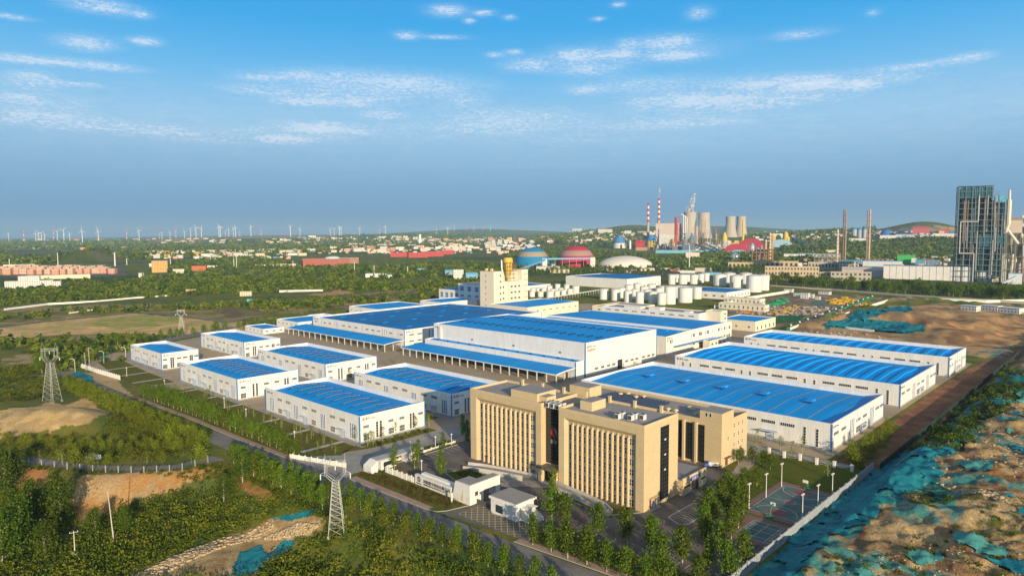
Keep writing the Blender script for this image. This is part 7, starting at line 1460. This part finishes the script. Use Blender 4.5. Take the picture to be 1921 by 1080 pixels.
bld('weathered_building', 'weathered pale building with a blue roof edge before the steel tower', 1843, 528, 50, 42, .5, (.60, .55, .47), LBLUE, None); bld('weathered_annex', 'bright narrow annex right of the weathered building', 1877, 527, 13, 42, .9, (.70, .66, .56), None, None); bld('small_white_block', 'low white stepped block at the foot of the weathered building', 1845, 529, 17, 16, .3, WHITE, None, 'w'); bld('blue_building', 'white and blue box building at the right edge near the trees', 1904, 533, 17, 16, .7, (.66, .70, .72), LBLUE, None)
conveyor('pale blue pipe bridge coming down at the right edge', (1881, 556), 20, (1905, 545), 22, 3, (.45, .55, .62), 3)
# halls and offices of the chemical works
def bwin(label, px, pyb, w, h, dp, wall, fl, cols, turn=0, name='works_office', roof=GREYP):
    t, s = fthing(name, label, 'building', px, pyb, None, turn); W_, H_, D_ = w*s, h*s, w*s*dp; b = MB(); b.box(-W_/2, W_/2, 0, D_, -2, H_); b.obj('wall', cm(wall), t); b = MB(); b.box(-W_/2+.4, W_/2-.4, .4, D_-.4, H_+.01, H_+.2); b.obj('roof', cm(roof), t); b = MB(); b.box(-W_/2-.3, W_/2+.3, -.3, 0.1, H_+.02, H_+1.0); b.box(-W_/2-.3, -W_/2+.3, .11, D_, H_+.21, H_+1.0); b.obj('parapet', cm(wall), t)
    cw = W_/cols; ch = H_/fl; wm_ = win(cw*.5, ch*.48, 2, 1)
    for j in range(fl):
        for i in range(cols): link('window', wm_, t, (-W_/2+cw*(i+.5), -.02, ch*(j+.28)), 0)
    return t, s
bwin('beige three storey works office with rows of windows, left one', 1485, 525, 88, 23, .16, BEI, 3, 17, .12); bwin('grey beige two storey office right of the first one', 1596, 527, 62, 15, .16, (.40, .36, .30), 2, 9, .12); bwin('low grey office wing between the two beige offices', 1550, 525, 22, 13, .3, (.38, .35, .31), 2, 4, .12)
bwin('long beige works hall with one window row behind the trees', 1400, 503, 62, 10, .2, BEI, 1, 9, .08); bwin('long beige works hall, right hand of the pair', 1462, 503, 62, 12, .2, BEI, 1, 8, .08); bwin('long grey hall with a window row below the columns', 1547, 505, 52, 12, .2, (.42, .38, .33), 1, 10, .1); bwin('small beige square office block under the right column pair', 1592, 507, 28, 15, .6, (.52, .45, .34), 3, 6, .1)
t, s = bld('vaulted_hall', 'pale barrel roofed hall behind the grey beige office', 1625, 520, 74, 12, .35, (.52, .46, .40), (.50, .46, .44), None, gable=.4)
t, s = bld('white_works_hall', 'long ribbed white hall with a blue roof edge left of the steel tower', 1737, 525, 122, 22, .2, (.66, .65, .64), (.08, .22, .40), None); q = MB(); [q.box(-61*s+k*9.4*s, -61*s+k*9.4*s+.25*s, -.5, -.05, 0, 22*s) for k in range(14)]; q.obj('rib_seams', cm((.42, .42, .42)), t)
for px, pb, w, h, c, r, lb in [(1655, 500, 58, 9, (.55, .6, .64), (.05, .25, .5), 'blue roofed shed with pale walls behind the white hall'), (1596, 497, 30, 8, (.1, .3, .5), (.05, .25, .5), 'small blue roofed shed between the columns'), (1700, 494, 26, 13, (.05, .42, .10), (.05, .42, .10), 'bright green tank house behind the white hall'), (1715, 495, 8, 9, WHITE, WHITE, 'white drum beside the bright green tank house'), (1740, 497, 34, 8, (.1, .3, .45), (.1, .32, .5), 'low blue shed right of the green tank house'), (1755, 488, 32, 6, (.62, .56, .5), GREYP, 'pale building on the slope behind the blue shed'), (1545, 487, 50, 8, (.5, .6, .64), (.12, .38, .5), 'teal roofed shed left of the pale column'), (1490, 484, 34, 7, WHITE, (.1, .4, .5), 'white shed with a teal roof beside the left columns'), (1515, 482, 26, 6, (.35, .5, .6), (.1, .4, .5), 'small teal shed above the pipe frames'), (1560, 478, 18, 8, (.66, .6, .45), CREAM, 'cream block behind the pale column'), (1420, 482, 22, 4, LBLUE, LBLUE, 'pale blue shed near the gas sphere'), (1320, 510, 30, 7, (.55, .5, .42), GREYP, 'low grey house left of the tree row'), (1335, 516, 34, 4, (.15, .45, .6), (.15, .45, .6), 'bright blue shed roof in front of the tree row'), (1250, 507, 20, 4, WHITE, GREYP, 'low white shed right of the white dome'), (1262, 494, 50, 4, (.15, .4, .52), (.15, .4, .52), 'pale blue long shed right of the white dome'), (1290, 512, 26, 4, WHITE, GREYP, 'low pale shed behind the small tank row')]: bld('works_shed', lb, px, pb, w, h, .4, c, r, None)
t, s = rack('rusty red small plant frame right of the green tank house', 1742, 503, 12, 16, 4, 2, (.5, .16, .10), tubes=4); rack('small rusty frame with white drums near the steel tower', 1766, 502, 16, 12, 3, 3, RUST, tubes=6)
# site cabins
for px, pb, w, lb in [(1816, 583, 24, 'white site cabin, left one of three'), (1854, 583, 26, 'white site cabin, middle one of three'), (1889, 587, 34, 'white site cabin, right one of three')]: bld('site_cabin', lb, px, pb, w, 7.5, .5, WHITE, (.62, .64, .66), 'w', turn=-.5, cat='cabin')
for px, pb, w, h in [(1508, 560, 14, 9), (1520, 559, 10, 7), (1497, 556, 16, 5), (1533, 562, 8, 5), (1478, 548, 14, 5), (1421, 573, 12, 3), (1606, 573, 10, 3), (1545, 552, 18, 4)]: bld('site_cabin', 'small white hut in the scrap yard', px, pb, w, h, .6, WHITE, None, 'w', grp='small white huts in the scrap yard', cat='cabin', turn=-.4)
# scrap heaps: coloured stacks of material
sc_ = []
R0 = random.Random(11)
def heap(name, lab, poly, n, m_, smin, smax): 
    P = scatter(poly, n, smin, smax); b = MB()
    for x, y, r in P: a = R0.uniform(0, 3); w = r*R0.uniform(.8, 2.2); z = float(terrain(np.array([x]), np.array([y]))[0]); h = r*R0.uniform(.4, 1.1); c, s2 = math.cos(a), math.sin(a); b.prism([(x+c*u-s2*v, y+s2*u+c*v) for u, v in ((-w, -r), (w, -r*.7), (w*.8, r), (-w*.7, r*.8))], z-.3, [z+h, z+h*.7, z+h, z+h*.5])
    tag(b.obj(name, m_), lab, 'scrap', kind='stuff')
heap('yellow_scrap', 'heaps of yellow frames in the scrap yard', [(1448, 587), (1490, 572), (1500, 577), (1465, 590)], 40, mat('yellow_scrap', (.55, .33, .03), .7, .3, .5), .8, 2.2); heap('yellow_scrap', 'long row of orange yellow frames at the back of the scrap yard', [(1536, 562), (1570, 558), (1640, 568), (1630, 573), (1560, 570)], 90, mat('yellow_scrap', (0, 0, 0)), .8, 2.4)
heap('mixed_scrap', 'mixed brown and grey rubble in the scrap yard', [(1370, 585), (1420, 575), (1500, 575), (1590, 575), (1570, 588), (1490, 592), (1400, 590)], 360, mat('brown_scrap', (.26, .18, .13), .9, .5, .3, col2=(.48, .42, .36)), .5, 1.7); heap('green_net_heap', 'green net covered heaps in the scrap yard', [(1438, 572), (1470, 562), (1478, 566), (1450, 576)], 30, mat('bright_green_net', (.02, .30, .12), .8), 1.2, 2.6)
heap('orange_scrap', 'orange heap at the left of the scrap yard', [(1380, 583), (1425, 582), (1425, 587), (1384, 588)], 18, mat('orange_scrap', (.55, .24, .04), .8), .8, 1.6)
# junk along the low wall behind the rear hall
heap('yard_clutter', 'clutter of pallets and sacks behind the rearmost hall', [(1500, 622), (1600, 622), (1660, 632), (1650, 640), (1500, 628)], 90, mat('brown_scrap', (0, 0, 0)), .4, 1.1)
# town, villages
def row_houses():
    for r_, (y0, y1, n, hh) in enumerate([(515.5, 513, 15, 8), (510.5, 509, 14, 7), (506, 505, 13, 6)]):
        for i in range(n):
            px = -4+i*15.2+r_*5+random.uniform(-1.5, 1.5); bld('apartment_block', 'salmon apartment block in row %s of the terraced estate' % ('one', 'two', 'three')[r_], px, np.interp(i, [0, n], [y0, y1])+random.uniform(-.5, .5), random.uniform(8, 12), hh+random.uniform(-1, 1), .9, SALM if (i+r_) % 3 else (.60, .42, .30), (.66, .60, .48), 'w', 'salmon apartment blocks in row %d' % (r_+1), -.5)
row_houses()
for px, pb, w, h, dp, c, r, lb in [(55, 542, 62, 12, .18, WHITE, WHITE, 'white four storey block among trees at the left edge'), (107, 541, 11, 11, .8, WHITE, WHITE, 'small white block right of the long white one'), (55, 539, 28, 17, .3, WHITE, WHITE, 'taller middle of the white block at the left'), (300, 511, 24, 19, .6, (.60, .38, .13), (.5, .4, .3), 'ochre cube shaped building in the trees'), (286, 500, 10, 5, .5, CREAM, CREAM, 'low cream wing left of the ochre cube'), (373, 508, 23, 8, .5, (.55, .14, .08), (.5, .12, .08), 'orange red roofed house in the trees'), (397, 504, 18, 5, .5, WHITE, WHITE, 'white shed right of the orange red house'), (110, 523, 86, 6, .12, CREAM, GREYP, 'long low cream wall like shed below the estate'), (335, 514, 18, 8, .5, (.6, .6, .5), GREYP, 'pale house with a white roof left of the orange one'), (265, 520, 8, 7, .6, WHITE, GREYP, 'tiny white hut in the woods'), (461, 555, 20, 7, .5, CREAM, CREAM, 'small cream hut at the edge of the woods'), (358, 549, 16, 5, .6, (.5, .35, .2), (.5, .35, .2), 'small brown hut by the long white wall'), (470, 566, 12, 4, .5, (.1, .4, .5), (.1, .4, .5), 'tiny teal hut at the edge of the dry field'), (565, 547, 76, 2.6, .05, WHITE, WHITE, 'long low white wall before the orange clearing'), (705, 520, 38, 6, .5, WHITE, WHITE, 'white shed with a rounded roof in the middle woods'), (728, 521, 14, 5, .5, WHITE, LBLUE, 'white shed with a blue end in the middle woods'), (36, 500, 40, 3, .1, CREAM, CREAM, 'pale wall behind the salmon estate')]:
    bld('town_building', lb, px, pb, w, h, dp, c, r, 'w' if h > 6 else None, None, -.15)
bld('white_block', 'small white windowed block left of the cream tower', 860, 523, 19, 17, .7, WHITE, None, 'w'); bld('blue_shed', 'blue roofed shed beside the small white block', 885, 524, 22, 10, .6, LBLUE, LBLUE, None, gable=.3); bld('blue_shed', 'pale blue shed left of the small white block', 842, 518, 14, 9, .6, (.2, .35, .5), LBLUE, None, gable=.3); bld('blue_shed', 'small teal roofed hut in the middle trees', 790, 510, 16, 6, .6, LBLUE, (.2, .5, .6), None)
t, s = bld('school', 'red brown school complex with a white sports dome', 612, 499, 84, 12, .25, BRICK, (.36, .2, .16), 'w'); dome('white sports hall dome behind the red brown school', 624, 487, 15, 6, [(1, WHITE)]); bld('school_wing', 'red brown wing at the left of the school', 588, 501, 36, 15, .4, (.42, .12, .09), (.4, .22, .18), 'w'); bld('school_wing', 'brown wing at the right of the school', 655, 494, 34, 10, .4, (.38, .2, .14), GREYP, 'w')
for px, pb, w, h in [(748, 482, 30, 8), (785, 483, 36, 9), (815, 481, 34, 9), (838, 477, 26, 7)]: bld('red_building', 'long red building of the factory row in the town', px, pb, w, h, .3, (.50, .07, .07), (.5, .1, .08), 'w', 'red buildings in the town')
bld('long_wall', 'long white roofed wall at the left of the school', 515, 499, 72, 3, .08, (.6, .45, .38), WHITE, None)
R0 = random.Random(3); cols = [(WHITE, 'white'), (CREAM, 'cream'), (SALM, 'salmon'), ((.62, .60, .55), 'pale grey'), ((.60, .30, .22), 'brick red'), (YEL, 'yellow')]
def town(xr, yr, n, wr, hr, area, wts=(5, 4, 2, 4, 1.5, .4)):
    for i in range(n):
        c, nm = R0.choices(cols, wts)[0]; px = R0.uniform(*xr); pb = R0.uniform(*yr); w = R0.uniform(*wr); h = R0.uniform(*hr)
        bld('town_house', 'small %s %s' % (nm, area), px, pb, w, h, R0.uniform(.3, .7), c, R0.choice([GREYP, (.6, .55, .5), (.45, .2, .14), WHITE]), 'w' if h > 5 else None, '%s in the %s' % (nm, area), R0.uniform(-.5, .5))
town((276, 372), (474, 486), 26, (5, 14), (3, 6), 'house of the village left of the ridge', (3, 5, 1, 3, 1, 2)); town((385, 500), (474, 483), 20, (12, 26), (4, 7), 'block in the row below the ridge', (4, 4, 3, 3, 1, 0))
town((480, 600), (470, 480), 14, (9, 22), (4, 7), 'block left of the town centre', (4, 5, 2, 3, 1, .3)); town((620, 860), (462, 474), 44, (7, 18), (4, 7), 'block in the town centre'); town((720, 960), (449, 462), 62, (4, 11), (3, 7), 'house in the crowded middle of the town'); town((845, 1010), (462, 478), 34, (4, 12), (3, 6), 'house on the near edge of the town'); town((1080, 1270), (438, 452), 38, (5, 15), (3, 6), 'house on the slope beyond the silos', (6, 3, 2, 3, 1, .3)); town((1000, 1110), (446, 458), 16, (5, 14), (2.5, 4), 'house of the hillside hamlet', (4, 2, 3, 2, 2, 0)); town((1400, 1600), (438, 452), 22, (4, 10), (2, 4), 'house in the far valley'); town((560, 760), (444, 450), 10, (6, 20), (2, 4), 'shed on the far plateau', (8, 2, 0, 3, 0, 0)); town((30, 260), (455, 470), 10, (4, 16), (1.5, 3), 'farm building on the far plain'); town((500, 590), (452, 458), 10, (5, 12), (3, 5), 'house of the far hamlet')
bld('quarry_hall', 'white terraced building block on the hillside beyond the domes', 1083, 434, 18, 7, .5, WHITE, None, 'w'); bld('white_complex', 'white building complex with red roofs on the far slope', 1135, 441, 26, 11, .5, (.66, .6, .56), (.5, .2, .18), 'w'); bld('white_complex', 'white block with a small tower beyond the blue silo', 1178, 443, 12, 10, .6, WHITE, None, 'w')
chimney('tall white water tower in the middle of the town', 788, 461, 440, 5, None, (.78, .76, .74)); chimney('white mast rising behind the salmon estate', 216, 499, 477, 2.0, None, WHITE)
for px, pb, pt in [(444, 505, 483), (439, 500, 485), (238, 497, 486), (109, 498, 478), (18, 500, 488), (395, 489, 477), (320, 500, 486), (550, 505, 490), (665, 509, 492), (702, 514, 498), (765, 515, 500), (517, 512, 506), (683, 462, 452), (150, 513, 500)]: chimney('thin pale mast among the middle distance woods', px, pb, pt, 1.1, None, WHITE, 'thin pale masts')
# long walls of the middle distance
lowwall('long white wall winding along the edge of the woods on the left', [G(*q)[:2] for q in [(8, 582), (90, 572), (180, 566), (250, 560), (320, 555)]], 2.4, th=.8, z=float(terrain(*[np.array([v]) for v in G(180, 566)[:2]])[0])-.6)
lowwall('short pale embankment wall by the dark track', [G(*q)[:2] for q in [(130, 589), (170, 584), (190, 583)]], 1.5, th=.8)
def strip(name, pts, w, m_, z=.35):
    P = [G(*q) for q in pts]; b = MB()
    for i in range(len(P)-1):
        n_ = 8
        for k in range(n_):
            (ax, ay, _), (bx, by, _) = P[i], P[i+1]; x0, y0 = ax+(bx-ax)*k/n_, ay+(by-ay)*k/n_; x1, y1 = ax+(bx-ax)*(k+1)/n_, ay+(by-ay)*(k+1)/n_; l = math.hypot(x1-x0, y1-y0); nx, ny = -(y1-y0)/l*w/2, (x1-x0)/l*w/2
            zz = [float(terrain(np.array([u]), np.array([v]))[0])+z for u, v in ((x0+nx, y0+ny), (x0-nx, y0-ny), (x1-nx, y1-ny), (x1+nx, y1+ny))]
            b.quad((x0+nx, y0+ny, zz[0]), (x0-nx, y0-ny, zz[1]), (x1-nx, y1-ny, zz[2]), (x1+nx, y1+ny, zz[3]))
    tag(b.obj(name, m_), kind='structure')
strip('field_track', [(-40, 620), (0, 614), (60, 606), (150, 597), (262, 586), (330, 592), (400, 601), (425, 605), (470, 597), (505, 594)], 7, asph2, .7); strip('path_through_scrub', [(712, 572), (740, 560), (770, 545), (800, 536)], 3, GREYP and conc2, .6)
# wind farm
blade = mat('turbine_white', (.78, .78, .78), .5); bred = mat('turbine_red_band', (.55, .06, .08), .5); _tb = {}
def turbine(px, pyb, pyt, red):
    x, y, z = G(px, pyb); d = math.hypot(x, y)
    if d > 13000 or d < 5500: k = 9300/d; x, y = x*k, y*k; d = 9300
    d_ = ray(px, pyb); zb = H+d_[2]/math.hypot(d_[0], d_[1])*d; z = float(terrain(np.array([x]), np.array([y]))[0]); top = H+ray(px, pyt)[2]/math.hypot(*ray(px, pyt)[:2])*d; hh = max(60, (top-z)*.72); zb = z
    t = thing('wind_turbine', '%s wind turbine on the far plain' % ('red banded' if red else 'white'), 'wind turbine', (x, y, zb), math.atan2(y, x)+PI/2+.5, '%s wind turbines on the horizon' % ('red banded' if red else 'white'), hh/100)
    if red not in _tb:
        b = MB(); b.lathe([(3.4, -4), (2.8, 20), (2.6, 40), (2.4, 60), (2.1, 80), (1.8, 100)], 8, mf=[1 if red and i % 2 == 0 else 0 for i in range(6)]); m1 = b.mesh('tower', [blade, bred]); b = MB(); b.box(-2, 2, -3, 6, 99, 103); m2 = b.mesh('nacelle', [blade]); b = MB(); b.prism([(-1.7, -.3), (1.7, -.3), (.4, .1), (-.6, .1)], 0, 38); v = b.v
        b2 = MB(); b2.v = [(-1.6, -.25, 0), (1.6, -.25, 0), (1.6, .25, 0), (-1.6, .25, 0), (-.4, -.1, 40), (.5, -.1, 40), (.5, .1, 40), (-.4, .1, 40)]; b2.f = [(0, 3, 2, 1), (4, 5, 6, 7), (0, 1, 5, 4), (1, 2, 6, 5), (2, 3, 7, 6), (3, 0, 4, 7)]; b2.m = [0]*6; _tb[red] = (m1, m2, b2.mesh('blade', [bred if red else blade]))
    m1, m2, m3 = _tb[red]; link('tower', m1, t); link('nacelle', m2, t); a0 = random.uniform(0, 2.09)
    for k in range(3): o = link('blade', m3, t, (0, -4, 101)); o.rotation_euler = (0, a0+k*2*PI/3, 0)
for px, pb, pt, rd in [(17, 454, 432, 0), (45, 451, 426, 1), (67, 449, 431, 0), (73, 449, 430, 0), (78, 449, 431, 0), (84, 449, 433, 0), (101, 452, 424, 1), (108, 454, 427, 0), (120, 449, 423, 0), (131, 449, 432, 0), (155, 457, 424, 0), (185, 456, 424, 0), (238, 448, 425, 1), (261, 446, 425, 0), (299, 444, 432, 1), (304, 444, 432, 0), (319, 444, 431, 0), (330, 443, 423, 1), (346, 442, 428, 0), (358, 446, 424, 0), (368, 444, 419, 0), (378, 442, 421, 0), (411, 442, 417, 0), (414, 442, 420, 0), (423, 442, 431, 0), (429, 442, 425, 0), (438, 442, 424, 0), (442, 442, 420, 0), (450, 442, 433, 0), (471, 442, 418, 0), (490, 440, 423, 1), (545, 440, 417, 0), (563, 440, 424, 0), (620, 440, 425, 0), (627, 440, 425, 0), (637, 440, 420, 0), (640, 440, 422, 0), (675, 438, 423, 0), (712, 438, 423, 1), (723, 440, 419, 0), (819, 432, 420, 1), (840, 433, 422, 0), (845, 433, 419, 1), (852, 433, 418, 0), (875, 433, 419, 1), (889, 433, 420, 0), (906, 434, 417, 1), (920, 434, 421, 0)]: turbine(px, pb, pt, rd)

# a small truck on the lane, posts of the lane fence
def truck(px, pb, lab, col, rz, sc=1.0):
    x, y, z = G(px, pb); t = thing('small_truck', lab, 'truck', (x, y, z+.05), rz, None, sc); b = MB(); b.box(-1, 1, -3.2, 1.2, .8, 2.6); b.obj('cargo_box', cm(WHITE), t); b = MB(); b.prism([(-1, 1.25), (1, 1.25), (1, 3.1), (-1, 3.1)], .6, [2.4, 2.4, 1.6, 1.6]); b.obj('cab', cm(col), t); b = MB(); b.box(-.85, .85, 2.2, 3.0, 1.75, 1.9); b.obj('windscreen', glass, t)
    for sx3 in (-1, 1):
        for yy in (-2.2, 2.2): b = MB(); b.tube((sx3*.75, yy, .45), (sx3*1.05, yy, .45), .45, 12); b.obj('wheel', doord, t)
truck(176, 863, 'small truck with a white box and blue cab on the fenced lane', (.05, .15, .45), .5, .85)
truck(1334, 876, 'small white and blue truck parked beside the rear office block', (.05, .12, .5), .6, .8)
lf = thing('lane_fence', 'post and wire fence along the outer edge of the lane', 'fence', (*G(30, 868)[:2], 0)); P_ = [G(30+i*24, np.interp(30+i*24, [0, 90, 180, 260, 330, 395], [862, 876, 885, 887, 884, 866])) for i in range(16)]; X0, Y0 = lf.location[0], lf.location[1]
for i, p in enumerate(P_):
    b = MB(); b.box(-.16, .16, -.16, .16, -.3, 2.6); b.obj('post', mat('fence_concrete', (.33, .32, .29), .9), lf, (p[0]-X0, p[1]-Y0, p[2]))
b = MB()
for p, q in zip(P_[:-1], P_[1:]):
    for zz in (.8, 1.6, 2.4): b.tube((p[0]-X0, p[1]-Y0, p[2]+zz), (q[0]-X0, q[1]-Y0, q[2]+zz), .035, 3)
b.obj('wires', mat('dark_steel', (.10, .10, .11), .5), lf)

# the rest of the town: too many and too small to count, one mesh
b = MB(); R0 = random.Random(77)
for xr, yr, n, wr, hr in [((560, 1010), (446, 476), 420, (2.5, 8), (1.5, 3.5)), ((270, 560), (470, 486), 120, (3, 9), (1.5, 3.5)), ((1060, 1290), (436, 454), 170, (2.5, 8), (1.5, 3.5)), ((1390, 1640), (436, 456), 150, (2.5, 7), (1.2, 3)), ((1130, 1340), (492, 512), 60, (4, 12), (2, 4)), ((20, 560), (448, 466), 90, (3, 10), (1, 2)), ((1240, 1400), (458, 474), 130, (2, 6), (2, 6)), ((1400, 1800), (480, 500), 90, (3, 9), (2, 5)), ((1640, 1800), (436, 448), 50, (3, 9), (1.5, 3.5))]:
    for i in range(n):
        px, pb = R0.uniform(*xr), R0.uniform(*yr); x, y, z = G(px, pb); s = math.hypot(x, y)/FPX; w, h = R0.uniform(*wr)*s/2, R0.uniform(*hr)*s; a = math.atan2(y, x)-PI/2+R0.uniform(-.6, .6); c, q = math.cos(a), math.sin(a); d = w*R0.uniform(.5, 1.2)
        P = [(x+c*u-q*v, y+q*u+c*v) for u, v in ((-w, -d), (w, -d), (w, d), (-w, d))]; b.prism(P, z-2, z+h, R0.choice([0, 0, 1, 1, 2, 3, 4, 5]), R0.choice([1, 4, 5, 3]))
tag(b.obj('far_houses', [cm(WHITE), cm(CREAM), cm(SALM), cm((.40, .17, .12)), cm((.45, .44, .43)), cm((.16, .32, .45))]), 'small far houses and sheds filling the town and the works', 'houses', kind='stuff')
# ------------------------------------------------------------------ the air
hz_ = MB(); hz_.box(-21000, 32000, -21000, 32000, -60, 420); hm = bpy.data.materials.new('haze'); hm.use_nodes = True; t = hm.node_tree; t.nodes.clear(); o = t.nodes.new('ShaderNodeOutputMaterial'); v = t.nodes.new('ShaderNodeVolumePrincipled')
v.inputs['Color'].default_value = (.50, .76, 1.0, 1); v.inputs['Density'].default_value = 5.0e-5; v.inputs['Anisotropy'].default_value = .0; t.links.new(v.outputs[0], o.inputs['Volume'])
tag(hz_.obj('haze', hm), 'pale blue morning haze lying over the plain', 'haze', kind='stuff')

# tell members of a small group apart by their place in the photograph
_g = {}
for o_ in COL.objects:
    if o_.parent is None and 'label' in o_ and 'group' in o_: _g.setdefault((o_['label'], o_['group']), []).append(o_)
ORD = ['first', 'second', 'third', 'fourth', 'fifth', 'sixth', 'seventh', 'eighth', 'ninth', 'tenth', 'eleventh', 'twelfth', 'thirteenth', 'fourteenth']
for (lb_, g_), L_ in _g.items():
    if 1 < len(L_) <= 48 and len(lb_.split()) <= 12:
        def sx2(o_): v = np.array(o_.location)-np.array([0, 0, H]); return (v@RT)/(v@fw)
        for i_, o_ in enumerate(sorted(L_, key=sx2)): o_['label'] = lb_ + (', leftmost' if i_ == 0 else ', rightmost' if i_ == len(L_)-1 else ', %s from left' % (ORD[i_] if i_ < 14 else '%d%s' % (i_+1, {1: 'st', 2: 'nd', 3: 'rd'}.get((i_+1) % 10 if i_ > 19 else 0, 'th'))))
